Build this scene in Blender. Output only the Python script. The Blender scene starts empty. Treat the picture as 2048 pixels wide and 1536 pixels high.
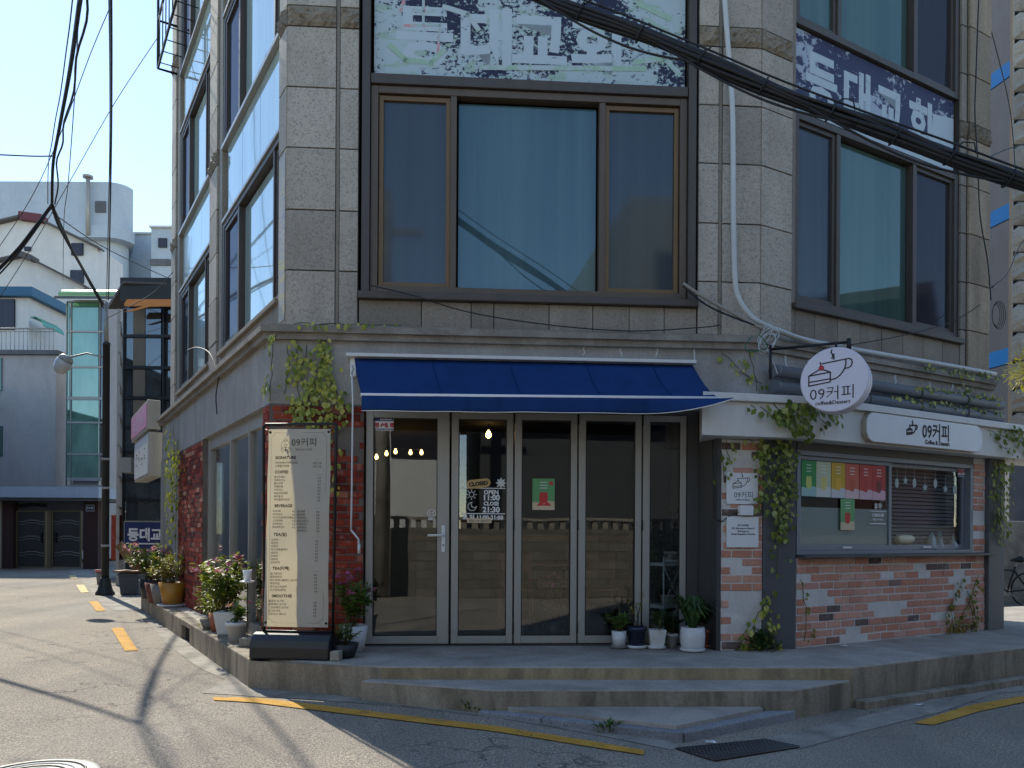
import bpy, bmesh, math, random
from mathutils import Vector, Matrix
random.seed(7)
scene = bpy.context.scene
COL = scene.collection
PI = math.pi

# ------------------------------------------------------------------ camera
FPX, CX, YH, ROLL, CZ = 1560.0, 1024.0, 1068.0, 0.006, 1.38
cam_d = bpy.data.cameras.new("camera")
cam = bpy.data.objects.new("camera", cam_d)
COL.objects.link(cam)
cam.location = (0, 0, CZ)
cam.rotation_euler = (PI / 2, -ROLL, 0)
cam_d.sensor_fit = 'HORIZONTAL'
cam_d.sensor_width = 36
cam_d.lens = FPX / 2048 * 36
cam_d.shift_y = (YH - 768) / 2048
cam_d.clip_start = 0.05
cam_d.clip_end = 1500
scene.camera = cam

# ------------------------------------------------------------------ sky and sun
SUN_AZ = math.radians(-35.0)      # from +Y, clockwise positive
SUN_EL = math.radians(40.0)
world = bpy.data.worlds.new("World")
scene.world = world
world.use_nodes = True
wn = world.node_tree
wn.nodes.clear()
w_out = wn.nodes.new('ShaderNodeOutputWorld')
w_bg = wn.nodes.new('ShaderNodeBackground')
w_sky = wn.nodes.new('ShaderNodeTexSky')
w_sky.sky_type = 'NISHITA'
w_sky.sun_disc = False
w_sky.sun_elevation = SUN_EL
w_sky.sun_rotation = SUN_AZ
w_sky.air_density = 1.05
w_sky.dust_density = 0.05
w_sky.ozone_density = 1.6
w_bg.inputs['Strength'].default_value = 0.12
wn.links.new(w_sky.outputs[0], w_bg.inputs[0])
wn.links.new(w_bg.outputs[0], w_out.inputs[0])
sun_d = bpy.data.lights.new("sun", 'SUN')
sun_d.energy = 2.9
sun_d.angle = math.radians(0.55)
sun_d.color = (1.0, 0.93, 0.80)
sun = bpy.data.objects.new("sun", sun_d)
COL.objects.link(sun)
sdir = Vector((math.sin(SUN_AZ) * math.cos(SUN_EL), math.cos(SUN_AZ) * math.cos(SUN_EL), math.sin(SUN_EL)))
sun.rotation_euler = sdir.to_track_quat('Z', 'Y').to_euler()
sun.location = (-20, 30, 40)
vs = scene.view_settings
vs.view_transform = 'Standard'
vs.look = 'None'
vs.exposure = 1.2
vs.gamma = 1.0
vs.use_curve_mapping = False
scene.cycles.max_bounces = 8
scene.cycles.transparent_max_bounces = 16
scene.cycles.use_denoising = True
scene.cycles.caustics_reflective = False
scene.cycles.caustics_refractive = False
scene.cycles.sample_clamp_indirect = 6

# ------------------------------------------------------------------ measuring helpers (pixel of the photograph -> place in the street)
def ray(px, py):
    u, v = px - CX, py - YH
    c, s = math.cos(ROLL), math.sin(ROLL)
    return Vector(((u * c + v * s) / FPX, 1.0, -(-u * s + v * c) / FPX))
def at_z(px, py, z):
    r = ray(px, py)
    t = (z - CZ) / r.z
    return Vector((r.x * t, t, z))
def at_Y(px, py, Y):
    r = ray(px, py)
    return Vector((r.x * Y, Y, CZ + r.z * Y))
class Fr:
    """vertical facade: o = plan origin, d = run direction, n outward (side=+1: right of d)"""
    def __init__(s, o, d, side=1, z=0.0):
        d = Vector((d[0], d[1], 0)).normalized()
        s.o = Vector((o[0], o[1], z)); s.d = d
        s.n = Vector((d.y, -d.x, 0)) * side
        s.up = Vector((0, 0, 1))
    def P(s, u, n, z):
        return s.o + s.d * u + s.n * n + s.up * z
    def at(s, px, py, n=0.0):
        r = ray(px, py)
        o = s.o + s.n * n
        t = (o.xy.dot(s.n.xy)) / (r.xy.dot(s.n.xy))
        p = Vector((r.x * t, t, CZ + r.z * t))
        return (p - o).dot(s.d), p.z
    def ang(s):
        return math.atan2(s.d.y, s.d.x)

# ------------------------------------------------------------------ mesh builder
class MB:
    def __init__(s):
        s.v = []; s.f = []; s.sm = []; s.mi = []; s.cur = 0
    def face(s, pts, smooth=False):
        b = len(s.v); s.v += [tuple(p) for p in pts]
        s.f.append(tuple(range(b, b + len(pts)))); s.sm.append(smooth); s.mi.append(s.cur)
        return s
    def grid(s, gr, smooth=True):
        b = len(s.v); nj = len(gr[0])
        for row in gr: s.v += [tuple(p) for p in row]
        for i in range(len(gr) - 1):
            for j in range(nj - 1):
                s.f.append((b + i * nj + j, b + (i + 1) * nj + j, b + (i + 1) * nj + j + 1, b + i * nj + j + 1)); s.sm.append(smooth); s.mi.append(s.cur)
        return s
    def hexa(s, p):   # 8 points: bottom ring 0-3, top ring 4-7
        b = len(s.v); s.v += [tuple(q) for q in p]
        for f in ((3, 2, 1, 0), (4, 5, 6, 7), (0, 1, 5, 4), (1, 2, 6, 5), (2, 3, 7, 6), (3, 0, 4, 7)):
            s.f.append(tuple(b + i for i in f)); s.sm.append(False); s.mi.append(s.cur)
        return s
    def box(s, fr, u0, u1, n0, n1, z0, z1):
        if isinstance(fr, Fr):
            P = fr.P
        else:
            P = lambda u, n, z: Vector((u, n, z))
        s.hexa([P(u0, n0, z0), P(u1, n0, z0), P(u1, n1, z0), P(u0, n1, z0),
                P(u0, n0, z1), P(u1, n0, z1), P(u1, n1, z1), P(u0, n1, z1)])
        return s
    def prism(s, poly, z0, z1):
        b = len(s.v); n = len(poly)
        s.v += [(p[0], p[1], z0) for p in poly] + [(p[0], p[1], z1) for p in poly]
        fs = [tuple(b + i for i in reversed(range(n))), tuple(b + n + i for i in range(n))]
        fs += [(b + i, b + (i + 1) % n, b + n + (i + 1) % n, b + n + i) for i in range(n)]
        for f in fs:
            s.f.append(f); s.sm.append(False); s.mi.append(s.cur)
        return s
    def extr(s, pts, off):      # planar polygon pts extruded by the vector off
        b = len(s.v); n = len(pts)
        s.v += [tuple(p) for p in pts] + [tuple(Vector(p) + off) for p in pts]
        fs = [tuple(b + i for i in reversed(range(n))), tuple(b + n + i for i in range(n))]
        fs += [(b + i, b + (i + 1) % n, b + n + (i + 1) % n, b + n + i) for i in range(n)]
        for f in fs:
            s.f.append(f); s.sm.append(False); s.mi.append(s.cur)
        return s
    def tube(s, pts, r, seg=6, cap=True, smooth=True):
        pts = [Vector(p) for p in pts]
        n = len(pts); b = len(s.v)
        rr = r if isinstance(r, (list, tuple)) else [r] * n
        prev = None
        for i, p in enumerate(pts):
            t = (pts[min(i + 1, n - 1)] - pts[max(i - 1, 0)])
            if t.length < 1e-9: t = Vector((0, 0, 1))
            t.normalize()
            if prev is None:
                a = Vector((0, 0, 1)) if abs(t.z) < .9 else Vector((1, 0, 0))
                x = t.cross(a).normalized()
            else:
                x = (prev - t * prev.dot(t)).normalized()
            prev = x; y = t.cross(x)
            for k in range(seg):
                a = 2 * PI * k / seg
                s.v.append(tuple(p + (x * math.cos(a) + y * math.sin(a)) * rr[i]))
        for i in range(n - 1):
            for k in range(seg):
                k2 = (k + 1) % seg
                s.f.append((b + i * seg + k, b + i * seg + k2, b + (i + 1) * seg + k2, b + (i + 1) * seg + k)); s.sm.append(smooth); s.mi.append(s.cur)
        if cap:
            s.f.append(tuple(b + k for k in reversed(range(seg)))); s.sm.append(False); s.mi.append(s.cur)
            s.f.append(tuple(b + (n - 1) * seg + k for k in range(seg))); s.sm.append(False); s.mi.append(s.cur)
        return s
    def lathe(s, prof, c=(0, 0, 0), seg=20, smooth=True, M=None):
        b = len(s.v); c = Vector(c); n = len(prof)
        for (r, z) in prof:
            for k in range(seg):
                a = 2 * PI * k / seg
                p = Vector((r * math.cos(a), r * math.sin(a), z))
                if M: p = M @ p
                s.v.append(tuple(c + p))
        for i in range(n - 1):
            for k in range(seg):
                k2 = (k + 1) % seg
                s.f.append((b + i * seg + k, b + i * seg + k2, b + (i + 1) * seg + k2, b + (i + 1) * seg + k)); s.sm.append(smooth); s.mi.append(s.cur)
        s.f.append(tuple(b + k for k in reversed(range(seg)))); s.sm.append(False); s.mi.append(s.cur)
        s.f.append(tuple(b + (n - 1) * seg + k for k in range(seg))); s.sm.append(False); s.mi.append(s.cur)
        return s
    def build(s, name, mat, parent=None, label=None, bevel=0.0, kind=None, fix=True, solid=0.0):
        me = bpy.data.meshes.new(name)
        off = wloc(parent) if parent else Vector((0, 0, 0))
        me.from_pydata([(v[0] - off.x, v[1] - off.y, v[2] - off.z) for v in s.v], [], s.f)
        me.polygons.foreach_set('use_smooth', s.sm)
        mats = mat if isinstance(mat, (list, tuple)) else [mat]
        for m in mats: me.materials.append(m)
        if len(mats) > 1: me.polygons.foreach_set('material_index', s.mi)
        me.validate(); me.update()
        if fix and len(s.f) < 20000:
            bm = bmesh.new(); bm.from_mesh(me)
            bmesh.ops.recalc_face_normals(bm, faces=bm.faces)
            bm.to_mesh(me); bm.free()
        o = bpy.data.objects.new(name, me)
        COL.objects.link(o)
        if parent: o.parent = parent
        if label: o['label'] = label
        if kind: o['kind'] = kind
        if bevel:
            md = o.modifiers.new('bevel', 'BEVEL'); md.width = bevel; md.segments = 2; md.limit_method = 'ANGLE'; md.angle_limit = math.radians(40)
        if solid:
            md = o.modifiers.new('solid', 'SOLIDIFY'); md.thickness = solid
        return o
def wloc(o):
    p = Vector((0, 0, 0))
    while o is not None:
        p += o.location; o = o.parent
    return p
def thing(name, label, cat, loc=(0, 0, 0), group=None):
    o = bpy.data.objects.new(name, None); COL.objects.link(o)
    o.empty_display_size = 0.1
    o.location = loc; o['label'] = label; o['category'] = cat
    if group: o['group'] = group
    return o
def tag(o, label, cat, group=None):
    o['label'] = label; o['category'] = cat
    if group: o['group'] = group
    return o
def struct(o):
    o['kind'] = 'structure'; return o

# ------------------------------------------------------------------ text as flat mesh
_TS = bpy.data.scenes.new('lettering')
_TC = {}
_TO = []
def _glyphs(key):
    if key in _TC: return _TC[key]
    st, size, bold, align, shear = key
    if not _TO:
        _TO.append(bpy.data.objects.new('t', bpy.data.curves.new('t', 'FONT'))); _TS.collection.objects.link(_TO[0])
    ob = _TO[0]; cu = ob.data; cu.body = st; cu.size = size; cu.align_x = align
    cu.offset = bold; cu.resolution_u = 2; cu.fill_mode = 'FRONT'; cu.shear = shear
    vl = _TS.view_layers[0]; vl.update()
    me = bpy.data.meshes.new_from_object(ob.evaluated_get(vl.depsgraph))
    _TC[key] = ([(v.co.x, v.co.y) for v in me.vertices], [tuple(p.vertices) for p in me.polygons])
    bpy.data.meshes.remove(me)
    return _TC[key]
def text_mb(mb, s, fr, u, n, z, size, bold=0.0, align='LEFT', sx=1.0, xdir=None, ydir=None, origin=None, shear=0.0):
    """adds the letters of s to mb; (u,n,z) on facade fr or explicit origin/xdir/ydir"""
    vv, ff = _glyphs((s, size, bold, align, shear))
    if origin is None:
        origin = fr.P(u, n, z); xdir = fr.d; ydir = fr.up
    b = len(mb.v)
    for x, y in vv: mb.v.append(tuple(origin + xdir * (x * sx) + ydir * y))
    for f in ff:
        mb.f.append(tuple(b + i for i in f)); mb.sm.append(False); mb.mi.append(mb.cur)

# ------------------------------------------------------------------ materials
def srgb(r, g, b):
    f = lambda c: (c / 255 / 12.92) if c / 255 <= 0.04045 else ((c / 255 + 0.055) / 1.055) ** 2.4
    return (f(r), f(g), f(b), 1.0)
class NT:
    def __init__(s, name):
        s.m = bpy.data.materials.new(name); s.m.use_nodes = True
        s.t = s.m.node_tree; s.t.nodes.clear()
        s.out = s.t.nodes.new('ShaderNodeOutputMaterial')
        s._pos = None
    def n(s, typ, **kw):
        nd = s.t.nodes.new('ShaderNode' + typ)
        for k, v in kw.items():
            if k.startswith('i_'):
                key = k[2:].replace('_', ' ')
                nd.inputs[key].default_value = v
            else: setattr(nd, k, v)
        return nd
    def l(s, a, b): s.t.links.new(a, b)
    def pos(s, scale=None):
        if s._pos is None: s._pos = s.n('NewGeometry').outputs['Position']
        if scale is None: return s._pos
        mp = s.n('Mapping'); mp.inputs['Scale'].default_value = scale
        s.l(s._pos, mp.inputs['Vector']); return mp.outputs[0]
    def noise(s, scale, detail=4, rough=.55, vec=None, dist=0.0):
        nd = s.n('TexNoise'); nd.inputs['Scale'].default_value = scale; nd.inputs['Detail'].default_value = detail
        nd.inputs['Roughness'].default_value = rough; nd.inputs['Distortion'].default_value = dist
        s.l(vec if vec is not None else s.pos(), nd.inputs['Vector']); return nd.outputs['Fac']
    def ramp(s, fac, stops):
        nd = s.n('ValToRGB'); r = nd.color_ramp
        while len(r.elements) > 1: r.elements.remove(r.elements[-1])
        r.elements[0].position = stops[0][0]; r.elements[0].color = stops[0][1]
        for p, c in stops[1:]:
            e = r.elements.new(p); e.color = c
        s.l(fac, nd.inputs[0]); return nd.outputs[0]
    def mix(s, fac, a, b, mode='MIX'):
        nd = s.n('Mix', data_type='RGBA', blend_type=mode)
        for val, i in ((fac, 0), (a, 6), (b, 7)):
            if isinstance(val, (int, float)): nd.inputs[i].default_value = val
            elif isinstance(val, tuple): nd.inputs[i].default_value = val
            else: s.l(val, nd.inputs[i])
        return nd.outputs[2]
    def math(s, op, a, b=None, clamp=False):
        nd = s.n('Math', operation=op); nd.use_clamp = clamp
        for val, i in ((a, 0), (b, 1)):
            if val is None: continue
            if isinstance(val, (int, float)): nd.inputs[i].default_value = val
            else: s.l(val, nd.inputs[i])
        return nd.outputs[0]
    def bump(s, h, strength=.3, dist=.01, normal=None):
        nd = s.n('Bump'); nd.inputs['Strength'].default_value = strength; nd.inputs['Distance'].default_value = dist
        s.l(h, nd.inputs['Height'])
        if normal is not None: s.l(normal, nd.inputs['Normal'])
        return nd.outputs[0]
    def principled(s, color, rough=.6, metal=0.0, normal=None, spec=None, **kw):
        p = s.n('BsdfPrincipled')
        if isinstance(color, tuple): p.inputs['Base Color'].default_value = color
        else: s.l(color, p.inputs['Base Color'])
        if isinstance(rough, (int, float)): p.inputs['Roughness'].default_value = rough
        else: s.l(rough, p.inputs['Roughness'])
        p.inputs['Metallic'].default_value = metal
        if spec is not None: p.inputs['Specular IOR Level'].default_value = spec
        if normal is not None: s.l(normal, p.inputs['Normal'])
        for k, v in kw.items(): p.inputs[k.replace('_', ' ')].default_value = v
        return p
    def done(s, shader):
        s.l(shader.outputs[0] if hasattr(shader, 'outputs') else shader, s.out.inputs['Surface']); return s.m

def g(v, a=1.0): return (v, v, v, a)
_MC = {}
def plain(name, col, rough=.6, metal=0.0, var=.12, scale=6.0, bump=.0, bscale=60.0, spec=None, streak=0.0, dirt=None, rnd=0.0):
    """painted or moulded surface: base colour with wear-like mottling, optional run-off streaks and fine relief"""
    if name in _MC: return _MC[name]
    t = NT(name)
    n1 = t.noise(scale, 5)
    c = t.mix(t.math('MULTIPLY', n1, 1.0), tuple(x * (1 - var) for x in col[:3]) + (1,), tuple(min(1, x * (1 + var)) for x in col[:3]) + (1,))
    if rnd:
        oi = t.n('ObjectInfo')
        c = t.mix(1.0, c, t.ramp(oi.outputs['Random'], [(0, g(1 - rnd)), (1, g(1 + rnd * .6))]), 'MULTIPLY')
    if streak:
        st = t.noise(1.0, 4, .6, t.pos((9, 9, .5)))
        c = t.mix(t.math('MULTIPLY', t.ramp(st, [(.45, g(0)), (.7, g(1))]), streak), c, dirt or tuple(x * .45 for x in col[:3]) + (1,))
    nm = t.bump(t.noise(bscale, 3), bump, .004) if bump else None
    _MC[name] = t.done(t.principled(c, rough, metal, nm, spec))
    return _MC[name]
def m_asphalt():
    t = NT('asphalt')
    big = t.noise(.5, 4)
    fine = t.noise(95, 2, .6)
    vor = t.n('TexVoronoi'); vor.inputs['Scale'].default_value = 120; t.l(t.pos(), vor.inputs['Vector'])
    c = t.ramp(fine, [(.30, srgb(84, 80, 73)), (.5, srgb(142, 133, 120)), (.68, srgb(204, 192, 172))])
    c = t.mix(t.ramp(vor.outputs['Distance'], [(.0, g(.5)), (.35, g(0))]), c, srgb(176, 168, 156))
    c = t.mix(t.math('MULTIPLY', t.ramp(big, [(.35, g(0)), (.7, g(1))]), .45), c, srgb(98, 96, 93))
    crack = t.n('TexVoronoi', feature='DISTANCE_TO_EDGE'); crack.inputs['Scale'].default_value = .55
    t.l(t.n('VectorMath', operation='ADD').outputs[0], crack.inputs['Vector'])
    va = crack.inputs['Vector'].links[0].from_node
    t.l(t.pos(), va.inputs[0])
    nn = t.n('TexNoise'); nn.inputs['Scale'].default_value = 3; t.l(t.pos(), nn.inputs['Vector'])
    t.l(nn.outputs['Color'], va.inputs[1])
    c = t.mix(t.math('MULTIPLY', t.ramp(crack.outputs['Distance'], [(.0, g(1)), (.012, g(0))]), t.ramp(t.noise(.35, 2), [(.46, g(0)), (.58, g(.75))])), c, srgb(50, 49, 48))
    tyre = t.noise(1.0, 3, .5, t.pos((1.3, .09, 1)))
    c = t.mix(t.math('MULTIPLY', t.ramp(tyre, [(.46, g(0)), (.6, g(1))]), .22), c, srgb(84, 82, 80))
    patch = t.noise(.23, 3, .45)
    c = t.mix(t.math('MULTIPLY', t.ramp(patch, [(.52, g(0)), (.535, g(1))]), .16), c, srgb(150, 145, 136))
    spot = t.n('TexVoronoi'); spot.inputs['Scale'].default_value = 1.4; t.l(t.pos(), spot.inputs['Vector'])
    sp = t.math('ADD', spot.outputs['Distance'], t.math('MULTIPLY', t.noise(9, 4), .25))
    c = t.mix(t.math('MULTIPLY', t.ramp(sp, [(.15, g(1)), (.24, g(0))]), .55), c, srgb(66, 64, 62))
    nm = t.bump(fine, .8, .006)
    return t.done(t.principled(c, .92, 0, nm, .3))
def m_concrete(name, a, b, stain=None, samt=.5, sscale=1.6, drip=False, bump=.35):
    t = NT(name)
    n1 = t.noise(2.2, 6, .62); n2 = t.noise(45, 3)
    c = t.ramp(n1, [(.3, a), (.7, b)])
    c = t.mix(.25, c, t.ramp(n2, [(.3, tuple(x * .6 for x in a[:3]) + (1,)), (.7, tuple(min(1, x * 1.3) for x in b[:3]) + (1,))]))
    if stain:
        sn = t.noise(sscale, 5, .65, t.pos((2.2, 2.2, .55)) if drip else None, .6)
        c = t.mix(t.math('MULTIPLY', t.ramp(sn, [(.42, g(0)), (.66, g(1))]), samt), c, stain)
    h = t.math('ADD', t.math('MULTIPLY', n2, .5), t.noise(160, 2))
    return t.done(t.principled(c, .88, 0, t.bump(h, bump, .006), .3))
def m_granite(name, base, dark, light, grain=70, rough_face=False, drip=.35):
    t = NT(name)
    v = t.n('TexVoronoi'); v.inputs['Scale'].default_value = grain; t.l(t.pos(), v.inputs['Vector'])
    sp = t.ramp(v.outputs['Color'], [(.0, dark), (.24, dark), (.34, base), (.78, base), (.9, light)])
    c = t.mix(.55, base, sp)
    oi = t.n('ObjectInfo')
    c = t.mix(1.0, c, t.ramp(oi.outputs['Random'], [(0, g(.76)), (1, g(1.1))]), 'MULTIPLY')
    c = t.mix(t.math('MULTIPLY', t.ramp(t.noise(1.5, 4, .6, t.pos((2.5, 2.5, .5))), [(.45, g(0)), (.72, g(1))]), drip), c, tuple(x * .42 for x in base[:3]) + (1,))
    c = t.mix(t.math('MULTIPLY', t.ramp(t.noise(.8, 5), [(.45, g(0)), (.7, g(1))]), .3), c, srgb(112, 104, 92))
    h = t.noise(9 if rough_face else 130, 6 if rough_face else 2, .7)
    return t.done(t.principled(c, .8, 0, t.bump(h, 1.0 if rough_face else .3, .05 if rough_face else .004), .35))
def m_brick(name, ramp_stops, moss=0.0):
    t = NT(name)
    oi = t.n('ObjectInfo')
    n1 = t.noise(30, 5, .65)
    cell = t.n('TexVoronoi'); cell.inputs['Scale'].default_value = 5.5; t.l(t.pos(), cell.inputs['Vector'])
    c = t.ramp(oi.outputs['Random'], ramp_stops)
    c = t.mix(t.ramp(n1, [(.3, g(.0)), (.75, g(.55))]), c, t.mix(.5, c, srgb(60, 38, 34)))
    c = t.mix(t.math('MULTIPLY', t.ramp(t.noise(14, 4), [(.55, g(0)), (.72, g(1))]), .35), c, srgb(190, 172, 158))
    return t.done(t.principled(c, .9, 0, t.bump(t.noise(110, 4), .55, .006), .25))
def m_glass(name, tint, refl=.06, boost=1.5, rough=.0, gcol=(1, 1, 1, 1)):
    t = NT(name)
    fr = t.n('LayerWeight'); fr.inputs['Blend'].default_value = .5
    sch = t.math('ADD', .04, t.math('MULTIPLY', t.math('POWER', fr.outputs['Facing'], 5.0), .96))
    fac = t.math('ADD', t.math('MULTIPLY', sch, boost), refl, True)
    tr = t.n('BsdfTransparent'); tr.inputs['Color'].default_value = tint
    gl = t.n('BsdfGlossy'); gl.inputs['Roughness'].default_value = rough; gl.inputs['Color'].default_value = gcol
    wob = t.bump(t.noise(1.1, 2), .05, .02); t.l(wob, gl.inputs['Normal'])
    mx = t.n('MixShader'); t.l(fac, mx.inputs[0]); t.l(tr.outputs[0], mx.inputs[1]); t.l(gl.outputs[0], mx.inputs[2])
    return t.done(mx)
def m_coated(name, base, base2, refl, rough=.03, gcol=(1, 1, 1, 1), band=(5, 5, .12), boost=1.2):
    """coated window glass with a drawn curtain right behind it"""
    t = NT(name)
    bn = t.noise(1.0, 3, .5, t.pos(band))
    c = t.ramp(bn, [(.3, base), (.7, base2)])
    dirt = t.noise(1.0, 4, .6, t.pos((14, 14, .5)))
    c = t.mix(t.math('MULTIPLY', t.ramp(dirt, [(.5, g(0)), (.75, g(1))]), .25), c, tuple(x * .6 for x in base[:3]) + (1,))
    df = t.n('BsdfDiffuse'); t.l(c, df.inputs['Color'])
    gl = t.n('BsdfGlossy'); gl.inputs['Roughness'].default_value = rough; gl.inputs['Color'].default_value = gcol
    t.l(t.bump(t.noise(.9, 2), .04, .03), gl.inputs['Normal'])
    fr = t.n('LayerWeight'); fr.inputs['Blend'].default_value = .5
    sch = t.math('ADD', .04, t.math('MULTIPLY', t.math('POWER', fr.outputs['Facing'], 5.0), .96))
    fac = t.math('ADD', t.math('MULTIPLY', sch, boost), refl, True)
    mx = t.n('MixShader'); t.l(fac, mx.inputs[0]); t.l(df.outputs[0], mx.inputs[1]); t.l(gl.outputs[0], mx.inputs[2])
    return t.done(mx)
def m_emit(name, col, s):
    t = NT(name); e = t.n('Emission'); e.inputs[0].default_value = col; e.inputs[1].default_value = s
    return t.done(e)
def m_leaf(name, stops, rough=.5, trans=.3):
    t = NT(name)
    v = t.n('TexVoronoi'); v.inputs['Scale'].default_value = 23; t.l(t.pos(), v.inputs['Vector'])
    oi = t.n('ObjectInfo')
    r = t.math('FRACT', t.math('ADD', oi.outputs['Random'], t.math('MULTIPLY', v.outputs['Color'], .55)))
    c = t.ramp(r, stops)
    p = t.principled(c, rough, 0, None, .4)
    tl = t.n('BsdfTranslucent'); t.l(t.mix(.5, c, srgb(190, 200, 60)), tl.inputs['Color'])
    mx = t.n('MixShader'); mx.inputs[0].default_value = trans; t.l(p.outputs[0], mx.inputs[1]); t.l(tl.outputs[0], mx.inputs[2])
    return t.done(mx)
def m_peeled(name, back, front, extra=None, scale=9.0, thr=.5, band=(1, 1, 1.0)):
    """old vinyl film: front colour peeled off in ragged flakes"""
    t = NT(name)
    a = t.noise(scale, 6, .72, t.pos((1.0, 1.0, 1.35)), .4)
    b = t.noise(1.3, 3)
    k = t.math('ADD', a, t.math('MULTIPLY', t.math('SUBTRACT', b, .5), .9))
    m = t.ramp(k, [(thr - .01, g(0)), (thr + .01, g(1))])
    c = t.mix(m, back, front)
    if extra:
        e = t.ramp(t.noise(2.1, 3, .5, t.pos((1.5, 1.5, 3.5)), 1.2), [(.56, g(0)), (.60, g(.75)), (.68, g(.75)), (.72, g(0))])
        c = t.mix(t.math('MULTIPLY', e, t.math('SUBTRACT', 1.0, m)), c, extra)
    return t.done(t.principled(c, .6, 0, t.bump(m, .3, .003), .3))

M = {}
M['asphalt'] = m_asphalt()
M['apron'] = m_concrete('apron_concrete', srgb(128, 124, 115), srgb(168, 162, 150), srgb(84, 80, 73), .55, 2.5)
M['slab'] = m_concrete('slab_concrete', srgb(146, 141, 132), srgb(180, 173, 162), srgb(106, 100, 91), .5, 1.4)
M['riser'] = m_concrete('riser_concrete', srgb(140, 130, 114), srgb(170, 159, 140), srgb(88, 80, 68), .75, 2.0, True)
M['riser_ochre'] = m_concrete('riser_ochre', srgb(158, 142, 112), srgb(182, 165, 132), srgb(104, 94, 78), .65, 1.8, True)
M['kerbstone'] = m_granite('kerb_granite', srgb(142, 145, 150), srgb(95, 98, 104), srgb(180, 182, 186), 110)
M['stone'] = m_granite('wall_granite', srgb(180, 171, 157), srgb(124, 116, 106), srgb(202, 194, 181), 85)
M['stone_rough'] = m_granite('rough_granite', srgb(148, 136, 118), srgb(112, 100, 86), srgb(166, 156, 140), 60, True, .2)
M['stone_trim'] = m_granite('trim_granite', srgb(152, 143, 130), srgb(118, 110, 100), srgb(168, 160, 148), 90, False, .45)
M['joint'] = plain('joint_mortar', srgb(62, 57, 52), .95)
M['band'] = m_concrete('band_render', srgb(152, 150, 147), srgb(170, 167, 162), srgb(124, 120, 114), .5, 1.3, True, .15)
M['ledge'] = m_concrete('ledge_render', srgb(134, 128, 119), srgb(158, 151, 140), srgb(98, 91, 82), .6, 2.2, False, .2)
M['brick'] = m_brick('red_brick', [(0, srgb(112, 42, 34)), (.35, srgb(146, 58, 44)), (.7, srgb(160, 72, 54)), (.86, srgb(128, 50, 42)), (.9, srgb(186, 138, 116)), (1, srgb(170, 84, 66))])
M['mortar'] = m_concrete('brick_mortar', srgb(96, 88, 84), srgb(122, 114, 108), None, 0, 1, False, .5)
M['kbrick'] = m_brick('veneer_brick', [(0, srgb(206, 152, 130)), (.3, srgb(222, 172, 150)), (.55, srgb(208, 144, 120)), (.77, srgb(198, 142, 120)), (.79, srgb(100, 86, 82)), (.88, srgb(122, 104, 98)), (.90, srgb(222, 182, 166)), (1, srgb(204, 144, 124))])
M['plaster'] = m_concrete('plaster', srgb(206, 203, 199), srgb(222, 219, 214), srgb(170, 163, 154), .3, 2.5, False, .3)
M['bricks4'] = [m_brick('side_brick_%d' % k, [(0, c), (1, c)]) for k, c in enumerate((srgb(112, 42, 34), srgb(148, 60, 46), srgb(166, 78, 60), srgb(96, 48, 44), srgb(182, 128, 108)))]
M['stone_rust'] = m_granite('rusted_granite', srgb(166, 150, 128), srgb(120, 106, 88), srgb(188, 174, 154), 85, False, .6)
M['brown_alu'] = plain('brown_aluminium', srgb(96, 82, 68), .45, .2, .15, 3, streak=.3)
M['brown_dark'] = plain('dark_brown_aluminium', srgb(78, 70, 64), .5, .1, .15, 3, streak=.25)
M['bronze_edge'] = plain('bronze_edge', srgb(112, 88, 58), .45, .2, .15)
M['grey_alu'] = plain('grey_aluminium', srgb(160, 158, 152), .42, .2, .06, 4)
M['dark_alu'] = plain('dark_grey_metal', srgb(74, 74, 74), .5, .2, .1, 3)
M['col_grey'] = plain('column_paint', srgb(86, 88, 92), .55, .0, .1, 3, bump=.1)
M['white_panel'] = plain('white_panel', srgb(212, 212, 208), .5, 0, .05, 2.0, streak=.12)
M['white_plastic'] = plain('white_plastic', srgb(226, 228, 228), .35, 0, .03)
M['black'] = plain('black_metal', srgb(24, 25, 27), .45, .2, .1)
M['black_print'] = plain('black_print', srgb(22, 22, 24), .6, 0, .02)
M['grey_print'] = plain('grey_print', srgb(104, 100, 94), .6, 0, .02)
M['white_print'] = plain('white_print', srgb(232, 234, 234), .5, 0, .02)
M['rubber'] = plain('black_cable', srgb(26, 26, 28), .6, 0, .2)
M['glass_door'] = m_glass('door_glass', (.87, .89, .89, 1), .025, 1.0)
M['glass_shop'] = m_glass('shop_glass', (.80, .84, .84, 1), .04, 1.2)
M['glass_blue'] = m_coated('blue_window_glass', srgb(60, 86, 94), srgb(80, 106, 110), .06, .02, (.55, .70, .76, 1), boost=.9)
M['glass_screen'] = m_coated('screened_window_glass', srgb(58, 64, 70), srgb(68, 75, 80), .04, .06, (.55, .64, .70, 1), boost=.8)
M['glass_green'] = m_coated('green_window_glass', srgb(58, 82, 78), srgb(80, 104, 96), .08, .02, (.58, .74, .74, 1), boost=.9)
M['glass_pale'] = m_coated('pale_window_glass', srgb(148, 166, 160), srgb(188, 200, 192), .22, .03, (.85, .96, 1, 1), (3, 3, .1), .45)
M['glass_dark'] = m_coated('dark_window_glass', srgb(50, 50, 56), srgb(60, 60, 66), .03, .05, (.7, .75, .85, 1), boost=.3)
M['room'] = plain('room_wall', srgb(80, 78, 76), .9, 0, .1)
M['room_dark'] = plain('room_dark', srgb(56, 52, 50), .9, 0, .1)
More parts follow.
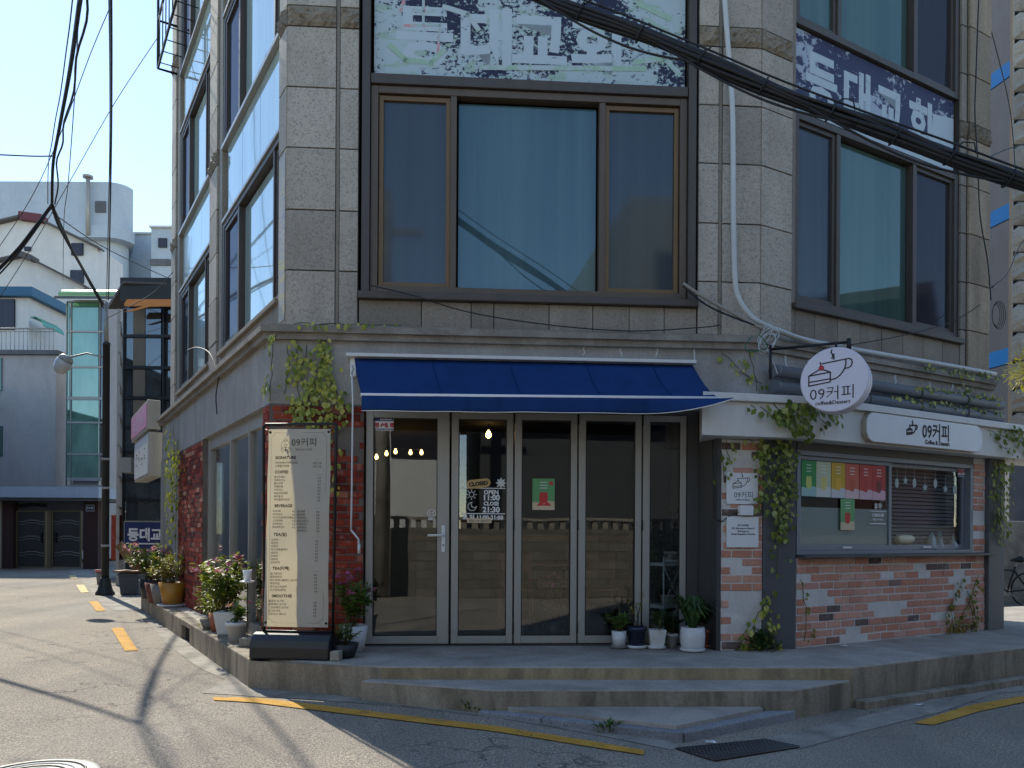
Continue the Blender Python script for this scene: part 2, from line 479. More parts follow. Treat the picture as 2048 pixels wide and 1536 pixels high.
# ------------------------------------------------------------------ ground
def gz(x):
    if x <= -2.2: return .06
    if x >= 1.2: return -.03
    return .06 - .09 * (x + 2.2) / 3.4
def sheet(poly, dz, name, mat, parent=None):
    bm = bmesh.new()
    vs_ = [bm.verts.new((p[0], p[1], 0)) for p in poly]
    bm.faces.new(vs_)
    for xc in (-2.2, 1.2):
        bmesh.ops.bisect_plane(bm, geom=bm.verts[:] + bm.edges[:] + bm.faces[:], plane_co=(xc, 0, 0), plane_no=(1, 0, 0))
    bmesh.ops.triangulate(bm, faces=bm.faces[:])
    for v in bm.verts: v.co.z = gz(v.co.x) + dz
    bmesh.ops.recalc_face_normals(bm, faces=bm.faces)
    for f in bm.faces:
        if f.normal.z < 0: f.normal_flip()
    me = bpy.data.meshes.new(name); bm.to_mesh(me); bm.free()
    me.materials.append(mat)
    o = bpy.data.objects.new(name, me); COL.objects.link(o)
    if parent: o.parent = parent
    return o
road = struct(sheet([(-400, -200), (400, -200), (400, 600), (-400, 600)], 0, 'road', M['asphalt']))

# frames of the corner building
A = (-2.30, 7.37)
C = Fr(A, (2.66, .18))
L = Fr(A, (-.615, 1), -1)
B0 = C.P(4.78, 0, 0)
R = Fr((B0.x, B0.y), (1.754, 1))
K = Fr((2.72, 7.47), (1.754, 1))
KF = Fr((1.96, 7.31), (.76, .16))
PZ = .30

def line_x(p, d, q, e):
    """plan intersection of p+t*d and q+s*e"""
    den = d.x * e.y - d.y * e.x
    t = ((q.x - p.x) * e.y - (q.y - p.y) * e.x) / den
    return Vector((p.x + d.x * t, p.y + d.y * t, 0))
def corner(fa, na, fb, nb):
    return line_x(fa.P(0, na, 0), fa.d, fb.P(0, nb, 0), fb.d)

# ------------------------------------------------------------------ platform and steps
pl0 = Vector((-2.23, 6.63, 0)); pl1 = Vector((-1.05, 6.33, 0)); pl2 = Vector((2.81, 6.43, 0)); pl3 = K.P(7.2, 1.06, 0)
plf = L.P(7.07, .327, 0)
back = [L.P(7.07, -.3, 0), K.P(7.2, -.5, 0)]
mb = MB()
kb = L.n * -.16
mb.prism([pl0 + Vector((.17, .05, 0)), pl1, pl2, pl3, K.P(7.2, -1.5, 0), K.P(0, -2.0, 0), C.P(.3, -.6, 0), L.P(1, -.2, 0), L.P(7.07, -.2, 0), plf + kb, pl0 + kb + L.d * .2], -.3, PZ)
platform = struct(mb.build('platform', M['slab'], bevel=.012))
# the face of the platform (stained concrete), a skin 5 mm proud
def facing(a, b, z0, z1, t=.006):
    d = (b - a).normalized(); n = Vector((d.y, -d.x, 0))
    m = MB(); m.prism([a + n * -.02, b + n * -.02, b + n * t, a + n * t], z0, z1)
    return m
facing(pl1, pl2, .0, PZ - .012).build('platform_riser', M['riser_ochre'], platform)
facing(pl2, pl3, -.1, PZ - .012).build('platform_riser', M['riser'], platform)
facing(pl0, pl1, -.1, PZ - .012).build('platform_riser', M['riser'], platform)
# kerb blocks along the side street
ks = [(-.66, .95), (.96, 2.28), (2.85, 5.1), (5.13, 7.07)]
for i, (a, b) in enumerate(ks):
    m = MB()
    p = [L.P(a, .327, 0), L.P(b, .327, 0), L.P(b, .16, 0), L.P(a + (.1 if i == 0 else 0), .16, 0)]
    m.prism(p, -.2, PZ + .003)
    m.build('kerb_block', M['riser'], platform, bevel=.01)
m = MB(); m.box(L, 2.28, 2.85, .16, .327, PZ - .055, PZ + .002); m.build('kerb_lintel', M['riser'], platform)
m = MB(); m.box(L, 2.28, 2.85, .17, .19, 0, PZ - .055); m.build('vent_opening', M['room_dark'], platform)
m = MB()
for k in range(9): m.box(L, 2.30 + k * .062, 2.312 + k * .062, .27, .285, .03, PZ - .055)
m.build('vent_grille', M['black'], platform)
# steps
z2 = PZ - .106
q = [at_z(722, 1361, z2), at_z(990, 1380, z2), at_z(1587, 1380, z2), at_z(1700, 1361, z2)]
m = MB(); m.prism([q[0], q[1], q[2], q[3], Vector((2.7, 6.6, 0)), Vector((-1.0, 6.5, 0))], -.3, z2)
st = m.build('step', M['slab'], platform, bevel=.01)
for a, b in ((q[0], q[1]), (q[1], q[2]), (q[2], q[3])):
    facing(a, b, -.1, z2 - .01).build('step_riser', M['riser'], st)
z3 = z2 - .125
q3 = [at_z(1016, 1415, z3), at_z(1353, 1450, z3), at_z(1526, 1416, z3)]
m = MB(); m.prism([q3[0], q3[1], q3[2], Vector((q3[2].x, 6.1, 0)), Vector((q3[0].x, 6.1, 0))], z3 - .08, z3)
pad = m.build('step_pad', M['slab'], platform, bevel=.006)
z4 = z3 - .03
g0, g1, g2 = at_z(955, 1423, z4), at_z(1366, 1466, z4), at_z(1592, 1421, z4)
def kerb_run(a, b, w, z0, z1, n):
    d = (b - a); nn = Vector((-d.y, d.x, 0)).normalized()
    for i in range(n):
        p = a + d * (i / n + .002); r = a + d * ((i + 1) / n - .002)
        mm = MB(); mm.prism([p, r, r + nn * w, p + nn * w], z0, z1)
        mm.build('kerb_stone', M['kerbstone'], platform, bevel=.008)
kerb_run(g0, g1, .2, -.2, z4, 3)
kerb_run(g1 + Vector((.02, .012, 0)), g2, .2, -.2, z4 - .002, 2)
# low gutter kerb under the right-hand platform wall
for k in range(7):
    a = pl2 + (pl3 - pl2) * (k / 7 + .001) + Vector((.12, -.22, 0)) * .5; b = pl2 + (pl3 - pl2) * ((k + 1) / 7 - .001) + Vector((.12, -.22, 0)) * .5
    d = (b - a).normalized(); nn = Vector((-d.y, d.x, 0))
    mm = MB(); mm.prism([a, b, b + nn * .10, a + nn * .10], -.2, .035)
    mm.build('gutter_stone', M['riser'], platform, bevel=.006)
# concrete aprons
def zp(pts): return [at_z(px, py, z)[:2] for px, py, z in pts]
apron = struct(sheet(zp([(284, 1217, .06), (492, 1372, .06), (700, 1390, .03), (960, 1412, .0), (1340, 1484, -.03), (1360, 1492, -.03), (1345, 1502, -.03), (1180, 1470, -.02), (1000, 1438, 0), (820, 1418, .01),
        (600, 1402, .03), (520, 1396, .05), (405, 1387, .06), (450, 1360, .06), (395, 1335, .06), (330, 1285, .06), (300, 1250, .06), (268, 1222, .06)]), .004, 'gutter_apron', M['apron']))
apron2 = struct(sheet(zp([(1530, 1478, -.03), (1700, 1440, -.03), (1860, 1400, -.03), (2048, 1372, -.03), (2060, 1382, -.03), (1990, 1388, -.03), (1880, 1425, -.03), (1720, 1465, -.03), (1600, 1499, -.03)]), .004, 'gutter_apron', M['apron']))
far_apron = struct(sheet(zp([(268, 1222, .06), (284, 1217, .06), (232, 1182, .06), (170, 1138, .06), (128, 1138, .06), (160, 1160, .06), (205, 1210, .06), (230, 1222, .06)]), .004, 'pavement', M['apron']))
# painted yellow lines
def m_paint(name, a, b):
    t = NT(name)
    c = t.ramp(t.noise(7, 5, .65), [(.3, a), (.7, b)])
    c = t.mix(t.math('MULTIPLY', t.ramp(t.noise(3.0, 4), [(.5, g(0)), (.7, g(1))]), .5), c, tuple(x * .6 for x in a[:3]) + (1,))
    p = t.principled(c, .85, 0, t.bump(t.noise(95, 2, .6), .6, .006), .3)
    k = t.math('ADD', t.math('MULTIPLY', t.noise(95, 2, .6), .55), t.math('MULTIPLY', t.noise(5, 4, .7), .45))
    hole = t.ramp(k, [(.395, g(1)), (.415, g(0))])
    tr = t.n('BsdfTransparent'); mx = t.n('MixShader'); t.l(hole, mx.inputs[0]); t.l(p.outputs[0], mx.inputs[1]); t.l(tr.outputs[0], mx.inputs[2])
    return t.done(mx)
M['yellow'] = m_paint('yellow_paint', srgb(186, 138, 52), srgb(206, 158, 68))
M['pale_yellow'] = m_paint('faded_paint', srgb(208, 188, 132), srgb(216, 200, 152))
def line_strip(pts, name='yellow_line', mat='yellow'):
    o = sheet(zp(pts), .008, name, M[mat]); return struct(o)
line_strip([(425, 1396, .06), (520, 1399, .05), (600, 1411, .03), (800, 1432, .02), (1000, 1456, .0), (1180, 1486, -.02), (1288, 1505, -.03), (1288, 1515, -.03), (1160, 1495, -.02), (1000, 1467, 0), (800, 1443, .02), (600, 1422, .03), (510, 1408, .05), (428, 1402, .06)])
line_strip([(1828, 1447, -.03), (1940, 1412, -.03), (2060, 1391, -.03), (2060, 1403, -.03), (1960, 1424, -.03), (1866, 1452, -.03)])
line_strip([(222, 1257, .06), (246, 1256, .06), (276, 1302, .06), (250, 1303, .06)])
line_strip([(177, 1203, .06), (195, 1203, .06), (211, 1222, .06), (193, 1223, .06)])
line_strip([(152, 1170, .06), (168, 1170, .06), (178, 1185, .06), (162, 1186, .06)], mat='pale_yellow')
line_strip([(136, 1151, .06), (150, 1151, .06), (156, 1158, .06), (142, 1158, .06)], mat='pale_yellow')

# ------------------------------------------------------------------ the corner building
bld = thing('corner_building', 'grey granite corner building with brown windows and a glazed shop front below', 'building', (C.P(2.4, -1.5, 0)))
Cu, Lu, Ru = -.05, -.14, -.05     # upper wall planes
TOP = 11.7
# --- core behind everything (blocks light)
def poly_off(nl, nc, nr, ul=7.3, ur=4.0, depth=None):
    a = L.P(ul, nl, 0); b = corner(L, nl, C, nc); c = corner(C, nc, R, nr); d = R.P(ur, nr, 0)
    return [a, b, c, d]
pts = poly_off(Lu - .34, Cu - .34, Ru - .34)
bk = [R.P(4.0, -6.5, 0), L.P(7.3, -6.0, 0)]
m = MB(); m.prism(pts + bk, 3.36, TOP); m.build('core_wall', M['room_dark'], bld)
# ledge: three mouldings running round the corner
def ring(nl, nc, nr, inn, z0, z1, ul=7.15, ur=4.05):
    o_ = poly_off(nl, nc, nr, ul, ur); i_ = poly_off(inn, inn, inn, ul, ur)
    mm = MB()
    for k in range(3):
        mm.prism([o_[k], o_[k + 1], i_[k + 1], i_[k]], z0, z1)
    return mm
ring(.06, .06, .02, -.3, 3.20, 3.26).build('ledge', M['ledge'], bld)
ring(.10, .10, .05, -.3, 3.26, 3.315).build('ledge', M['ledge'], bld)
ring(.035, .035, .0, -.3, 3.315, 3.345).build('ledge', M['ledge'], bld)
ring(0, 0, -.02, -.3, 2.60, 3.20).build('concrete_band', M['band'], bld)
# --- granite facing: individual blocks with recessed joints
COURSES = [3.35, 3.886, 4.464, 5.056, 5.634, 6.213, 6.41, 6.99, 7.57, 8.15, 8.73, 9.31, 9.51, 10.1, 10.7, 11.3]
def blocks(fr, n, u0, u1, th=.035, z0=3.35, z1=11.31, back=.12, trim=False, g_=.006, mt=None):
    """one column of facing stones"""
    part = MB().box(fr, u0, u1, n - back - .06, n - th + .008, z0, z1).build('pilaster', M['joint'], bld)
    for a, b in zip(COURSES[:-1], COURSES[1:]):
        if a < z0 - .01 or b > z1 + .01: continue
        rough = (b - a) < .25
        mm = MB(); ex = .03 if rough else 0
        if rough:
            # hammered face: displaced grid
            nu, nz = max(4, int((u1 - u0) / .035)), 6
            for i in range(nu):
                for j in range(nz):
                    pass
            gr = [[fr.P(u0 + g_ + (u1 - u0 - 2 * g_) * i / nu, n + (0 if i in (0, nu) or j in (0, nz) else random.uniform(.005, .045)), a + g_ + (b - a - 2 * g_) * j / nz) for j in range(nz + 1)] for i in range(nu + 1)]
            for i in range(nu):
                for j in range(nz):
                    mm.face([gr[i][j], gr[i + 1][j], gr[i + 1][j + 1], gr[i][j + 1]])
            mm.box(fr, u0 + g_, u1 - g_, n - th, n + .001, a + g_, b - g_)
            mm.build('stone_block', M['stone_rough'], part, fix=False)
        else:
            mm.box(fr, u0 + g_, u1 - g_, n - th, n + random.uniform(-.002, .002), a + g_, b - g_)
            mm.build('stone_block', M[mt or ('stone_trim' if trim else 'stone')], part, bevel=.004)
cc = corner(L, Lu, C, Cu)
ucL = (cc - C.P(0, Cu, 0)).dot(C.d); ulL = (cc - L.P(0, Lu, 0)).dot(L.d)
cr = corner(C, Cu, R, Ru)
ucR = (cr - C.P(0, Cu, 0)).dot(C.d); urR = (cr - R.P(0, Ru, 0)).dot(R.d)
blocks(C, Cu, ucL, .60)
blocks(C, Cu, .63, .815)
MB().box(C, .60, .63, Cu - .2, Cu - .012, 3.35, 11.31).build('pilaster_groove', M['stone_trim'], bld)
blocks(C, Cu, 4.13, 4.34)
MB().box(C, 4.34, 4.37, Cu - .2, Cu - .012, 3.35, 11.31).build('pilaster_groove', M['stone_trim'], bld)
blocks(C, Cu, 4.37, ucR)
blocks(R, Ru, urR, .46)
MB().box(R, .46, .515, Ru - .2, Ru - .012, 3.35, 11.31).build('pilaster_groove', M['stone_trim'], bld)
blocks(R, Ru, 3.40, 3.52, trim=True)
blocks(R, Ru + .03, 3.52, 3.98, mt='stone_rust')
blocks(L, Lu, ulL, .26)
blocks(L, Lu, 3.30, 3.80)
MB().box(L, 3.10, 3.295, Lu - .2, Lu - .03, 3.35, 11.31).build('pilaster_groove', M['stone_trim'], bld)
blocks(L, Lu, 6.80, 7.25)
MB().box(L, 6.55, 6.795, Lu - .2, Lu - .03, 3.35, 11.31).build('pilaster_groove', M['stone_trim'], bld)
# weathered poster strip pasted on the corner stone of the side street
# --- sill panels under the first floor windows
def sill_panels(fr, n, cuts, z0=3.345, z1=3.62):
    part = MB().box(fr, cuts[0], cuts[-1], n - .12, n - .03, z0, z1).build('sill_wall', M['joint'], bld)
    for a, b in zip(cuts[:-1], cuts[1:]):
        MB().box(fr, a + .004, b - .004, n - .04, n + random.uniform(-.002, .002), z0 + .002, z1 - .002).build('stone_panel', M['stone_trim'], part, bevel=.003)
sill_panels(C, Cu - .01, [.82, 1.42, 1.9, 2.12, 2.66, 3.09, 3.45, 3.80, 4.125])
sill_panels(R, Ru - .01, [.52, .82, 1.18, 1.55, 1.92, 2.3, 2.68, 3.06, 3.395], z1=3.70)
sill_panels(L, Lu - .01, [.265, .75, 1.25, 1.75, 2.25, 2.75, 3.095], z1=3.64)
sill_panels(L, Lu - .01, [3.81, 4.35, 4.9, 5.45, 6.0, 6.54], z1=3.64)
# --- window helper
def window(fr, n, u0, u1, z0, z1, bars, fmat, sashes, ft=.07, depth=.12, outer=.0):
    """frame with mullions; sashes = [(u0,u1,z0,z1,pane material,n offset,sash material or None)]"""
    mm = MB()
    mm.box(fr, u0, u0 + ft, n - depth, n, z0, z1); mm.box(fr, u1 - ft, u1, n - depth, n, z0, z1)
    mm.box(fr, u0 + ft, u1 - ft, n - depth, n - .002, z0, z0 + ft); mm.box(fr, u0 + ft, u1 - ft, n - depth, n - .002, z1 - ft, z1)
    for a, b in bars: mm.box(fr, a, b, n - depth, n - .008, z0 + ft, z1 - ft)
    w = mm.build('window', fmat, bld, bevel=.004)
    for (a, b, c, d, pm, dn, sm) in sashes:
        if sm:
            s_ = MB(); t_ = .045
            s_.box(fr, a, a + t_, n - .09 + dn, n - .03 + dn, c, d); s_.box(fr, b - t_, b, n - .09 + dn, n - .03 + dn, c, d)
            s_.box(fr, a + t_, b - t_, n - .09 + dn, n - .032 + dn, c, c + t_); s_.box(fr, a + t_, b - t_, n - .09 + dn, n - .032 + dn, d - t_, d)
            s_.build('sash', sm, w, bevel=.003)
        MB().box(fr, a + .02, b - .02, n - .07 + dn, n - .06 + dn, c + .02, d - .02).build('pane', pm, w)
    return w
GB, GS, GG, GP, GD = M['glass_blue'], M['glass_screen'], M['glass_green'], M['glass_pale'], M['glass_dark']
BA, BD, BE = M['brown_alu'], M['brown_dark'], M['bronze_edge']
# chamfer: first floor window, transom band with the sign, second floor window
n = Cu - .03
MB().box(C, .82, 4.125, Cu - .1, Cu + .06, 3.62, 3.69).build('window_sill', BD, bld, bevel=.008)
MB().box(C, .845, .92, n - .15, Cu + .012, 3.70, 11.6).build('window_jamb', BD, bld)
MB().box(C, 4.03, 4.105, n - .15, Cu + .012, 3.70, 11.6).build('window_jamb', BD, bld)
window(C, n, .925, 4.025, 3.70, 5.70, [(1.69, 1.75), (3.15, 3.21)], BA,
       [(1.0, 1.69, 3.77, 5.62, GS, 0.0, BE), (1.75, 3.15, 3.77, 5.62, GB, -.03, None), (3.21, 3.95, 3.77, 5.62, GS, -.005, BE)])
MB().box(C, .925, 4.025, n - .12, n + .03, 5.705, 5.80).build('transom', BD, bld, bevel=.006)
window(C, n, .925, 4.025, 6.72, 8.8, [(1.69, 1.75), (3.15, 3.21)], BA, [(1.0, 1.69, 6.79, 8.73, GS, 0, BE), (1.75, 3.15, 6.79, 8.73, GB, -.03, None), (3.21, 3.95, 6.79, 8.73, GS, 0, BE)])
MB().box(C, .925, 4.025, n - .12, n + .0, 8.8, 11.6).build('upper_glazing', GD, bld)
# right facade
n = Ru - .03
MB().box(R, .47, 3.43, Ru - .1, Ru + .05, 3.70, 3.765).build('window_sill', BD, bld, bevel=.008)
window(R, n, .52, 3.395, 3.77, 5.76, [(1.19, 1.25), (2.52, 2.58)], BD,
       [(.58, 1.19, 3.84, 5.69, GS, 0, BD), (1.25, 2.52, 3.84, 5.69, GG, -.03, None), (2.58, 3.33, 3.84, 5.69, GD, 0, BD)])
MB().box(R, .52, 3.395, n - .12, n - .06, 5.765, 6.66).build('sign_backing', BD, bld)
window(R, n, .52, 3.395, 6.67, 8.8, [(1.19, 1.25), (2.52, 2.58)], BD,
       [(.58, 1.19, 6.74, 8.73, GG, 0, BD), (1.25, 2.52, 6.74, 8.73, GG, -.03, None), (2.58, 3.33, 6.74, 8.73, GD, 0, BD)])
MB().box(R, .52, 3.395, n - .12, n + .0, 8.82, 11.6).build('upper_glazing', GD, bld)
# side street facade: two bays of glazing, storey by storey
def bay(u0, u1, m1, m2):
    n = Lu - .04
    MB().box(L, u0, u1, Lu - .1, Lu + .03, 3.64, 3.69).build('window_sill', M['stone_trim'], bld, bevel=.006)
    z = 3.70
    for k in range(3):
        zb = z + 1.66; zt = zb + 1.0
        window(L, n, u0, u1, z, zb, [(m1 - .02, m1 + .02), (m2 - .02, m2 + .02)], BD,
               [(u0 + .07, m2 - .02, z + .07, zb - .07, GP if False else GP, -.02, None), (m2 + .02, u1 - .07, z + .07, zb - .07, GD, .02, BD), (u0 + .07, m1 - .02, z + .07, zb - .07, GP, .0, BD)], .06, .12)
        # spandrel glazing: four panes with thin joints
        w = MB().box(L, u0, u1, n - .12, n - .05, zb + .005, zt - .005).build('spandrel', BD, bld)
        cuts = [u0 + .03, u0 + (u1 - u0) * .36, u0 + (u1 - u0) * .66, u1 - .12]
        for a, b in zip(cuts[:-1], cuts[1:]):
            MB().box(L, a + .006, b - .006, n - .06, n - .03, zb + .04, zt - .05).build('pane', GP, w)
        MB().box(L, u0, u1, n - .05, n + .03, zt - .045, zt - .0).build('rail', M['grey_alu'], w)
        MB().box(L, u0, u1, n - .05, n + .02, zb + .004, zb + .04).build('rail', M['grey_alu'], w)
        z = zt
        if z > 11: break
bay(.27, 3.09, .62, 2.22)
bay(3.81, 6.54, 4.35, 5.75)

# --- ground floor: side street
MB().box(L, 5.35, 7.1, -.3, -.02, PZ - .05, 2.60).build('end_wall', M['band'], bld)
MB().box(L, 6.9, 7.15, -.3, .02, PZ - .05, 2.60).build('corner_post', M['grey_alu'], bld)
# brick returns
BR_W, BR_H, BR_J = .195, .057, .010
def brick_mesh(w, h, d, name):
    b = MB().box(None, -w / 2, w / 2, -d / 2, d / 2, -h / 2, h / 2)
    bm = bmesh.new()
    me = bpy.data.meshes.new(name); me.from_pydata(b.v, [], b.f)
    bm.from_mesh(me); bmesh.ops.recalc_face_normals(bm, faces=bm.faces)
    bmesh.ops.bevel(bm, geom=bm.edges[:], offset=.004, segments=1, affect='EDGES')
    bm.to_mesh(me); bm.free(); return me
def brick_panel(parent, name, fr, n, u0, u1, z0, z1, mat, mort, w=BR_W, h=BR_H, j=BR_J, skip=None, proud=.008, stuff=False, jit=.0):
    part = MB().box(fr, u0, u1, n - .12, n, z0, z1).build(name, mort, parent)
    me = brick_mesh(w, h, .04, 'brick'); me.materials.append(mat)
    base = wloc(part); a = fr.ang(); joined = MB()
    row = 0; z = z0 + j + h / 2
    while z + h / 2 <= z1:
        u = u0 - (w + j) * (.5 if row % 2 else 0) + random.uniform(-.02, .02)
        while u < u1:
            a0, a1 = max(u, u0 + .002), min(u + w, u1 - .002)
            um = (a0 + a1) / 2
            if a1 - a0 > .035 and not (skip and skip(um, z)):
                pr = proud + random.uniform(-.004, .005)
                zz = z + random.uniform(-jit, jit)
                if stuff:
                    joined.cur = random.choice((0, 0, 1, 1, 1, 2, 2, 3, 4)); joined.box(fr, a0, a1, n - .01, n + pr, zz - h / 2, zz + h / 2)
                else:
                    o = bpy.data.objects.new('brick', me); COL.objects.link(o); o.parent = part
                    o.location = fr.P(um, n - .02 + pr, zz) - base
                    o.rotation_euler = (random.uniform(-.015, .015), 0, a)
                    o.scale.x = (a1 - a0) / w
            u += w + j
        z += h + j; row += 1
    if stuff:
        o = joined.build('bricks', M['bricks4'], part, bevel=0, kind='stuff')
    return part
def skipL(u, z):
    return (math.sin(u * 9.1 + z * 13) + math.sin(z * 7.3 - u * 5)) > 1.55
def skipC(u, z):
    a = math.sin(u * 12.0 + z * 5.0) + math.sin(z * 3.1 + 1.0)
    return (u < .72 and z > 1.2 and z < 2.4 and a > .8) or a > 1.75
brick_panel(bld, 'brick_wall', L, .0, 3.36, 5.35, PZ, 2.598, M['brick'], M['mortar'], stuff=True, jit=.004)
cg = corner(L, 0, C, 0)
brick_panel(bld, 'brick_wall', C, .0, .02, .885, PZ, 2.598, M['brick'], M['mortar'], skip=skipC, jit=.005)
brick_panel(bld, 'brick_wall', L, .0, -.02, .22, PZ, 2.598, M['brick'], M['mortar'], stuff=True, jit=.004)
# shop window on the side street
n = -.10
gw = MB()
for a, b in ((.225, .28), (1.06, 1.10), (1.98, 2.02), (3.25, 3.355)): gw.box(L, a, b, n - .05, n + .04, PZ, 2.60)
gw.box(L, .28, 3.25, n - .05, n + .035, PZ, PZ + .13); gw.box(L, .28, 3.25, n - .05, n + .035, 2.45, 2.60)
shopwin = gw.build('shop_window', M['grey_alu'], bld, bevel=.004)
for a, b in ((.28, 1.06), (1.10, 1.98), (2.02, 3.25)):
    MB().box(L, a - .01, b + .01, n - .01, n, PZ + .12, 2.46).build('pane', M['glass_shop'], shopwin)
# shop room
room = MB()
ra, rb_, rc_, rd = L.P(3.3, -.25, 0), L.P(3.0, -4.5, 0), C.P(4.6, -4.6, 0), C.P(4.3, -.2, 0)
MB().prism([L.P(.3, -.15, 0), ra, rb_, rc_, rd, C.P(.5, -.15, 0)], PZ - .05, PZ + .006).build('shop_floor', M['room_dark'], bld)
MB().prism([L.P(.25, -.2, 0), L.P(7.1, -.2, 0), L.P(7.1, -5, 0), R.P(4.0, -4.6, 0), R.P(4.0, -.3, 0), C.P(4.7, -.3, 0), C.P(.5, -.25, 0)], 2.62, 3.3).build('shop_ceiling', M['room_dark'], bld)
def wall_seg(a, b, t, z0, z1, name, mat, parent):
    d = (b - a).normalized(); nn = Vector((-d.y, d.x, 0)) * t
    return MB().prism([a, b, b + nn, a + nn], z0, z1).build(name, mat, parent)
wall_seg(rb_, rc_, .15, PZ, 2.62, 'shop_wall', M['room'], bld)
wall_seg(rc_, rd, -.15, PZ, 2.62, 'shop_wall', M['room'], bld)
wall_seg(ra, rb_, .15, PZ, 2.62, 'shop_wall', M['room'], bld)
# --- folding doors on the chamfer
dn = -.05
MB().box(C, .885, 4.12, dn - .1, dn + .045, 2.555, 2.605).build('door_head', M['dark_alu'], bld)
MB().box(C, .887, 4.12, dn - .12, dn + .06, PZ - .01, PZ + .012).build('door_track', M['dark_alu'], bld)
def door(u0, u1, lock=None, stile=.062):
    z0, z1 = PZ + .02, 2.552
    mm = MB()
    ls = stile * 1.1; rs = stile if not lock else .115
    mm.box(C, u0, u0 + ls, dn - .03, dn + .03, z0, z1); mm.box(C, u1 - rs, u1, dn - .03, dn + .03, z0, z1)
    mm.box(C, u0 + ls, u1 - rs, dn - .03, dn + .028, z0, z0 + .075); mm.box(C, u0 + ls, u1 - rs, dn - .03, dn + .028, z1 - .065, z1)
    d = mm.build('folding_door', M['grey_alu'], bld, bevel=.004)
    MB().box(C, u0 + ls - .01, u1 - rs + .01, dn - .006, dn + .006, z0 + .06, z1 - .05).build('pane', M['glass_door'], d)
    gk = MB()
    t_ = .008
    gk.box(C, u0 + ls, u0 + ls + t_, dn + .004, dn + .026, z0 + .075, z1 - .065); gk.box(C, u1 - rs - t_, u1 - rs, dn + .004, dn + .026, z0 + .075, z1 - .065)
    gk.box(C, u0 + ls + t_, u1 - rs - t_, dn + .004, dn + .025, z0 + .075, z0 + .083); gk.box(C, u0 + ls + t_, u1 - rs - t_, dn + .004, dn + .025, z1 - .073, z1 - .065)
    gk.build('gasket', M['black'], d)
    if lock:
        uc = u1 - .055
        hd = MB().box(C, uc - .018, uc + .018, dn + .03, dn + .042, 1.20, 1.46).build('handle_plate', M['white_plastic'], d, bevel=.006)
        MB().tube([C.P(uc, dn + .04, 1.365), C.P(uc, dn + .09, 1.365), C.P(uc - .025, dn + .095, 1.365), C.P(uc - .15, dn + .095, 1.362)], .011, 8).build('handle', M['white_plastic'], d)
        MB().tube([C.P(uc, dn + .04, 1.27), C.P(uc, dn + .05, 1.27)], .012, 8).build('lock_cylinder', M['grey_alu'], d)
    for zz in (.42, 1.42, 2.45):
        MB().box(C, u1 + .001, u1 + .014, dn - .02, dn + .04, zz, zz + .1).build('hinge', M['black'], d)
    return d
door(.905, 1.70, True); door(1.72, 2.315); door(2.33, 2.94); door(2.955, 3.575)
door(3.59, 4.02)
MB().box(C, 4.025, 4.13, dn - .12, dn + .05, PZ, 2.605).build('door_jamb', M['dark_alu'], bld)
# ------------------------------------------------------------------ drawing helpers for print
class Pl:
    """flat print plane: origin, x, y directions, normal"""
    def __init__(s, o, x, y):
        s.o = Vector(o); s.x = Vector(x).normalized(); s.y = Vector(y).normalized(); s.n = s.x.cross(s.y)
    def P(s, a, b, h=0.0): return s.o + s.x * a + s.y * b + s.n * h
def fplane(fr, u, n, z): return Pl(fr.P(u, n, z), fr.d * (1 if fr.d.cross(fr.up).dot(fr.n) > 0 else -1), fr.up)
def stroke(mb, pl, pts, w, h=0.0):
    for (a, b) in zip(pts[:-1], pts[1:]):
        d = Vector((b[0] - a[0], b[1] - a[1])); L_ = d.length
        if L_ < 1e-6: continue
        d /= L_; nn = Vector((-d.y, d.x)) * w / 2; e = d * w * .35
        q = [Vector(a) - e + nn, Vector(a) - e - nn, Vector(b) + e - nn, Vector(b) + e + nn]
        mb.face([pl.P(p.x, p.y, h) for p in q])
def disc(mb, pl, c, r, h=0.0, seg=16, ry=None):
    ry = ry or r
    mb.face([pl.P(c[0] + r * math.cos(2 * PI * k / seg), c[1] + ry * math.sin(2 * PI * k / seg), h) for k in range(seg)])
def rect(mb, pl, x0, y0, x1, y1, h=0.0):
    mb.face([pl.P(x0, y0, h), pl.P(x1, y0, h), pl.P(x1, y1, h), pl.P(x0, y1, h)])
def txt(mb, pl, s, x, y, size, bold=0.0, align='LEFT', sx=1.0, h=0.0, shear=0.0):
    text_mb(mb, s, None, 0, 0, 0, size, bold, align, sx, pl.x, pl.y, pl.P(x, y, h), shear)
def arc(cx, cy, r, a0, a1, k=10, ry=None):
    ry = ry or r
    return [(cx + r * math.cos(math.radians(a0 + (a1 - a0) * i / k)), cy + ry * math.sin(math.radians(a0 + (a1 - a0) * i / k))) for i in range(k + 1)]
def cup_icon(mb, pl, cx, cy, s, w, h=0.0, cherry=None):
    """slice of cake in front of a cup; s = half width of the drawing's field"""
    T = lambda pts: [(cx + (x - 815) / 225 * s, cy - (y - 280) / 225 * s) for x, y in pts]
    for ln in ([(645, 240), (725, 195), (790, 225), (790, 295), (645, 312), (645, 240)], [(645, 240), (790, 225)], [(645, 286), (790, 272)],
               [(735, 160), (893, 143), (893, 178), (886, 205), (872, 232), (852, 256), (826, 274), (795, 280)], [(722, 150), (728, 176)],
               [(893, 143), (915, 141), (930, 152), (935, 172), (927, 195), (911, 206), (886, 208)],
               [(800, 68), (794, 84), (804, 100), (806, 116), (800, 130)], [(815, 98), (809, 112), (816, 124), (812, 136)]):
        stroke(mb, pl, T(ln), w, h)
    c = T([(730, 190)])[0]
    if cherry is not None:
        disc(cherry, pl, c, .085 * s, h + .001, 12)
    else:
        disc(mb, pl, c, .05 * s, h + .0005, 10)

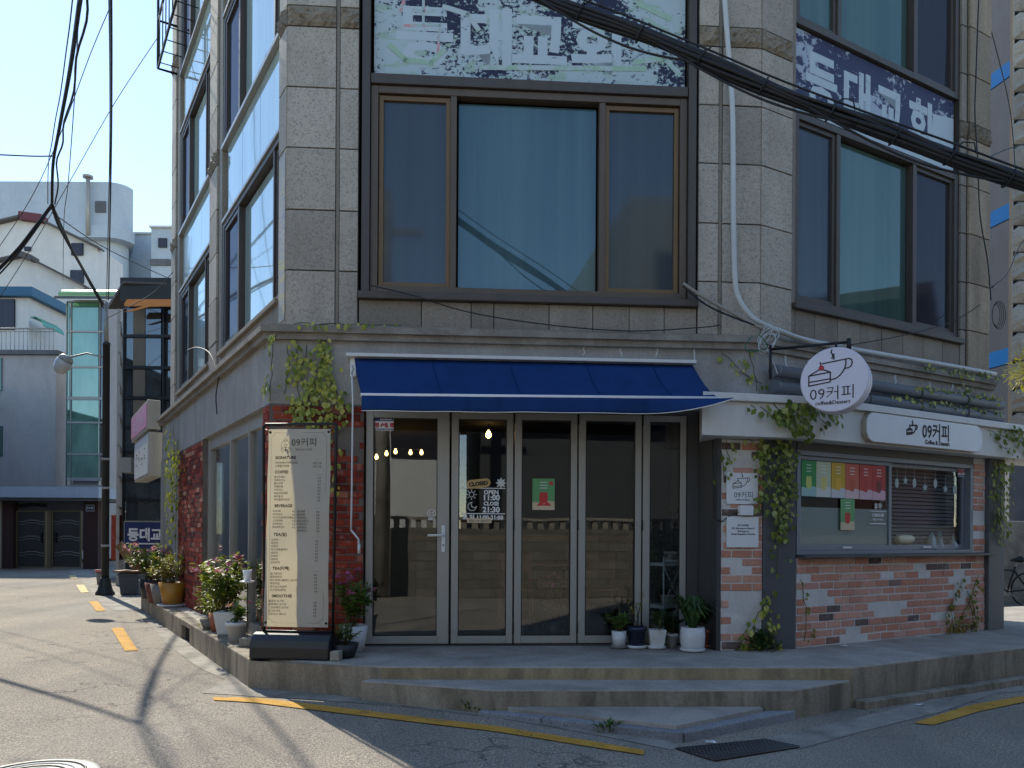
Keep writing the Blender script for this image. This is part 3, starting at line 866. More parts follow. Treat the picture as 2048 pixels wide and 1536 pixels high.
# ------------------------------------------------------------------ take-out kiosk built on to the shop
kio = thing('takeout_kiosk', 'brick clad take-out counter with sliding windows under a white fascia', 'kiosk', K.P(1.5, -.5, 0))
MB().prism([KF.P(.424, .02, 0), corner(KF, .02, K, .015), K.P(.0, -.3, 0), KF.P(.424, -.3, 0)], PZ - .02, 2.285).build('column', M['col_grey'], kio, bevel=.006)
MB().box(K, 3.175, 3.50, -.28, .05, PZ - .05, 2.285).build('column', M['col_grey'], kio, bevel=.006)
MB().prism([KF.P(-.012, .01, 0), KF.P(-.012, -.42, 0), KF.P(-.05, -.42, 0), KF.P(-.05, .01, 0)], PZ - .02, 2.285).build('side_panel', M['dark_alu'], kio)
MB().prism([KF.P(-.05, -.1, 0), KF.P(-.05, -.36, 0), C.P(4.13, -.02, 0), C.P(4.13, .03, 0)], PZ - .02, 2.30).build('return_panel', M['dark_alu'], kio)
random.seed(11)
patches = [(2.02, .98, .16, .10), (1.42, .62, .30, .11), (.30, .78, .2, .12), (2.72, .82, .16, .20), (.82, .38, .16, .09), (1.3, .98, .10, .05), (2.35, .5, .18, .05), (.15, .95, .1, .05)]
def kskip(u, z):
    return any(((u - a) / c) ** 2 + ((z - b) / d) ** 2 < 1 for a, b, c, d in patches)
brick_panel(kio, 'counter_wall', K, .0, .01, 3.17, PZ, 1.165, M['kbrick'], M['plaster'], .2, .064, .014, kskip, .006)
kp = [(.20, 1.08, .16, .06), (.30, .80, .22, .08), (.22, .66, .12, .06), (.25, .52, .2, .08), (.16, 2.12, .2, .10), (.02, 1.9, .06, .12), (.04, 1.5, .05, .2)]
brick_panel(kio, 'brick_pillar', KF, .0, .0, .42, PZ, 2.28, M['kbrick'], M['plaster'], .2, .064, .014, lambda u, z: any(((u - a) / c) ** 2 + ((z - b) / d) ** 2 < 1 for a, b, c, d in kp), .006)
jp = [(3.05, 1.62, .1, .07), (3.1, 1.42, .08, .04)]
brick_panel(kio, 'brick_jamb', K, .0, 2.945, 3.172, 1.2, 2.28, M['kbrick'], M['plaster'], .2, .064, .014, lambda u, z: any(((u - a) / c) ** 2 + ((z - b) / d) ** 2 < 1 for a, b, c, d in jp), .006)
MB().box(K, .005, 3.25, -.2, .11, 1.168, 1.195).build('counter', M['dark_alu'], kio, bevel=.005)
# window
M['frame_blue'] = plain('blue_grey_frame', srgb(128, 134, 144), .45, .2, .06)
MB().box(K, .012, 2.945, -.12, .0, 2.205, 2.285).build('window_head', M['dark_alu'], kio)
wf = MB()
for a, b in ((.012, .06), (2.89, 2.945)): wf.box(K, a, b, -.12, -.0, 1.196, 2.204)
wf.box(K, .06, 2.89, -.12, -.002, 1.196, 1.235); wf.box(K, .06, 2.89, -.12, -.002, 2.16, 2.204)
kw = wf.build('window_frame', M['frame_blue'], kio, bevel=.003)
def sash(u0, u1, n, pane):
    s_ = MB(); t_ = .042
    s_.box(K, u0, u0 + t_, n - .03, n, 1.236, 2.159); s_.box(K, u1 - t_, u1, n - .03, n, 1.236, 2.159)
    s_.box(K, u0 + t_, u1 - t_, n - .03, n - .001, 1.236, 1.29); s_.box(K, u0 + t_, u1 - t_, n - .03, n - .001, 2.12, 2.159)
    o = s_.build('sash', M['frame_blue'], kw, bevel=.003)
    MB().box(K, u0 + .03, u1 - .03, n - .018, n - .012, 1.28, 2.13).build('pane', pane, kw)
    MB().box(K, (u0 + u1) / 2 - .07, (u0 + u1) / 2 + .07, n, n + .012, 1.252, 1.272).build('pull', M['white_plastic'], kw, bevel=.004)
sash(.062, 1.50, -.03, M['glass_door']); sash(1.46, 2.888, -.07, M['glass_door'])
M['frost'] = plain('frosted_film', srgb(176, 192, 188), .55, 0, .05)
MB().box(K, .10, 1.46, -.056, -.05, 1.285, 1.66).build('frosted_film', M['frost'], kw)
# kiosk room
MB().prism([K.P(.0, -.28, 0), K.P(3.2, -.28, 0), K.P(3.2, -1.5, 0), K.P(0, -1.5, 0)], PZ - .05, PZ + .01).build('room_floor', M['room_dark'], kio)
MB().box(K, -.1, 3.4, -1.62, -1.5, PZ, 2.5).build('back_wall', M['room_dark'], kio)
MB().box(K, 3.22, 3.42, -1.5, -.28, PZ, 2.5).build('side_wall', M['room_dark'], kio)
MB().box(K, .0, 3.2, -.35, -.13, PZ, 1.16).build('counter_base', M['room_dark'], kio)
# venetian blind behind the right-hand sash
M['slat'] = plain('blind_slat', srgb(128, 130, 134), .45, 0, .08)
bl = thing('venetian_blind', 'dark venetian blind lowered behind the right sash of the take-out window', 'blind', K.P(2.15, -.17, 1.25))
k = 0; z = 1.27
while z < 2.15:
    MB().hexa([K.P(1.52, -.172, z), K.P(2.88, -.172, z), K.P(2.88, -.19, z + .034), K.P(1.52, -.19, z + .034), K.P(1.52, -.168, z), K.P(2.88, -.168, z), K.P(2.88, -.186, z + .034), K.P(1.52, -.186, z + .034)]).build('slat', M['slat'], bl)
    z += .042
MB().box(K, 1.52, 2.88, -.21, -.16, 2.15, 2.19).build('head_rail', M['slat'], bl)
# fascia and its capping board
S0 = KF.P(-.295, .2, 0); SB = corner(KF, .2, K, .2); SE = K.P(4.6, .2, 0)
MB().prism([S0, SB, SE, K.P(4.6, -.28, 0), K.P(0, -.33, 0), C.P(4.14, .0, 0)], 2.287, 2.60).build('fascia', M['white_panel'], kio, bevel=.004)
S0 = KF.P(-.31, .25, 0); SB = corner(KF, .25, K, .25); SE = K.P(4.62, .25, 0)
MB().prism([S0, SB, SE, K.P(4.62, -.28, 0), K.P(0, -.33, 0), C.P(4.14, .01, 0)], 2.602, 2.672).build('capping', M['white_panel'], kio, bevel=.006)
# wall of the building behind the kiosk
MB().box(R, -.2, 4.0, -1.6, -1.45, PZ, 2.6).build('rear_wall', M['room'], bld)
MB().box(R, 3.75, 4.05, -3.0, -.05, -.2, 2.6).build('flank_wall', M['band'], bld)

# ------------------------------------------------------------------ awning
M['awning'] = plain('awning_cloth', srgb(27, 58, 108), .85, 0, .12, 1.6, streak=.3, spec=.15)
M['awning_in'] = M['awning']
aw = thing('awning', 'retracted blue cloth awning with white rails over the folding doors', 'awning', C.P(2.4, .1, 2.6))
a0, _ = C.at(694, 718, .06); a1, _ = C.at(1389, 718, .06)
MB().box(C, a0, a1, .0, .13, 3.035, 3.068).build('cassette', M['white_panel'], aw, bevel=.006)
for u in (a0 + .03, a1 - .22):
    MB().box(C, u, u + .055, .0, .06, 2.86, 3.034).build('wall_bracket', M['white_plastic'], aw, bevel=.004)
# cloth: sagging grid between roller and front bar
tl, tr = C.P(a0 + .07, .07, 3.03), C.P(a1 - .02, .07, 3.03)
fl, fr_ = at_Y(724, 790, 6.86), at_Y(1438, 797, 6.90)
nu, nv = 40, 10
cl = MB(); gr = []
for i in range(nu + 1):
    row = []
    for j in range(nv + 1):
        a, b = i / nu, j / nv
        p = tl.lerp(tr, a).lerp(fl.lerp(fr_, a), b)
        p.z -= .045 * math.sin(PI * b) + .016 * math.sin(a * 17 + 2 * b) * b * (1 - b) + .010 * math.sin(a * 41) * b * (1 - b)
        row.append(p)
    gr.append(row)
cl.grid(gr)
for i in range(0):
    for j in range(nv): cl.face([gr[i][j], gr[i + 1][j], gr[i + 1][j + 1], gr[i][j + 1]], True)
cl.build('canopy', M['awning'], aw, solid=.003)
for a in (9, 18, 27, 35):
    MB().tube([p + Vector((0, -.002, .003)) for p in gr[a]], .0035, 5).build('seam', plain('awning_seam', srgb(24, 52, 98), .85, spec=.1), aw)
bar = MB(); bd = (fr_ - fl).normalized()
bar.tube([fl - bd * .01, fl.lerp(fr_, .5), fr_ + bd * .01], .018, 8); bar.build('front_bar', M['white_plastic'], aw)
val = MB(); gr = []
for i in range(nu + 1):
    a = i / nu; p = fl.lerp(fr_, a)
    fl_ = max(0, (a - .80) / .20)
    swing = Vector((.10 * fl_, -.17 * fl_ * fl_, .115 * fl_ * fl_))
    wob = .012 * math.sin(a * 31) + .008 * math.sin(a * 13 + 1)
    row = []
    for j in range(5):
        b = j / 4
        q = p + Vector((0, -.012 - wob * b, -.005 - .135 * b)) + swing * b
        row.append(q)
    gr.append(row)
val.grid(gr)
for i in range(0):
    for j in range(4): val.face([gr[i][j], gr[i + 1][j], gr[i + 1][j + 1], gr[i][j + 1]], True)
val.build('valance', M['awning'], aw, solid=.003)
pip = MB(); pip.tube([r[-1] for r in gr], .0045, 5); pip.build('valance_piping', M['white_plastic'], aw)
for a in (.16, .84):
    s_ = tl.lerp(tr, a) + Vector((0, .02, -.12)); e_ = fl.lerp(fr_, a) + Vector((0, .03, -.02))
    MB().tube([s_, s_.lerp(e_, .5) + Vector((.2 if a < .5 else -.2, .03, -.09)), e_], .016, 8).build('folding_arm', M['white_plastic'], aw)
# crank handle hanging at the left
ck = [at_Y(704, 750, 7.25), at_Y(706, 800, 7.25), at_Y(703, 1020, 7.25), at_Y(702, 1060, 7.25), at_Y(717, 1078, 7.25), at_Y(718, 1107, 7.25)]
cr_ = thing('awning_crank', 'white bent crank rod hanging from the awning beside the brick pier', 'crank', ck[-1])
MB().tube(ck[:4], .009, 8).build('rod', M['white_plastic'], cr_)
MB().tube(ck[3:], .010, 8).build('handle', M['white_plastic'], cr_)
MB().tube([ck[0] + Vector((0, 0, .09)), ck[0] + Vector((.012, 0, .06)), ck[0] + Vector((.0, 0, .02)), ck[0]], .008, 8).build('hook', M['grey_alu'], cr_)
MB().tube([ck[5] + Vector((0, 0, .09)), ck[5] - Vector((0, 0, .0))], .014, 10).build('grip', M['white_plastic'], cr_)

# ------------------------------------------------------------------ signs of the shop
# oblong fascia sign
u0, _ = K.at(1732, 850, .26); u1, _ = K.at(1963, 880, .26)
zc, hh = 2.447, .145; r_ = .11
sg = thing('fascia_sign', 'long white rounded sign with black cup drawing on the kiosk fascia', 'sign', K.P((u0 + u1) / 2, .2, zc - hh))
pts_ = arc(u1 - r_, zc + hh - r_, r_, 0, 90, 8) + arc(u0 + r_, zc + hh - r_, r_, 90, 180, 8) + arc(u0 + r_, zc - hh + r_, r_, 180, 270, 8) + arc(u1 - r_, zc - hh + r_, r_, 270, 360, 8)
M['sign_white'] = plain('sign_white', srgb(222, 224, 226), .4, 0, .02)
M['trim_brass'] = plain('sign_edge', srgb(176, 168, 150), .4, .3, .05)
MB().extr([K.P(a, .202, b) for a, b in pts_], K.n * .06).build('edge_band', M['trim_brass'], sg)
ins = [((a - (u0 + u1) / 2) * .995 + (u0 + u1) / 2, (b - zc) * .96 + zc) for a, b in pts_]
MB().extr([K.P(a, .262, b) for a, b in ins], K.n * .006).build('face', M['sign_white'], sg)
pl = fplane(K, 0, .27, 0)
pm = MB()
ui, _ = K.at(1826, 870, .27); ut, _ = K.at(1842, 870, .27)
cup_icon(pm, pl, ui, 2.43, .135, .016)
txt(pm, pl, '09커피', ut + .02, 2.40, .185, .004, sx=.92)
txt(pm, pl, 'Coffee & Dessert', ut + .07, 2.335, .060, .0025)
pm.build('lettering', M['black_print'], sg)
# round hanging sign
sc = at_Y(1668, 759, 6.85); SR = .284
nrm = Vector((-.52, -.85, 0)).normalized(); xd = Vector((-nrm.y, nrm.x, 0))
rs = thing('round_sign', 'round white double faced blade sign with cake and cup drawing', 'sign', sc - Vector((0, 0, SR)))
MX = Matrix((xd, Vector((0, 0, 1)), nrm)).transposed()
M['sign_lilac'] = plain('sign_pearl', srgb(214, 212, 226), .35, 0, .02)
MB().lathe([(SR - .008, .0), (SR, -.008), (SR, -.085), (SR - .008, -.09)], sc, 64, False, MX).build('front_drum', M['sign_lilac'], rs)
MB().lathe([(SR - .03, -.092), (SR - .03, -.118)], sc, 48, False, MX).build('gap', M['black'], rs)
MB().lathe([(SR - .008, -.12), (SR, -.128), (SR, -.205), (SR - .008, -.21)], sc, 64, False, MX).build('rear_drum', M['sign_lilac'], rs)
pl = Pl(sc + nrm * .002, xd, (0, 0, 1)); pm = MB(); ch = MB()
cup_icon(pm, pl, -.0, .0, SR * .98, .011, 0, ch)
txt(pm, pl, '09커피', -.205, -.165, .135, -.0005, sx=1.0)
txt(pm, pl, 'coffee&Dessert', -.155, -.215, .046, .001)
pm.build('drawing', M['black_print'], rs)
M['cherry'] = plain('cherry_red', srgb(176, 36, 52), .5, 0, .03)
ch.build('cherry', M['cherry'], rs)
br = MB()
e0 = at_Y(1541, 699, 7.42); e1 = at_Y(1698, 684, 6.9)
br.tube([e0, e1], .013, 8); br.tube([e1 + Vector((0, 0, .03)), e1 - Vector((0, 0, .07))], .02, 8)
br.tube([e0 + Vector((0, 0, .04)), e0 - Vector((0, 0, .28))], .014, 8)
br.tube([sc + nrm * -.1 + Vector((0, 0, SR - .02)), sc + nrm * -.1 + Vector((0, 0, SR + .06))], .012, 8)
br.build('bracket', M['black'], rs)
# two plaques and a junction box on the brick pillar
def plaque(px0, py0, px1, py1, label, fn):
    a, zt = KF.at(px0, py0, .03); b, _ = KF.at(px1, py0, .03); _, zb = KF.at(px0, py1, .03)
    o = thing('plaque', label, 'plaque', KF.P((a + b) / 2, .02, zb))
    MB().box(KF, a, b, .012, .036, zb, zt).build('plate', M['white_plastic'], o, bevel=.006)
    m_ = MB(); fn(m_, fplane(KF, (a + b) / 2, .0368, (zb + zt) / 2), b - a); m_.build('print', M['black_print'], o)
def pq1(m_, pl, w):
    cup_icon(m_, pl, 0, .02, w * .42, .006); txt(m_, pl, '09커피', -.09, -.085, .07, 0); txt(m_, pl, 'coffee & Dessert', 0, -.112, .021, .0006, 'CENTER')
def pq2(m_, pl, w):
    for i, s_ in enumerate(['09 COFFEE', '54, Gangseo-ro 46ga-gil', 'Gangseo-gu', 'Seoul, Republic of Korea']):
        txt(m_, pl, s_, 0, .055 - i * .027, .024, .0008, 'CENTER')
plaque(1454, 945, 1516, 1008, 'white square plaque with cake and cup drawing on the brick pillar', pq1)
plaque(1454, 1033, 1517, 1095, 'white square plaque with four lines of address on the brick pillar', pq2)
a, zt = KF.at(1477, 1011, .03); b, zb = KF.at(1503, 1031, .03)
jb = MB(); jb.box(KF, a, b, .01, .07, zb, zt); tag(jb.build('junction_box', M['white_plastic'], bevel=.005), 'small white electric box between the two square plaques', 'box')
wr = MB(); wr.tube([KF.P(a, .03, zb + .03), KF.P(a - .1, .03, zb - .01), KF.P(a - .16, .02, zb - .06), KF.P(a - .24, .02, zb - .03), KF.P(a - .26, .02, 2.27)], .005, 5)
tag(wr.build('wire', M['rubber']), 'thin dark wire drooping from the electric box beside the plaques', 'wire')
# pipes on the wall above the kiosk
M['lagging'] = plain('pipe_lagging', srgb(96, 100, 104), .6, 0, .15, 5, bump=.4, bscale=20)
PIPES = []
for i, (y0, y1, lab) in enumerate(((748, 806, 'upper grey lagged pipe running along the wall above the kiosk'), (778, 832, 'lower grey lagged pipe running along the wall above the kiosk'))):
    a, z0 = R.at(1548, y0, .09); b, z1 = R.at(2002, y1, .09)
    p = thing('lagged_pipe', lab, 'pipe', R.P(a, .09, min(z0, z1)))
    z = (z0 + z1) / 2
    t_ = MB(); t_.tube([R.P(a, .09, z), R.P(b, .09, z)], .058, 14); t_.build('pipe', M['lagging'], p)
    c_ = MB(); c_.tube([R.P(a - .012, .09, z), R.P(a + .05, .09, z)], .062, 14); c_.build('end_cap', M['lagging'], p)
    for k in range(4):
        uu = a + .5 + k * .9
        MB().tube([R.P(uu, .09, z), R.P(uu + .03, .09, z)], .064, 14).build('clamp', M['dark_alu'], p)
    PIPES.append(z)
# ------------------------------------------------------------------ old church lettering in the transom panels
M['vinyl_c'] = m_peeled('peeled_vinyl', srgb(176, 192, 196), srgb(44, 48, 72), srgb(156, 182, 162), 20.0, .52)
M['vinyl_r'] = m_peeled('peeled_vinyl_navy', srgb(168, 178, 192), srgb(58, 62, 92), None, 11.0, .44)
M['ghost_white'] = m_peeled('ghost_lettering', srgb(184, 198, 204), srgb(120, 132, 146), None, 16.0, .70)
M['ghost_pink'] = m_peeled('ghost_pink', srgb(206, 150, 158), srgb(170, 190, 190), None, 12.0, .55)
M['ghost_green'] = m_peeled('ghost_green', srgb(160, 190, 166), srgb(182, 196, 198), None, 12.0, .50)
sp = MB().box(C, .95, 4.005, Cu - .10, Cu - .055, 5.80, 6.70).build('window_sign', M['vinyl_c'], bld, label='peeling white and navy vinyl panel with faded Korean lettering')
n_ = Cu - .0535
for s_, px, mt in (('등', 790, 'ghost_white'), ('대', 915, 'ghost_white'), ('교', 1020, 'ghost_white'), ('회', 1140, 'ghost_white')):
    mb = MB(); u, z = C.at(px, 128, n_); text_mb(mb, s_, C, u, n_, 5.98, .62, .022, sx=1.0); mb.build('faded_letter', M[mt], sp, fix=False)
mb = MB(); pl = fplane(C, 0, n_ + .0015, 0)
for pts_ in ([(1.32, 6.45), (1.52, 6.45)], [(1.42, 6.70), (1.42, 6.32)], [(1.24, 6.30), (1.58, 6.32), (1.56, 6.02)], [(1.20, 6.44), (1.28, 6.7)]): m_ = MB(); stroke(m_, pl, pts_, .026); m_.build('faded_stroke', M['ghost_pink'], sp, fix=False)
for pts_ in ([(1.1, 6.1), (1.25, 5.97), (1.5, 5.95), (1.62, 6.08)], [(2.0, 5.93), (3.6, 5.99)], [(1.62, 6.5), (1.85, 6.44), (1.95, 6.3)], [(3.5, 6.05), (3.8, 6.1), (3.95, 5.95)], [(3.55, 6.62), (3.85, 6.5)], [(2.6, 6.55), (2.9, 6.62)], [(1.05, 6.6), (1.2, 6.68)], [(3.1, 6.3), (3.3, 6.45), (3.5, 6.3)]): m_ = MB(); stroke(m_, pl, pts_, .05, .0008); m_.build('faded_stroke', M['ghost_green'], sp, fix=False)
n_ = Ru - .075
sp = MB().box(R, .56, 3.36, Ru - .12, n_, 5.80, 6.655).build('window_sign', M['vinyl_r'], bld, label='peeling navy vinyl panel with white Korean lettering')
for s_, px, py in (('등', 1610, 0), ('대', 1684, 0), ('교', 1750, 0), ('회', 1816, 0)):
    mb = MB(); u, z = R.at(px, 200, n_); text_mb(mb, s_, R, u, n_ + .002, 5.97, .62, .022, sx=.9); mb.build('letter', M['ghost_white'], sp, fix=False)
mb = MB(); pl = fplane(R, 0, n_ + .001, 0)
mb.face([pl.P(.56, 5.80), pl.P(2.3, 5.80), pl.P(3.0, 5.98), pl.P(3.36, 6.4), pl.P(3.36, 6.1), pl.P(3.36, 5.80)][:0] or [pl.P(.56, 5.80), pl.P(3.36, 5.80), pl.P(3.36, 6.45), pl.P(2.95, 6.40), pl.P(2.90, 6.0), pl.P(1.6, 5.93), pl.P(.56, 5.95)])
mb.build('bare_patch', M['ghost_white'], sp, fix=False)
# poster strip on the corner stone
M['old_poster'] = m_peeled('old_poster', srgb(168, 166, 158), srgb(120, 132, 160), srgb(190, 180, 120), 26.0, .60)
MB().box(L, ulL + .02, .20, Lu, Lu + .006, 3.42, 5.0).build('pasted_strip', M['old_poster'], bld, label='weathered printed paper strip')
# white filler streaks on the concrete band
M['filler'] = plain('white_filler', srgb(196, 204, 208), .8, 0, .1)
for px, y0, y1 in ((1168, 676, 712), (1242, 678, 716), (1314, 680, 716), (1386, 681, 738)):
    u, z0 = C.at(px, y1, .0); _, z1 = C.at(px, y0, .0)
    mb = MB(); mb.tube([C.P(u + random.uniform(-.015, .015), .001, z1 + (z0 - z1) * k / 5) for k in range(6)], [.012, .009, .01, .007, .009, .004], 6)
    mb.build('filler_streak', M['filler'], bld)
for px, y0, y1 in ((1572, 692, 745), (1618, 700, 735), (1860, 765, 790), (1905, 760, 790), (1790, 750, 780)):
    u, z0 = R.at(px, y1, -.01); _, z1 = R.at(px, y0, -.01)
    mb = MB(); mb.tube([R.P(u + random.uniform(-.02, .02), -.018, z1 + (z0 - z1) * k / 5) for k in range(6)], [.02, .014, .016, .012, .014, .006], 6)
    mb.build('filler_streak', M['filler'], bld)

# ------------------------------------------------------------------ print and stickers on the door glass
M['poster_green'] = plain('poster_green', srgb(96, 160, 104), .5, 0, .06)
M['poster_cream'] = plain('poster_cream', srgb(206, 188, 158), .5, 0, .06)
M['poster_red'] = plain('poster_red', srgb(196, 52, 50), .5, 0, .1)
dg_ = dn + .008
mb = MB(); pl = fplane(C, 0, dg_, 0)
ul, z1 = C.at(922, 976, dg_); ur, _ = C.at(1010, 976, dg_)
_, z2_ = C.at(922, 1027, dg_)
stroke(mb, pl, [(ul, z1), (ur, z1)], .008); stroke(mb, pl, [(ul, z2_), (ur, z2_)], .008)
hu = (ul + ur) / 2 + .08
txt(mb, pl, 'OPEN', hu, z1 - .056, .055, .002, 'CENTER'); txt(mb, pl, '11:00', hu, z1 - .115, .075, .003, 'CENTER')
txt(mb, pl, 'CLOSE', hu, z1 - .165, .05, .002, 'CENTER'); txt(mb, pl, '21:30', hu, z1 - .232, .075, .003, 'CENTER')
txt(mb, pl, '토 일 11:00-21:00', (ul + ur) / 2, z2_ - .055, .055, .002, 'CENTER')
su, sz = C.at(943, 989, dg_)
stroke(mb, pl, arc(su, sz, .024, 0, 360, 16), .006)
for k in range(8):
    a = k * PI / 4
    stroke(mb, pl, [(su + .034 * math.cos(a), sz + .034 * math.sin(a)), (su + .05 * math.cos(a), sz + .05 * math.sin(a))], .006)
su, sz = C.at(944, 1013, dg_)
stroke(mb, pl, arc(su, sz, .04, 100, 350, 14), .006); stroke(mb, pl, arc(su + .022, sz + .02, .03, 130, 320, 10), .006)
su, sz = C.at(1002, 966, dg_)
for k in range(4):
    a = k * PI / 4
    stroke(mb, pl, [(su + .045 * math.cos(a), sz + .045 * math.sin(a)), (su - .045 * math.cos(a), sz - .045 * math.sin(a))], .010)
for k in range(8):
    a = k * PI / 4 + PI / 8
    disc(mb, pl, (su + .03 * math.cos(a), sz + .03 * math.sin(a)), .006, 0, 6)
tag(mb.build('opening_hours', M['white_print'], fix=False), 'white opening hours print with sun and moon on the folding door glass', 'lettering')
mb = MB(); a, z = C.at(934, 1036, dg_); b, zb = C.at(983, 1046, dg_); rect(mb, pl, a, zb, b, z)
o = mb.build('paper_strip', M['poster_cream'], solid=.001); tag(o, 'small paper strip with grey note stuck below the opening hours', 'note')
pm = MB(); txt(pm, pl, '공휴일 11:00~21:00 입니다', (a + b) / 2, zb + .012, .024, .0005, 'CENTER', .75, .002); pm.build('print', M['grey_print'], o)
# CLOSED tag
M['wood_tag'] = plain('wood_tag', srgb(190, 158, 104), .6, 0, .12)
cu_, cz_ = C.at(957, 967, dg_ + .02)
ct = thing('closed_tag', 'oval wooden tag reading CLOSED hanging inside the folding door glass', 'sign', C.P(cu_, dg_ + .01, cz_ - .05))
rot = .12; X = C.d * math.cos(rot) + Vector((0, 0, math.sin(rot))); Y_ = Vector((0, 0, math.cos(rot))) - C.d * math.sin(rot)
pl2 = Pl(C.P(cu_, dg_ + .004, cz_), X, Y_)
pts_ = arc(.075, 0, .042, -90, 90, 8) + arc(-.075, 0, .042, 90, 270, 8)
MB().extr([pl2.P(a, b) for a, b in pts_], pl2.n * .008).build('board', M['wood_tag'], ct)
pm = MB(); txt(pm, pl2, 'CLOSED', 0, -.018, .05, .003, 'CENTER', 1, .009); pm.build('lettering', M['black_print'], ct)
# smiley sticker
mb = MB(); su, sz = C.at(863, 1027, dg_)
stroke(mb, pl, arc(su, sz, .038, 0, 360, 20), .006); stroke(mb, pl, arc(su, sz + .004, .022, 200, 340, 8), .006)
disc(mb, pl, (su - .013, sz + .01), .005, 0, 8); disc(mb, pl, (su + .013, sz + .01), .005, 0, 8)
txt(mb, pl, 'SMILE', su, sz - .065, .028, .001, 'CENTER')
tag(mb.build('smiley_sticker', M['white_print'], fix=False), 'white round smiley face sticker beside the door handle', 'sticker')
# patrol notice
def notice(fr, n, a, b, z0, z1, label, par=None):
    o = thing('notice', label, 'notice', fr.P((a + b) / 2, n, z0))
    MB().box(fr, a, b, n, n + .002, z0, z1).build('sheet', M['white_print'], o)
    pl = fplane(fr, 0, n + .0028, 0); h = z1 - z0
    nv = MB(); rect(nv, pl, a + .004, z1 - h * .34, b - .004, z1 - .004); rect(nv, pl, a + .004, z0 + .004, b - .004, z0 + h * .15); nv.build('blue_panel', plain('notice_blue', srgb(44, 56, 112), .5), o, fix=False)
    rd = MB(); txt(rd, pl, '특별 순찰 중', (a + b) / 2, z0 + h * .27, h * .32, .003, 'CENTER', (b - a) / (h * .32 * 5.0)); rd.build('lettering', plain('notice_red', srgb(196, 44, 60), .5), o)
    wt = MB()
    for k in range(6): rect(wt, pl, a + (b - a) * (.40 + k * .09), z1 - h * .27, a + (b - a) * (.455 + k * .09), z1 - h * .18, .0008)
    for k in range(7): rect(wt, pl, a + (b - a) * (.08 + k * .12), z0 + h * .055, a + (b - a) * (.17 + k * .12), z0 + h * .10, .0008)
    wt.build('small_print', M['white_print'], o, fix=False, kind='stuff')
a, z1_ = C.at(743, 832, dg_); b, z0_ = C.at(787, 862, dg_)
notice(C, dg_, a, b, z0_, z1_, 'blue and white patrol notice with red lettering at the top of the glass door')
# green drink poster
def drink_poster(fr, n, a, b, z0, z1, name, label, top, low, glass, cat='poster', group=None):
    o = thing(name, label, cat, fr.P((a + b) / 2, n, z0), group)
    MB().box(fr, a, b, n, n + .0015, z0, z1).build('sheet', top, o)
    pl = fplane(fr, 0, n + .0022, 0); w, h = b - a, z1 - z0; c = (a + b) / 2
    m_ = MB(); m_.face([pl.P(a, z0), pl.P(b, z0), pl.P(b, z0 + h * .27), pl.P(a + w * .6, z0 + h * .30), pl.P(a + w * .5, z0 + h * .22), pl.P(a, z0 + h * .26)]); m_.build('lower_field', low, o, fix=False)
    m_ = MB(); pts_ = arc(c, z0 + h * .36, w * .20, 180, 360, 8, h * .16) + [(c + w * .17, z0 + h * .56), (c - w * .17, z0 + h * .56)]
    m_.face([pl.P(x, y, .0006) for x, y in pts_]); m_.build('drink', glass, o, fix=False)
    m_ = MB()
    for k in range(3): stroke(m_, pl, [(c - w * .16, z1 - h * (.12 + k * .09)), (c + w * .16, z1 - h * (.12 + k * .09))], h * .018, .0006)
    m_.build('caption', M['white_print'], o, fix=False)
    return o
a, z1_ = C.at(1065, 957, dg_); b, z0_ = C.at(1109, 1020, dg_)
o = drink_poster(C, dg_, a, b, z0_, z1_, 'drink_poster', 'green poster of a red watermelon drink on the folding door glass', M['poster_green'], M['poster_cream'], M['poster_red'])
m_ = MB(); pl = fplane(C, 0, dg_ + .003, 0); c = (a + b) / 2
disc(m_, pl, (b - .035, z1_ - .045), .02); m_.face([pl.P(x, y) for x, y in [(a + .04, z0_ + .04), (c - .02, z0_ + .09), (c, z0_ + .05), (b - .07, z0_ + .08), (b - .03, z0_ + .04)]]); m_.build('melon_slices', M['poster_red'], o, fix=False)

# ------------------------------------------------------------------ posters and film on the kiosk window
PC = [('green', (34, 138, 74), (150, 190, 186), (190, 200, 110)), ('pale', (190, 198, 170), (206, 212, 208), (214, 200, 120)), ('yellow', (200, 162, 40), (196, 200, 206), (220, 176, 50)),
      ('coral', (196, 92, 74), (214, 188, 190), (186, 80, 50)), ('red', (184, 52, 46), (208, 176, 186), (176, 40, 40)), ('crimson', (176, 38, 46), (208, 170, 182), (120, 26, 30))]
kn = -.028
xs = [1602, 1632, 1662, 1690, 1718, 1744, 1771]
for i, (nm, t1, t2, t3) in enumerate(PC):
    a, _ = K.at(xs[i], 950, kn); b, _ = K.at(xs[i + 1], 950, kn)
    drink_poster(K, kn + (.0 if i % 2 else .002), a + .003, b - .003, 1.765 - i * .002, 2.112, 'drink_poster', '%s drink poster in the row along the top of the take-out window' % nm,
                 plain('pt_' + nm, srgb(*t1), .5, 0, .05), plain('pl_' + nm, srgb(*t2), .5, 0, .05), plain('pg_' + nm, srgb(*t3), .5, 0, .1), group='drink posters on the take-out window')
a, _ = K.at(1681, 1010, kn); b, _ = K.at(1709, 1010, kn)
drink_poster(K, kn, a, b, 1.44, 1.755, 'drink_poster', 'narrow green watermelon drink poster hanging below the row in the take-out window', M['poster_green'], M['poster_cream'], M['poster_red'])
mb = MB(); pl = fplane(K, 0, kn, 0)
a, _ = K.at(1740, 1010, kn); b, _ = K.at(1772, 1010, kn); c = (a + b) / 2
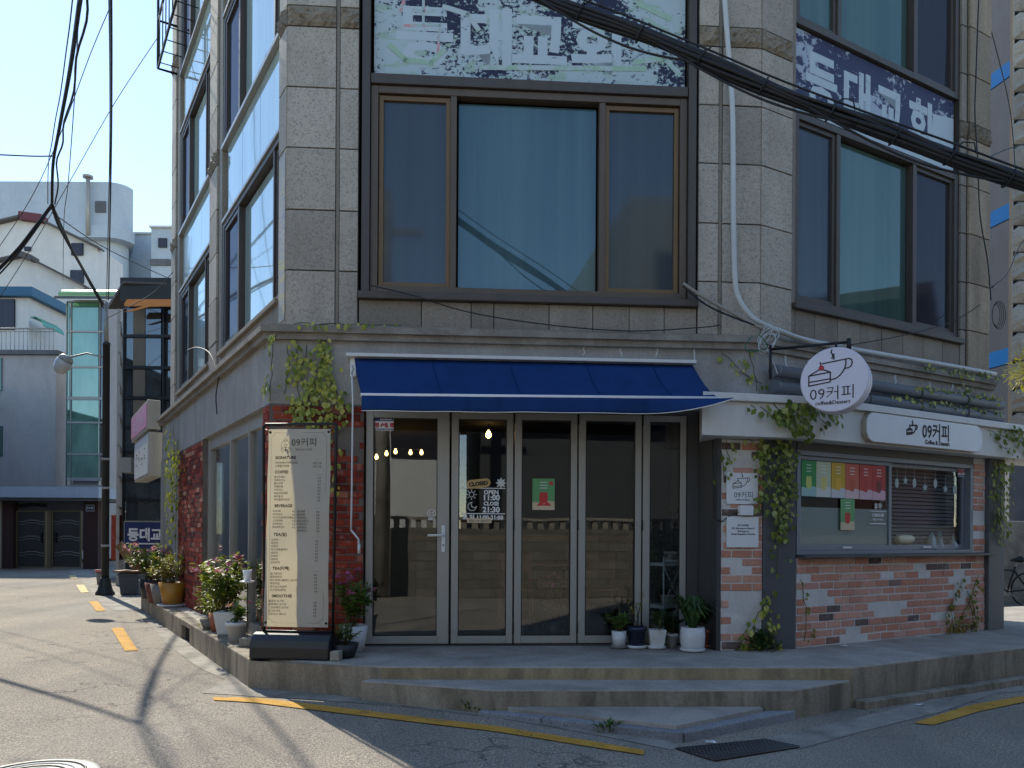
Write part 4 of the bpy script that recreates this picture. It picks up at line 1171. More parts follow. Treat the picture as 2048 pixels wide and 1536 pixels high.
txt(mb, pl, '휴무', c, 1.665, .07, .001, 'CENTER'); stroke(mb, pl, [(a, 1.64), (b, 1.64)], .008); txt(mb, pl, '11:00-21:00', c, 1.585, .045, .002, 'CENTER', .9); txt(mb, pl, '월요일 11:00-20:00', c, 1.545, .026, .0005, 'CENTER', .8); stroke(mb, pl, [(a, 1.51), (b, 1.51)], .008)
tag(mb.build('window_hours', M['white_print'], fix=False), 'white opening hours print between two rules on the take-out window', 'lettering')
a, z1_ = K.at(1916, 925, -.07); b, z0_ = K.at(1938, 955, -.07)
notice(K, -.07, a, b, z0_, z1_, 'small patrol notice at the top corner of the take-out window by the brick jamb')
# hanging stars and ovals, figures on the sill
M['decal'] = plain('pale_decal', srgb(170, 184, 184), .6, 0, .05)
kn2 = -.079
for i, (px, py, kind) in enumerate(((1794, 966, 'o'), (1811, 961, 's'), (1829, 966, 'o'), (1850, 975, 's'), (1871, 967, 'o'), (1891, 978, 's'), (1909, 980, 'o'))):
    u, z = K.at(px, py, kn2); mb = MB(); pl = fplane(K, 0, kn2, 0)
    if kind == 's':
        mb.face([pl.P(u + (.055 if k % 2 == 0 else .022) * math.sin(k * PI / 5), z + (.055 if k % 2 == 0 else .022) * math.cos(k * PI / 5)) for k in range(10)])
    else: disc(mb, pl, (u, z), .032, 0, 14, .052)
    stroke(mb, pl, [(u, z + .045), (u, z + .16)], .003)
    o = mb.build('window_star' if kind == 's' else 'window_oval', M['decal'], solid=.002)
    tag(o, 'pale hanging %s ornament behind the take-out window blind sash' % ('star' if kind == 's' else 'oval'), 'ornament', 'hanging stars' if kind == 's' else 'hanging ovals')
def figure(px, py, prof, label, mat):
    u, z = K.at(px, py, -.115)
    o = MB().lathe([(r, zz) for r, zz in prof], K.P(u, -.115, 1.24), 12).build('figurine', mat); tag(o, label, 'figurine')
    return o
figure(1863, 1085, [(.05, 0), (.05, .03), (.046, .1), (.03, .15), (.006, .19)], 'pale cone shaped ghost figurine on the take-out window sill', M['decal'])
fg = figure(1879, 1085, [(.045, 0), (.048, .04), (.032, .075), (.034, .1), (.02, .13)], 'pale rabbit figurine with two upright ears on the take-out window sill', M['decal'])
u, z = K.at(1879, 1085, -.115)
for s_ in (-1, 1): MB().lathe([(.003, .12), (.012, .15), (.010, .18), (.002, .2)], K.P(u + s_ * .02, -.115, 1.24), 8).build('ear', M['decal'], fg)
fg = figure(1906, 1085, [(.055, 0), (.052, .04), (.03, .08), (.012, .12), (.004, .18)], 'pale pointed hat figurine on the take-out window sill', M['decal'])
M['cream'] = plain('cream_toy', srgb(214, 204, 172), .6, 0, .06)
u, z = K.at(1808, 1085, -.115)
fg = thing('pig_figurine', 'cream pig shaped figurine at the foot of the take-out window', 'figurine', K.P(u, -.115, 1.24))
bm_ = MB(); bm_.tube([K.P(u - .14, -.115, 1.35), K.P(u - .11, -.115, 1.35), K.P(u, -.115, 1.345), K.P(u + .10, -.115, 1.35), K.P(u + .17, -.115, 1.36)], [.02, .05, .06, .052, .02], 10); bm_.build('body', M['cream'], fg)
for du in (-.09, -.05, .06, .1): MB().tube([K.P(u + du, -.115, 1.33), K.P(u + du, -.115, 1.24)], .014, 6).build('leg', M['cream'], fg)

# ------------------------------------------------------------------ menu banner stand
MF = Fr((-2.235, 6.64), (.70, -.075))
ms = thing('menu_stand', 'tall menu banner in a black frame on a rounded black base', 'menu stand', MF.P(.36, -.2, PZ))
M['tank'] = plain('tank_plastic', srgb(34, 36, 40), .38, 0, .15, 8)
prof = [(.0, 0), (.0, .10), (-.02, .16), (-.06, .205), (-.12, .22), (-.22, .205), (-.28, .15), (-.30, .08), (-.30, 0)]
MB().extr([MF.P(0, n_, PZ + .002 + z) for n_, z in prof], MF.d * .70).build('base', M['tank'], ms, bevel=.012)
fn = -.12
zt, zb = 2.315, PZ + .225
uL, uR = .085, .715
fm = MB(); fm.tube([MF.P(uL, fn, zb - .05), MF.P(uL - .02, fn, zt - .02), MF.P(uL, fn, zt), MF.P(uR - .0, fn, zt), MF.P(uR + .0, fn, zt - .02), MF.P(uR - .02, fn, zb - .05)], .0125, 8)
fm.tube([MF.P(uL, fn, zb + .005), MF.P(uR - .02, fn, zb + .005)], .009, 8)
fm.build('frame', M['black'], ms)
t = NT('banner_cloth')
nz = t.noise(3, 4); nzf = t.noise(260, 2)
col = t.ramp(nz, [(.3, srgb(196, 192, 180)), (.7, srgb(208, 204, 194))])
p_ = t.principled(col, .75, 0, t.bump(nz, .25, .02), .2)
tl_ = t.n('BsdfTranslucent'); tl_.inputs['Color'].default_value = srgb(214, 200, 160)
mx = t.n('MixShader'); mx.inputs[0].default_value = .36; t.l(p_.outputs[0], mx.inputs[1]); t.l(tl_.outputs[0], mx.inputs[2])
M['banner'] = t.done(mx)
bx0, bx1, bz0, bz1 = uL + .035, uR - .045, zb + .045, zt - .045
bn = fn + .014
ban = MB(); gr = []
NU, NVV = 16, 40
def bpt(a, b):
    u = bx0 + (bx1 - bx0) * a - .035 * (1 - b) * (1 if a < .5 else 1) + .02 * (1 - b) * a
    z = bz0 + (bz1 - bz0) * b
    return u, bn + .010 * math.sin(a * 5 + b * 7) * .6 + .006 * math.sin(b * 19 + a * 3), z
for i in range(NU + 1):
    gr.append([MF.P(*bpt(i / NU, j / NVV)) for j in range(NVV + 1)])
ban.grid(gr)
banner = ban.build('banner', M['banner'], ms)
# print: coordinates measured on the banner (0..398 across, 0..1230 down)
class BPl:
    x = MF.d; y = Vector((0, 0, 1)); n = MF.n
    def P(s, a, b, h=0.0):
        A_, B_ = a / 398.0, 1 - b / 1230.0
        u, nn, z = bpt(A_, B_); return MF.P(u, nn + .003 + h, z)
BW = (bx1 - bx0) / 398.0
bp = BPl()
def btxt(mb, s, x, y, size, bold=0.0, align='LEFT', sx=1.0):
    tmp = MB(); text_mb(tmp, s, None, 0, 0, 0, size, bold, align, sx, Vector((1, 0, 0)), Vector((0, 1, 0)), Vector((0, 0, 0)))
    b = len(mb.v)
    for v in tmp.v: mb.v.append(tuple(bp.P(x + v[0], y - v[1])))
    for f in tmp.f:
        mb.f.append(tuple(b + i for i in f)); mb.sm.append(False); mb.mi.append(0)
def bstroke(mb, pts_, w):
    for (a, b) in zip(pts_[:-1], pts_[1:]):
        d = Vector((b[0] - a[0], b[1] - a[1]))
        if d.length < 1e-6: continue
        d.normalize(); nn = Vector((-d.y, d.x)) * w / 2
        mb.face([bp.P(*(Vector(a) + nn)), bp.P(*(Vector(a) - nn)), bp.P(*(Vector(b) - nn)), bp.P(*(Vector(b) + nn))])
pk, gk_ = MB(), MB()
btxt(pk, '09커피', 150, 103, 58, -.2)
btxt(gk_, 'Dessert Cafe', 178, 132, 20, 0)
bstroke(gk_, arc(113, 100, 28, 0, 360, 18, 32), 2.4); bstroke(gk_, arc(113, 68, 11, 0, 360, 14), 2.2); bstroke(gk_, arc(97, 128, 14, 60, 300, 10), 2.2); bstroke(gk_, arc(129, 128, 14, -120, 120, 10), 2.2)
bstroke(gk_, [(103, 95), (124, 95), (118, 112), (106, 112), (103, 95)], 2.2); bstroke(gk_, [(112, 112), (112, 122), (108, 134), (118, 134), (112, 122)], 5)
def section(title, y):
    m_ = MB(); btxt(m_, title, 47, y + 9, 25, .75); m_.build('heading', M['black_print'], banner, fix=False)
section('SIGNATURE', 176)
its = [('아인슈페너라떼 (ICE)', 208), ('수제딸기라떼', 229)]
for s_, y in its: btxt(gk_, s_, 46, y + 6, 16.5, .25); btxt(gk_, 'ICE  %s' % ('5.0' if y < 220 else '4.5'), 288, y + 9, 16.5, .3)
section('COFFEE', 266)
for k, (s_, pz) in enumerate([('에스프레소', '2.5'), ('아메리카노', '3.0'), ('콜드브루', '4.5'), ('카페라떼', '4.5'), ('카푸치노', '3.8'), ('바닐라빈라떼', '4.5'), ('헤이즐넛', '4.5'), ('카라멜마끼아또', '3.8')]):
    btxt(gk_, s_, 42, 303 + k * 20.2, 16.5, .25); btxt(gk_, pz, 321, 308 + k * 20.2, 16.5, .3)
section('BEVERAGE', 476)
for k, (s_, pz, s2, p2) in enumerate([('초코라떼', '4.0', '딸기라떼', '4.5'), ('화이트초코', '4.2', '말차라떼', '4.8'), ('아이스티(복숭아/레몬)', '3.5', '레몬에이드', '5.0'), ('고구마라떼', '4.5', '청포도에이드', '5.0'), ('유자에이드', '4.5', '자몽에이드', '5.0'), ('한라봉에이드', '4.5', '블루에이드', '5.0'), ('', '', '패션에이드', '5.0')]):
    if s_: btxt(gk_, s_, 36, 515 + k * 20, 15.5, .25, sx=.9); btxt(gk_, pz, 162, 517 + k * 20, 15.5, .3)
    btxt(gk_, s2, 194, 517 + k * 20, 15.5, .25, sx=.9); btxt(gk_, p2, 318, 520 + k * 20, 16.5, .3)
section('TEA(잎)', 655)
for k, (s_, pz) in enumerate([('유자차', '4.0'), ('레몬차', '4.5'), ('자몽차', '5.0'), ('허니자몽블랙티', '5.0'), ('생강차', '5.0'), ('모과차', '5.0'), ('대추차', '5.0'), ('오미자차', '')]):
    btxt(gk_, s_, 34, 695 + k * 20.2, 16.5, .25); btxt(gk_, pz, 312, 700 + k * 20.2, 16.5, .3)
section('TEA(티백)', 866)
for k, (s_, pz) in enumerate([('얼그레이티', '4.0'), ('페퍼민트티', '4.0'), ('레드버베나블렌드 (HOT)', '4.5'), ('캐모마일', '4.0'), ('루이보스바닐라', '4.0'), ('시그널차(꿀차)', '5.0')]):
    btxt(gk_, s_, 32, 906 + k * 20.2, 16.5, .25); btxt(gk_, pz, 308, 912 + k * 20.2, 16.5, .3)
section('SMOOTHIE', 1038)
for k, (s_, pz) in enumerate([('플레인 요거트', '4.5'), ('블루베리 요거트', '4.8'), ('스트로베리 요거트', '4.8'), ('망고요거트', '5.0'), ('민트초코 쉐이크', '5.0')]):
    btxt(gk_, s_, 30, 1076 + k * 20.2, 16.5, .25); btxt(gk_, pz, 304, 1084 + k * 20.2, 16.5, .3)
bd_ = [(40, 20), (358, 20)] + arc(378, 20, 22, 180, 270, 6)[::-1][::-1]
bstroke(gk_, [(44, 22), (354, 22), (358, 40), (376, 48), (366, 1180), (350, 1190), (344, 1205), (60, 1205), (52, 1190), (30, 1182), (20, 48), (38, 40), (44, 22)], 1.6)
for y in (190, 282, 494, 672, 884): bstroke(gk_, [(300, y), (350, y)], .8)
pk.build('title', M['black_print'], banner, fix=False); gk_.build('price_list', M['grey_print'], banner, fix=False)
for a, b in ((.03, .985), (.97, .985), (.03, .02), (.97, .02)):
    u, nn, z = bpt(a, b)
    MB().tube([MF.P(u, nn - .004, z), MF.P(u, nn + .006, z)], .011, 10).build('eyelet', M['black'], banner)
    MB().tube([MF.P(u, nn, z), MF.P(uL if a < .5 else uR - .01, fn, z + (.03 if b > .5 else -.03))], .003, 4).build('tie', M['black'], banner)
# concrete block wedged by the base
o = MB().box(MF, .71, .79, -.1, .0, PZ + .002, PZ + .082).build('concrete_block', M['apron'], bevel=.008); tag(o, 'small concrete block wedged against the black banner base beside the doors', 'block')
o = MB().box(MF, -.09, -.0, -.34, -.22, PZ + .005, PZ + .065).build('concrete_block', M['apron'], bevel=.008); tag(o, 'small concrete block behind the black banner base at the kerb', 'block')

# ------------------------------------------------------------------ inside the shop
M['bulb'] = m_emit('warm_bulb', srgb(255, 206, 120), 5.0)
M['steel_white'] = plain('white_steel', srgb(200, 214, 212), .5, 0, .05)
M['wood'] = plain('brown_wood', srgb(120, 86, 58), .6, 0, .2, 8)
sl = thing('string_lights', 'string of small lit warm bulbs inside behind the glass door', 'lights', C.P(1.3, -2.0, 2.3))
pts_ = []
for px, py in ((753, 914), (773, 907), (791, 903), (821, 905), (843, 905)):
    p = at_Y(px, py, 9.5); pts_.append(p)
    MB().lathe([(.004, -.03), (.018, -.02), (.022, 0), (.014, .02), (.008, .035)], p, 10).build('bulb', M['bulb'], sl)
MB().tube([p + Vector((0, 0, .04)) for p in pts_], .004, 5).build('cord', M['rubber'], sl)
for px, py, Yd, lab in ((830, 834, 9.0, 'lit pendant bulb hanging inside above the string of small bulbs'), (977, 869, 8.8, 'lit pendant bulb hanging inside behind the door with the opening hours')):
    p = at_Y(px, py, Yd); o = thing('pendant_lamp', lab, 'lamp', p)
    MB().lathe([(.006, -.045), (.03, -.025), (.034, 0), (.02, .03), (.01, .05)], p, 12).build('bulb', M['bulb'], o)
    MB().tube([p + Vector((0, 0, .05)), Vector((p.x, p.y, 2.63))], .006, 5).build('cord', M['rubber'], o)
# white plant rack behind the narrow door
rk = thing('plant_rack', 'pale folding metal plant rack inside the narrow end door', 'rack', at_Y(1355, 1290, 8.0) * 1.0)
rx = [at_Y(1327, 1200, 8.0), at_Y(1392, 1200, 8.35)]
d_ = Vector((rx[1].x - rx[0].x, rx[1].y - rx[0].y, 0)); nn = Vector((-d_.y, d_.x, 0)).normalized() * .25
def rp(a, b, z): return Vector((rx[0].x, rx[0].y, 0)) + d_ * a + nn * b + Vector((0, 0, z))
for a in (0, 1):
    for b in (0, 1): MB().tube([rp(a, b, PZ), rp(a, b, 1.16)], .009, 6).build('leg', M['steel_white'], rk)
for z in (.62, 1.06):
    MB().hexa([rp(0, 0, z), rp(1, 0, z), rp(1, 1, z), rp(0, 1, z), rp(0, 0, z + .03), rp(1, 0, z + .03), rp(1, 1, z + .03), rp(0, 1, z + .03)]).build('shelf', M['steel_white'], rk)
x_ = MB()
for a in (0, .5): x_.tube([rp(a, 0, .65), rp(a + .5, 0, 1.06)], .005, 5); x_.tube([rp(a + .5, 0, .65), rp(a, 0, 1.06)], .005, 5)
x_.build('lattice', M['steel_white'], rk)
# table, chairs and counter deeper in the room
tb = thing('cafe_table', 'pale round cafe table inside the shop behind the folding doors', 'table', C.P(2.9, -1.5, PZ))
MB().lathe([(.33, .72), (.34, .73), (.33, .75)], C.P(2.95, -1.4, PZ), 24).build('table_top', M['wood'], tb); MB().lathe([(.22, .0), (.2, .02), (.03, .04), (.03, .72)], C.P(2.95, -1.4, PZ), 16).build('pedestal', M['black'], tb)
for i, (u, n_, lab) in enumerate(((2.45, -1.5, 'wooden cafe chair inside facing the round table from the string light side'), (3.45, -1.5, 'wooden cafe chair inside between the round table and the plant rack'))):
    ch_ = thing('cafe_chair', lab, 'chair', C.P(u, n_, PZ))
    MB().box(C, u - .2, u + .2, n_ - .2, n_ + .2, PZ + .43, PZ + .47).build('seat', M['wood'], ch_, bevel=.01)
    MB().box(C, u - .2, u + .2, n_ - .22, n_ - .18, PZ + .62, PZ + .85).build('backrest', M['wood'], ch_, bevel=.01)
    for a in (-.18, .18):
        for b in (-.19, .18): MB().tube([C.P(u + a, n_ + b, PZ), C.P(u + a, n_ + b, PZ + (.85 if b < 0 else .44))], .014, 6).build('leg', M['wood'], ch_)
ctr = thing('service_counter', 'dark service counter across the back of the shop room', 'counter', C.P(2.5, -3.6, PZ))
MB().box(C, 1.2, 4.2, -4.0, -3.4, PZ + .005, PZ + 1.0).build('cabinet', M['room'], ctr); MB().box(C, 1.15, 4.25, -4.05, -3.35, PZ + 1.0, PZ + 1.05).build('worktop', M['wood'], ctr)
# ------------------------------------------------------------------ leaves
random.seed(21)
LEAF_V = [(0, 0, 0), (.32, .28, .05), (.40, .55, .04), (.22, .85, .0), (0, 1.1, -.08), (-.22, .85, .0), (-.40, .55, .04), (-.32, .28, .05), (0, .55, -.04)]
LEAF_F = [(0, 1, 8), (1, 2, 8), (2, 3, 8), (3, 4, 8), (4, 5, 8), (5, 6, 8), (6, 7, 8), (7, 0, 8)]
def leaf_mesh(name, mat):
    me = bpy.data.meshes.new(name); me.from_pydata(LEAF_V, [], LEAF_F); me.materials.append(mat)
    me.polygons.foreach_set('use_smooth', [True] * len(LEAF_F)); return me
def add_leaf(mb, p, d, nrm, s, slim=1.0):
    d = Vector(d).normalized(); x = d.cross(Vector(nrm))
    if x.length < 1e-4: x = d.orthogonal()
    x.normalize(); z = x.cross(d)
    b = len(mb.v)
    for a, c, e in LEAF_V: mb.v.append(tuple(p + x * (a * s * slim) + d * (c * s) + z * (e * s)))
    for f in LEAF_F:
        mb.f.append(tuple(b + i for i in f)); mb.sm.append(True); mb.mi.append(mb.cur)
IVY = [(0, srgb(96, 112, 36)), (.25, srgb(128, 142, 52)), (.5, srgb(150, 158, 78)), (.68, srgb(170, 172, 112)), (.85, srgb(108, 128, 44)), (1, srgb(70, 92, 34))]
IVYD = [(0, srgb(64, 82, 30)), (.3, srgb(92, 108, 42)), (.6, srgb(118, 126, 56)), (.8, srgb(78, 96, 36)), (1, srgb(50, 68, 28))]
IVYY = [(0, srgb(150, 156, 50)), (.4, srgb(190, 186, 80)), (.7, srgb(206, 200, 120)), (1, srgb(120, 140, 50))]
M['ivy'] = m_leaf('ivy_leaf', IVY); M['ivy_dark'] = m_leaf('dark_ivy_leaf', IVYD); M['ivy_yellow'] = m_leaf('yellow_ivy_leaf', IVYY)
M['stem'] = plain('plant_stem', srgb(84, 78, 48), .8, 0, .2)
LM = {k: leaf_mesh('leaf', M[k]) for k in ('ivy', 'ivy_dark', 'ivy_yellow')}
def ivy(label, fr, n, strands, size=.05, single=60, mats=('ivy',), per=26, spread=.05, out=.03):
    """strands: [(u0,z0,u1,z1,density)] run over the wall; leaves hang from them"""
    u0, z0 = strands[0][0], min(min(s[1], s[3]) for s in strands)
    o = thing('ivy', label, 'ivy', fr.P(u0, n, z0))
    st = MB(); lv = MB(); cnt = 0; base = o.location
    allp = []
    for (a, b, c, d, den) in strands:
        k = max(3, int(math.hypot(c - a, d - b) / .07)); pts_ = []
        for i in range(k + 1):
            t_ = i / k
            pts_.append(fr.P(a + (c - a) * t_ + random.uniform(-.018, .018), n + .006 + random.uniform(0, .012), b + (d - b) * t_ + random.uniform(-.012, .012)))
        st.tube(pts_, .0035, 4)
        nl = int(math.hypot(c - a, d - b) * den)
        for i in range(nl):
            q = random.random() * k; j = min(k - 1, int(q)); p = pts_[j].lerp(pts_[j + 1], q - j)
            p = p + fr.d * random.gauss(0, spread) + fr.up * random.gauss(0, spread * .5) + fr.n * random.uniform(.004, out)
            allp.append(p)
    random.shuffle(allp)
    for p in allp:
        s_ = size * random.uniform(.6, 1.25)
        d = (fr.up * -1 + fr.d * random.uniform(-.8, .8) + fr.n * random.uniform(.0, .5)).normalized()
        nr = (fr.n + fr.d * random.uniform(-.6, .6) + fr.up * random.uniform(-.1, .7)).normalized()
        if cnt < single:
            x = d.cross(nr).normalized(); z = x.cross(d)
            lo = bpy.data.objects.new('leaf', LM[random.choice(mats)]); COL.objects.link(lo); lo.parent = o
            lo.matrix_local = Matrix.Translation(p - base) @ Matrix((x, d, z)).transposed().to_4x4() @ Matrix.Scale(s_, 4)
            cnt += 1
        else:
            lv.cur = random.randrange(len(mats)); add_leaf(lv, p, d, nr, s_)
    st.build('stem', M['stem'], o)
    if lv.v: lv.build('foliage', [M[k] for k in mats], o, fix=False, kind='stuff')
    return o
def cu(px, py, n=0.0): return C.at(px, py, n)
def strand(fr, n, pxs, den):
    out = []
    for (x0, y0), (x1, y1) in zip(pxs[:-1], pxs[1:]):
        a = fr.at(x0, y0, n); b = fr.at(x1, y1, n); out.append((a[0], a[1], b[0], b[1], den))
    return out
S = []
for x0, y0, x1, y1, x2, y2, dn_ in ((640, 678, 655, 740, 650, 800, 95), (650, 700, 610, 800, 590, 850, 85), (615, 690, 600, 750, 625, 830, 60), (648, 690, 665, 760, 672, 810, 80), (590, 680, 595, 760, 610, 845, 40), (630, 760, 640, 810, 655, 850, 95), (575, 690, 580, 730, 572, 790, 30), (672, 780, 685, 810, 690, 840, 50), (655, 830, 672, 890, 668, 990, 34), (600, 820, 620, 840, 640, 858, 90)):
    S += strand(C, .01, [(x0, y0), (x1, y1), (x2, y2)], dn_)
ivy('yellow green ivy spilling over the brick corner above the menu banner', C, .01, S, .054, 260, ('ivy', 'ivy_yellow'), spread=.05, out=.05)
S = strand(L, .01, [(560, 665), (545, 690)], 55) + strand(L, .01, [(549, 685), (543, 800)], 32) + strand(L, .01, [(535, 760), (532, 790)], 30)
ivy('yellow ivy hanging on the side street face of the concrete band', L, .01, S, .062, 50, ('ivy_yellow', 'ivy'), spread=.05, out=.05)
S = strand(C, .10, [(585, 652), (680, 655), (800, 655)], 14) + strand(C, .1, [(640, 650), (700, 652)], 12)
for i, t_ in enumerate(S): S[i] = (t_[0], 3.335, t_[2], 3.335, t_[4])
ivy('thin ivy runner creeping along the stone ledge left of the awning', C, .09, S, .05, 60, ('ivy', 'ivy_yellow'), spread=.03, out=.03)
S = strand(C, .01, [(1440, 705), (1480, 740), (1520, 770)], 20) + strand(C, .01, [(1500, 700), (1515, 780)], 18) + strand(C, .01, [(1465, 740), (1500, 760)], 14)
ivy('scattered ivy leaves clinging to the concrete band right of the awning', C, .01, S, .05, 40, ('ivy', 'ivy_yellow'), spread=.05, out=.02)
# on the fascia
S = strand(KF, .2, [(1520, 812), (1560, 850)], 75) + strand(KF, .2, [(1545, 806), (1600, 868)], 85) + strand(KF, .2, [(1570, 806), (1630, 830)], 85) + strand(KF, .2, [(1500, 812), (1515, 822)], 30)
S += strand(KF, .2, [(1585, 830), (1590, 870)], 80)
ivy('dense ivy draped over the white fascia below the round sign', KF, .2, S, .062, 150, ('ivy', 'ivy_dark'), spread=.06, out=.10)
S = strand(K, .2, [(1610, 808), (1650, 850)], 70) + strand(K, .2, [(1650, 822), (1672, 855)], 50) + strand(K, .2, [(1600, 830), (1625, 875)], 60)
ivy('ivy trailing along the white fascia towards the oblong sign', K, .2, S, .06, 70, ('ivy', 'ivy_dark'), spread=.05, out=.08)
# column curtain
S = []
for x0 in (1525, 1540, 1555, 1568, 1580): S += strand(KF, .03, [(x0, 880), (x0 + random.uniform(-6, 4), 960), (x0 + random.uniform(-10, 0), 1020 + random.uniform(0, 60))], 70)
S += strand(KF, .03, [(1548, 1050), (1556, 1150)], 22) + strand(KF, .03, [(1500, 880), (1530, 930)], 60) + strand(KF, .03, [(1450, 880), (1456, 930)], 40) + strand(KF, .03, [(1442, 900), (1448, 960)], 20)
ivy('long curtain of ivy hanging down the grey column beside the plaques', KF, .03, S, .052, 160, ('ivy_dark', 'ivy'), spread=.045, out=.07)
S = strand(KF, .02, [(1500, 1298), (1510, 1240), (1535, 1200)], 45) + strand(KF, .02, [(1545, 1298), (1535, 1230), (1525, 1180)], 55) + strand(KF, .02, [(1480, 1298), (1490, 1255)], 40)
ivy('small ivy climbing from the ground at the foot of the grey column', KF, .02, S, .055, 60, ('ivy_yellow', 'ivy', 'ivy_dark'), spread=.05, out=.05)
S = []
for x0, y1 in ((1895, 1200), (1910, 1160), (1925, 1200), (1940, 1180), (1950, 1150), (1905, 1240), (1930, 1235)): S += strand(K, .01, [(x0, 1265), (x0 + random.uniform(-14, 10), (1265 + y1) / 2), (x0 + random.uniform(-10, 14), y1)], 45)
S += strand(K, .01, [(1600, 1160), (1612, 1230), (1605, 1280)], 20)
M['ivy_brown'] = m_leaf('dry_ivy_leaf', [(0, srgb(112, 92, 44)), (.5, srgb(136, 118, 56)), (1, srgb(96, 102, 46))]); LM['ivy_brown'] = leaf_mesh('leaf', M['ivy_brown'])
ivy('dry brownish ivy climbing the brick counter wall near the far column', K, .01, S, .048, 90, ('ivy_brown', 'ivy_dark'), spread=.04, out=.04)
S = []
for u in (3.24, 3.32, 3.40, 3.47): S.append((u, 2.27, u + random.uniform(-.04, .04), 1.25 + random.uniform(0, .4), 60))
ivy('ivy curtain hanging on the far grey column by the bicycle', K, .05, S, .05, 60, ('ivy_dark', 'ivy'), spread=.05, out=.08)
S = [(2.85, 2.56, 3.4, 2.50, 55), (3.2, 2.6, 4.3, 2.52, 75), (3.4, 2.5, 4.3, 2.38, 70), (3.0, 2.45, 3.3, 2.36, 45), (3.6, 2.4, 4.2, 2.30, 60)]
ivy('ivy mass on the end of the white fascia past the oblong sign', K, .2, S, .055, 80, ('ivy', 'ivy_dark'), spread=.06, out=.08)
S = [(1.9, PIPES[1] + .06, 4.0, PIPES[1] + .06, 55), (2.2, PIPES[0] + .06, 4.0, PIPES[0] + .06, 65), (2.4, 3.3, 4.0, 3.33, 45), (3.0, 3.15, 3.8, 3.05, 40), (.6, PIPES[1] + .06, 1.0, PIPES[1] + .05, 30)]
ivy('ivy creeping over the lagged pipes above the kiosk', R, .09, S, .045, 90, ('ivy_dark', 'ivy_yellow'), spread=.04, out=.05)
S = strand(L, .02, [(357, 880), (356, 960), (353, 1060), (352, 1120)], 85) + strand(L, .02, [(349, 850), (350, 905)], 60) + strand(L, .02, [(366, 900), (362, 1000)], 55) + strand(L, .02, [(372, 905), (371, 945)], 30) + strand(L, .02, [(355, 920), (354, 1020)], 70)
ivy('column of bright ivy on the far end of the side street brick wall', L, .02, S, .075, 60, ('ivy', 'ivy_yellow'), spread=.10, out=.14)

# ------------------------------------------------------------------ potted plants
M['soil'] = plain('potting_soil', srgb(62, 50, 40), .95, 0, .3, 30)
M['pot_white'] = plain('white_pot', srgb(206, 208, 208), .45, 0, .05, 5, dirt=srgb(130, 124, 112), streak=.15)
M['pot_terra'] = plain('terracotta_pot', srgb(152, 92, 66), .8, 0, .15, 8)
M['pot_brown'] = plain('brown_pot', srgb(110, 62, 50), .5, 0, .12, 8)
M['pot_yellow'] = plain('mustard_pot', srgb(170, 122, 40), .45, 0, .1, 6)
M['pot_grey'] = plain('grey_pot', srgb(120, 118, 114), .7, 0, .15, 8)
M['pot_blue'] = plain('navy_pot', srgb(40, 48, 70), .25, 0, .3, 20)
M['pot_black'] = plain('black_pot', srgb(36, 37, 40), .45, 0, .1, 6)
GRN = [(0, srgb(52, 84, 40)), (.3, srgb(74, 108, 48)), (.6, srgb(96, 126, 58)), (.85, srgb(60, 92, 44)), (1, srgb(44, 70, 36))]
LIM = [(0, srgb(120, 138, 40)), (.4, srgb(160, 168, 60)), (.7, srgb(186, 176, 76)), (1, srgb(96, 124, 44))]
DRK = [(0, srgb(32, 54, 34)), (.5, srgb(48, 74, 42)), (1, srgb(62, 88, 48))]
DRY = [(0, srgb(150, 112, 48)), (.4, srgb(176, 140, 56)), (.7, srgb(146, 148, 56)), (1, srgb(116, 84, 44))]
M['lf_green'] = m_leaf('green_leaf', GRN); M['lf_lime'] = m_leaf('lime_leaf', LIM); M['lf_dark'] = m_leaf('dark_leaf', DRK, .4, .12); M['lf_dry'] = m_leaf('dry_leaf', DRY)
M['petal_pink'] = m_leaf('pink_petal', [(0, srgb(190, 84, 150)), (.5, srgb(206, 110, 170)), (1, srgb(168, 66, 128))], .6, .3)
M['petal_rose'] = m_leaf('rose_petal', [(0, srgb(206, 120, 130)), (.6, srgb(222, 156, 160)), (1, srgb(180, 84, 100))], .6, .3)
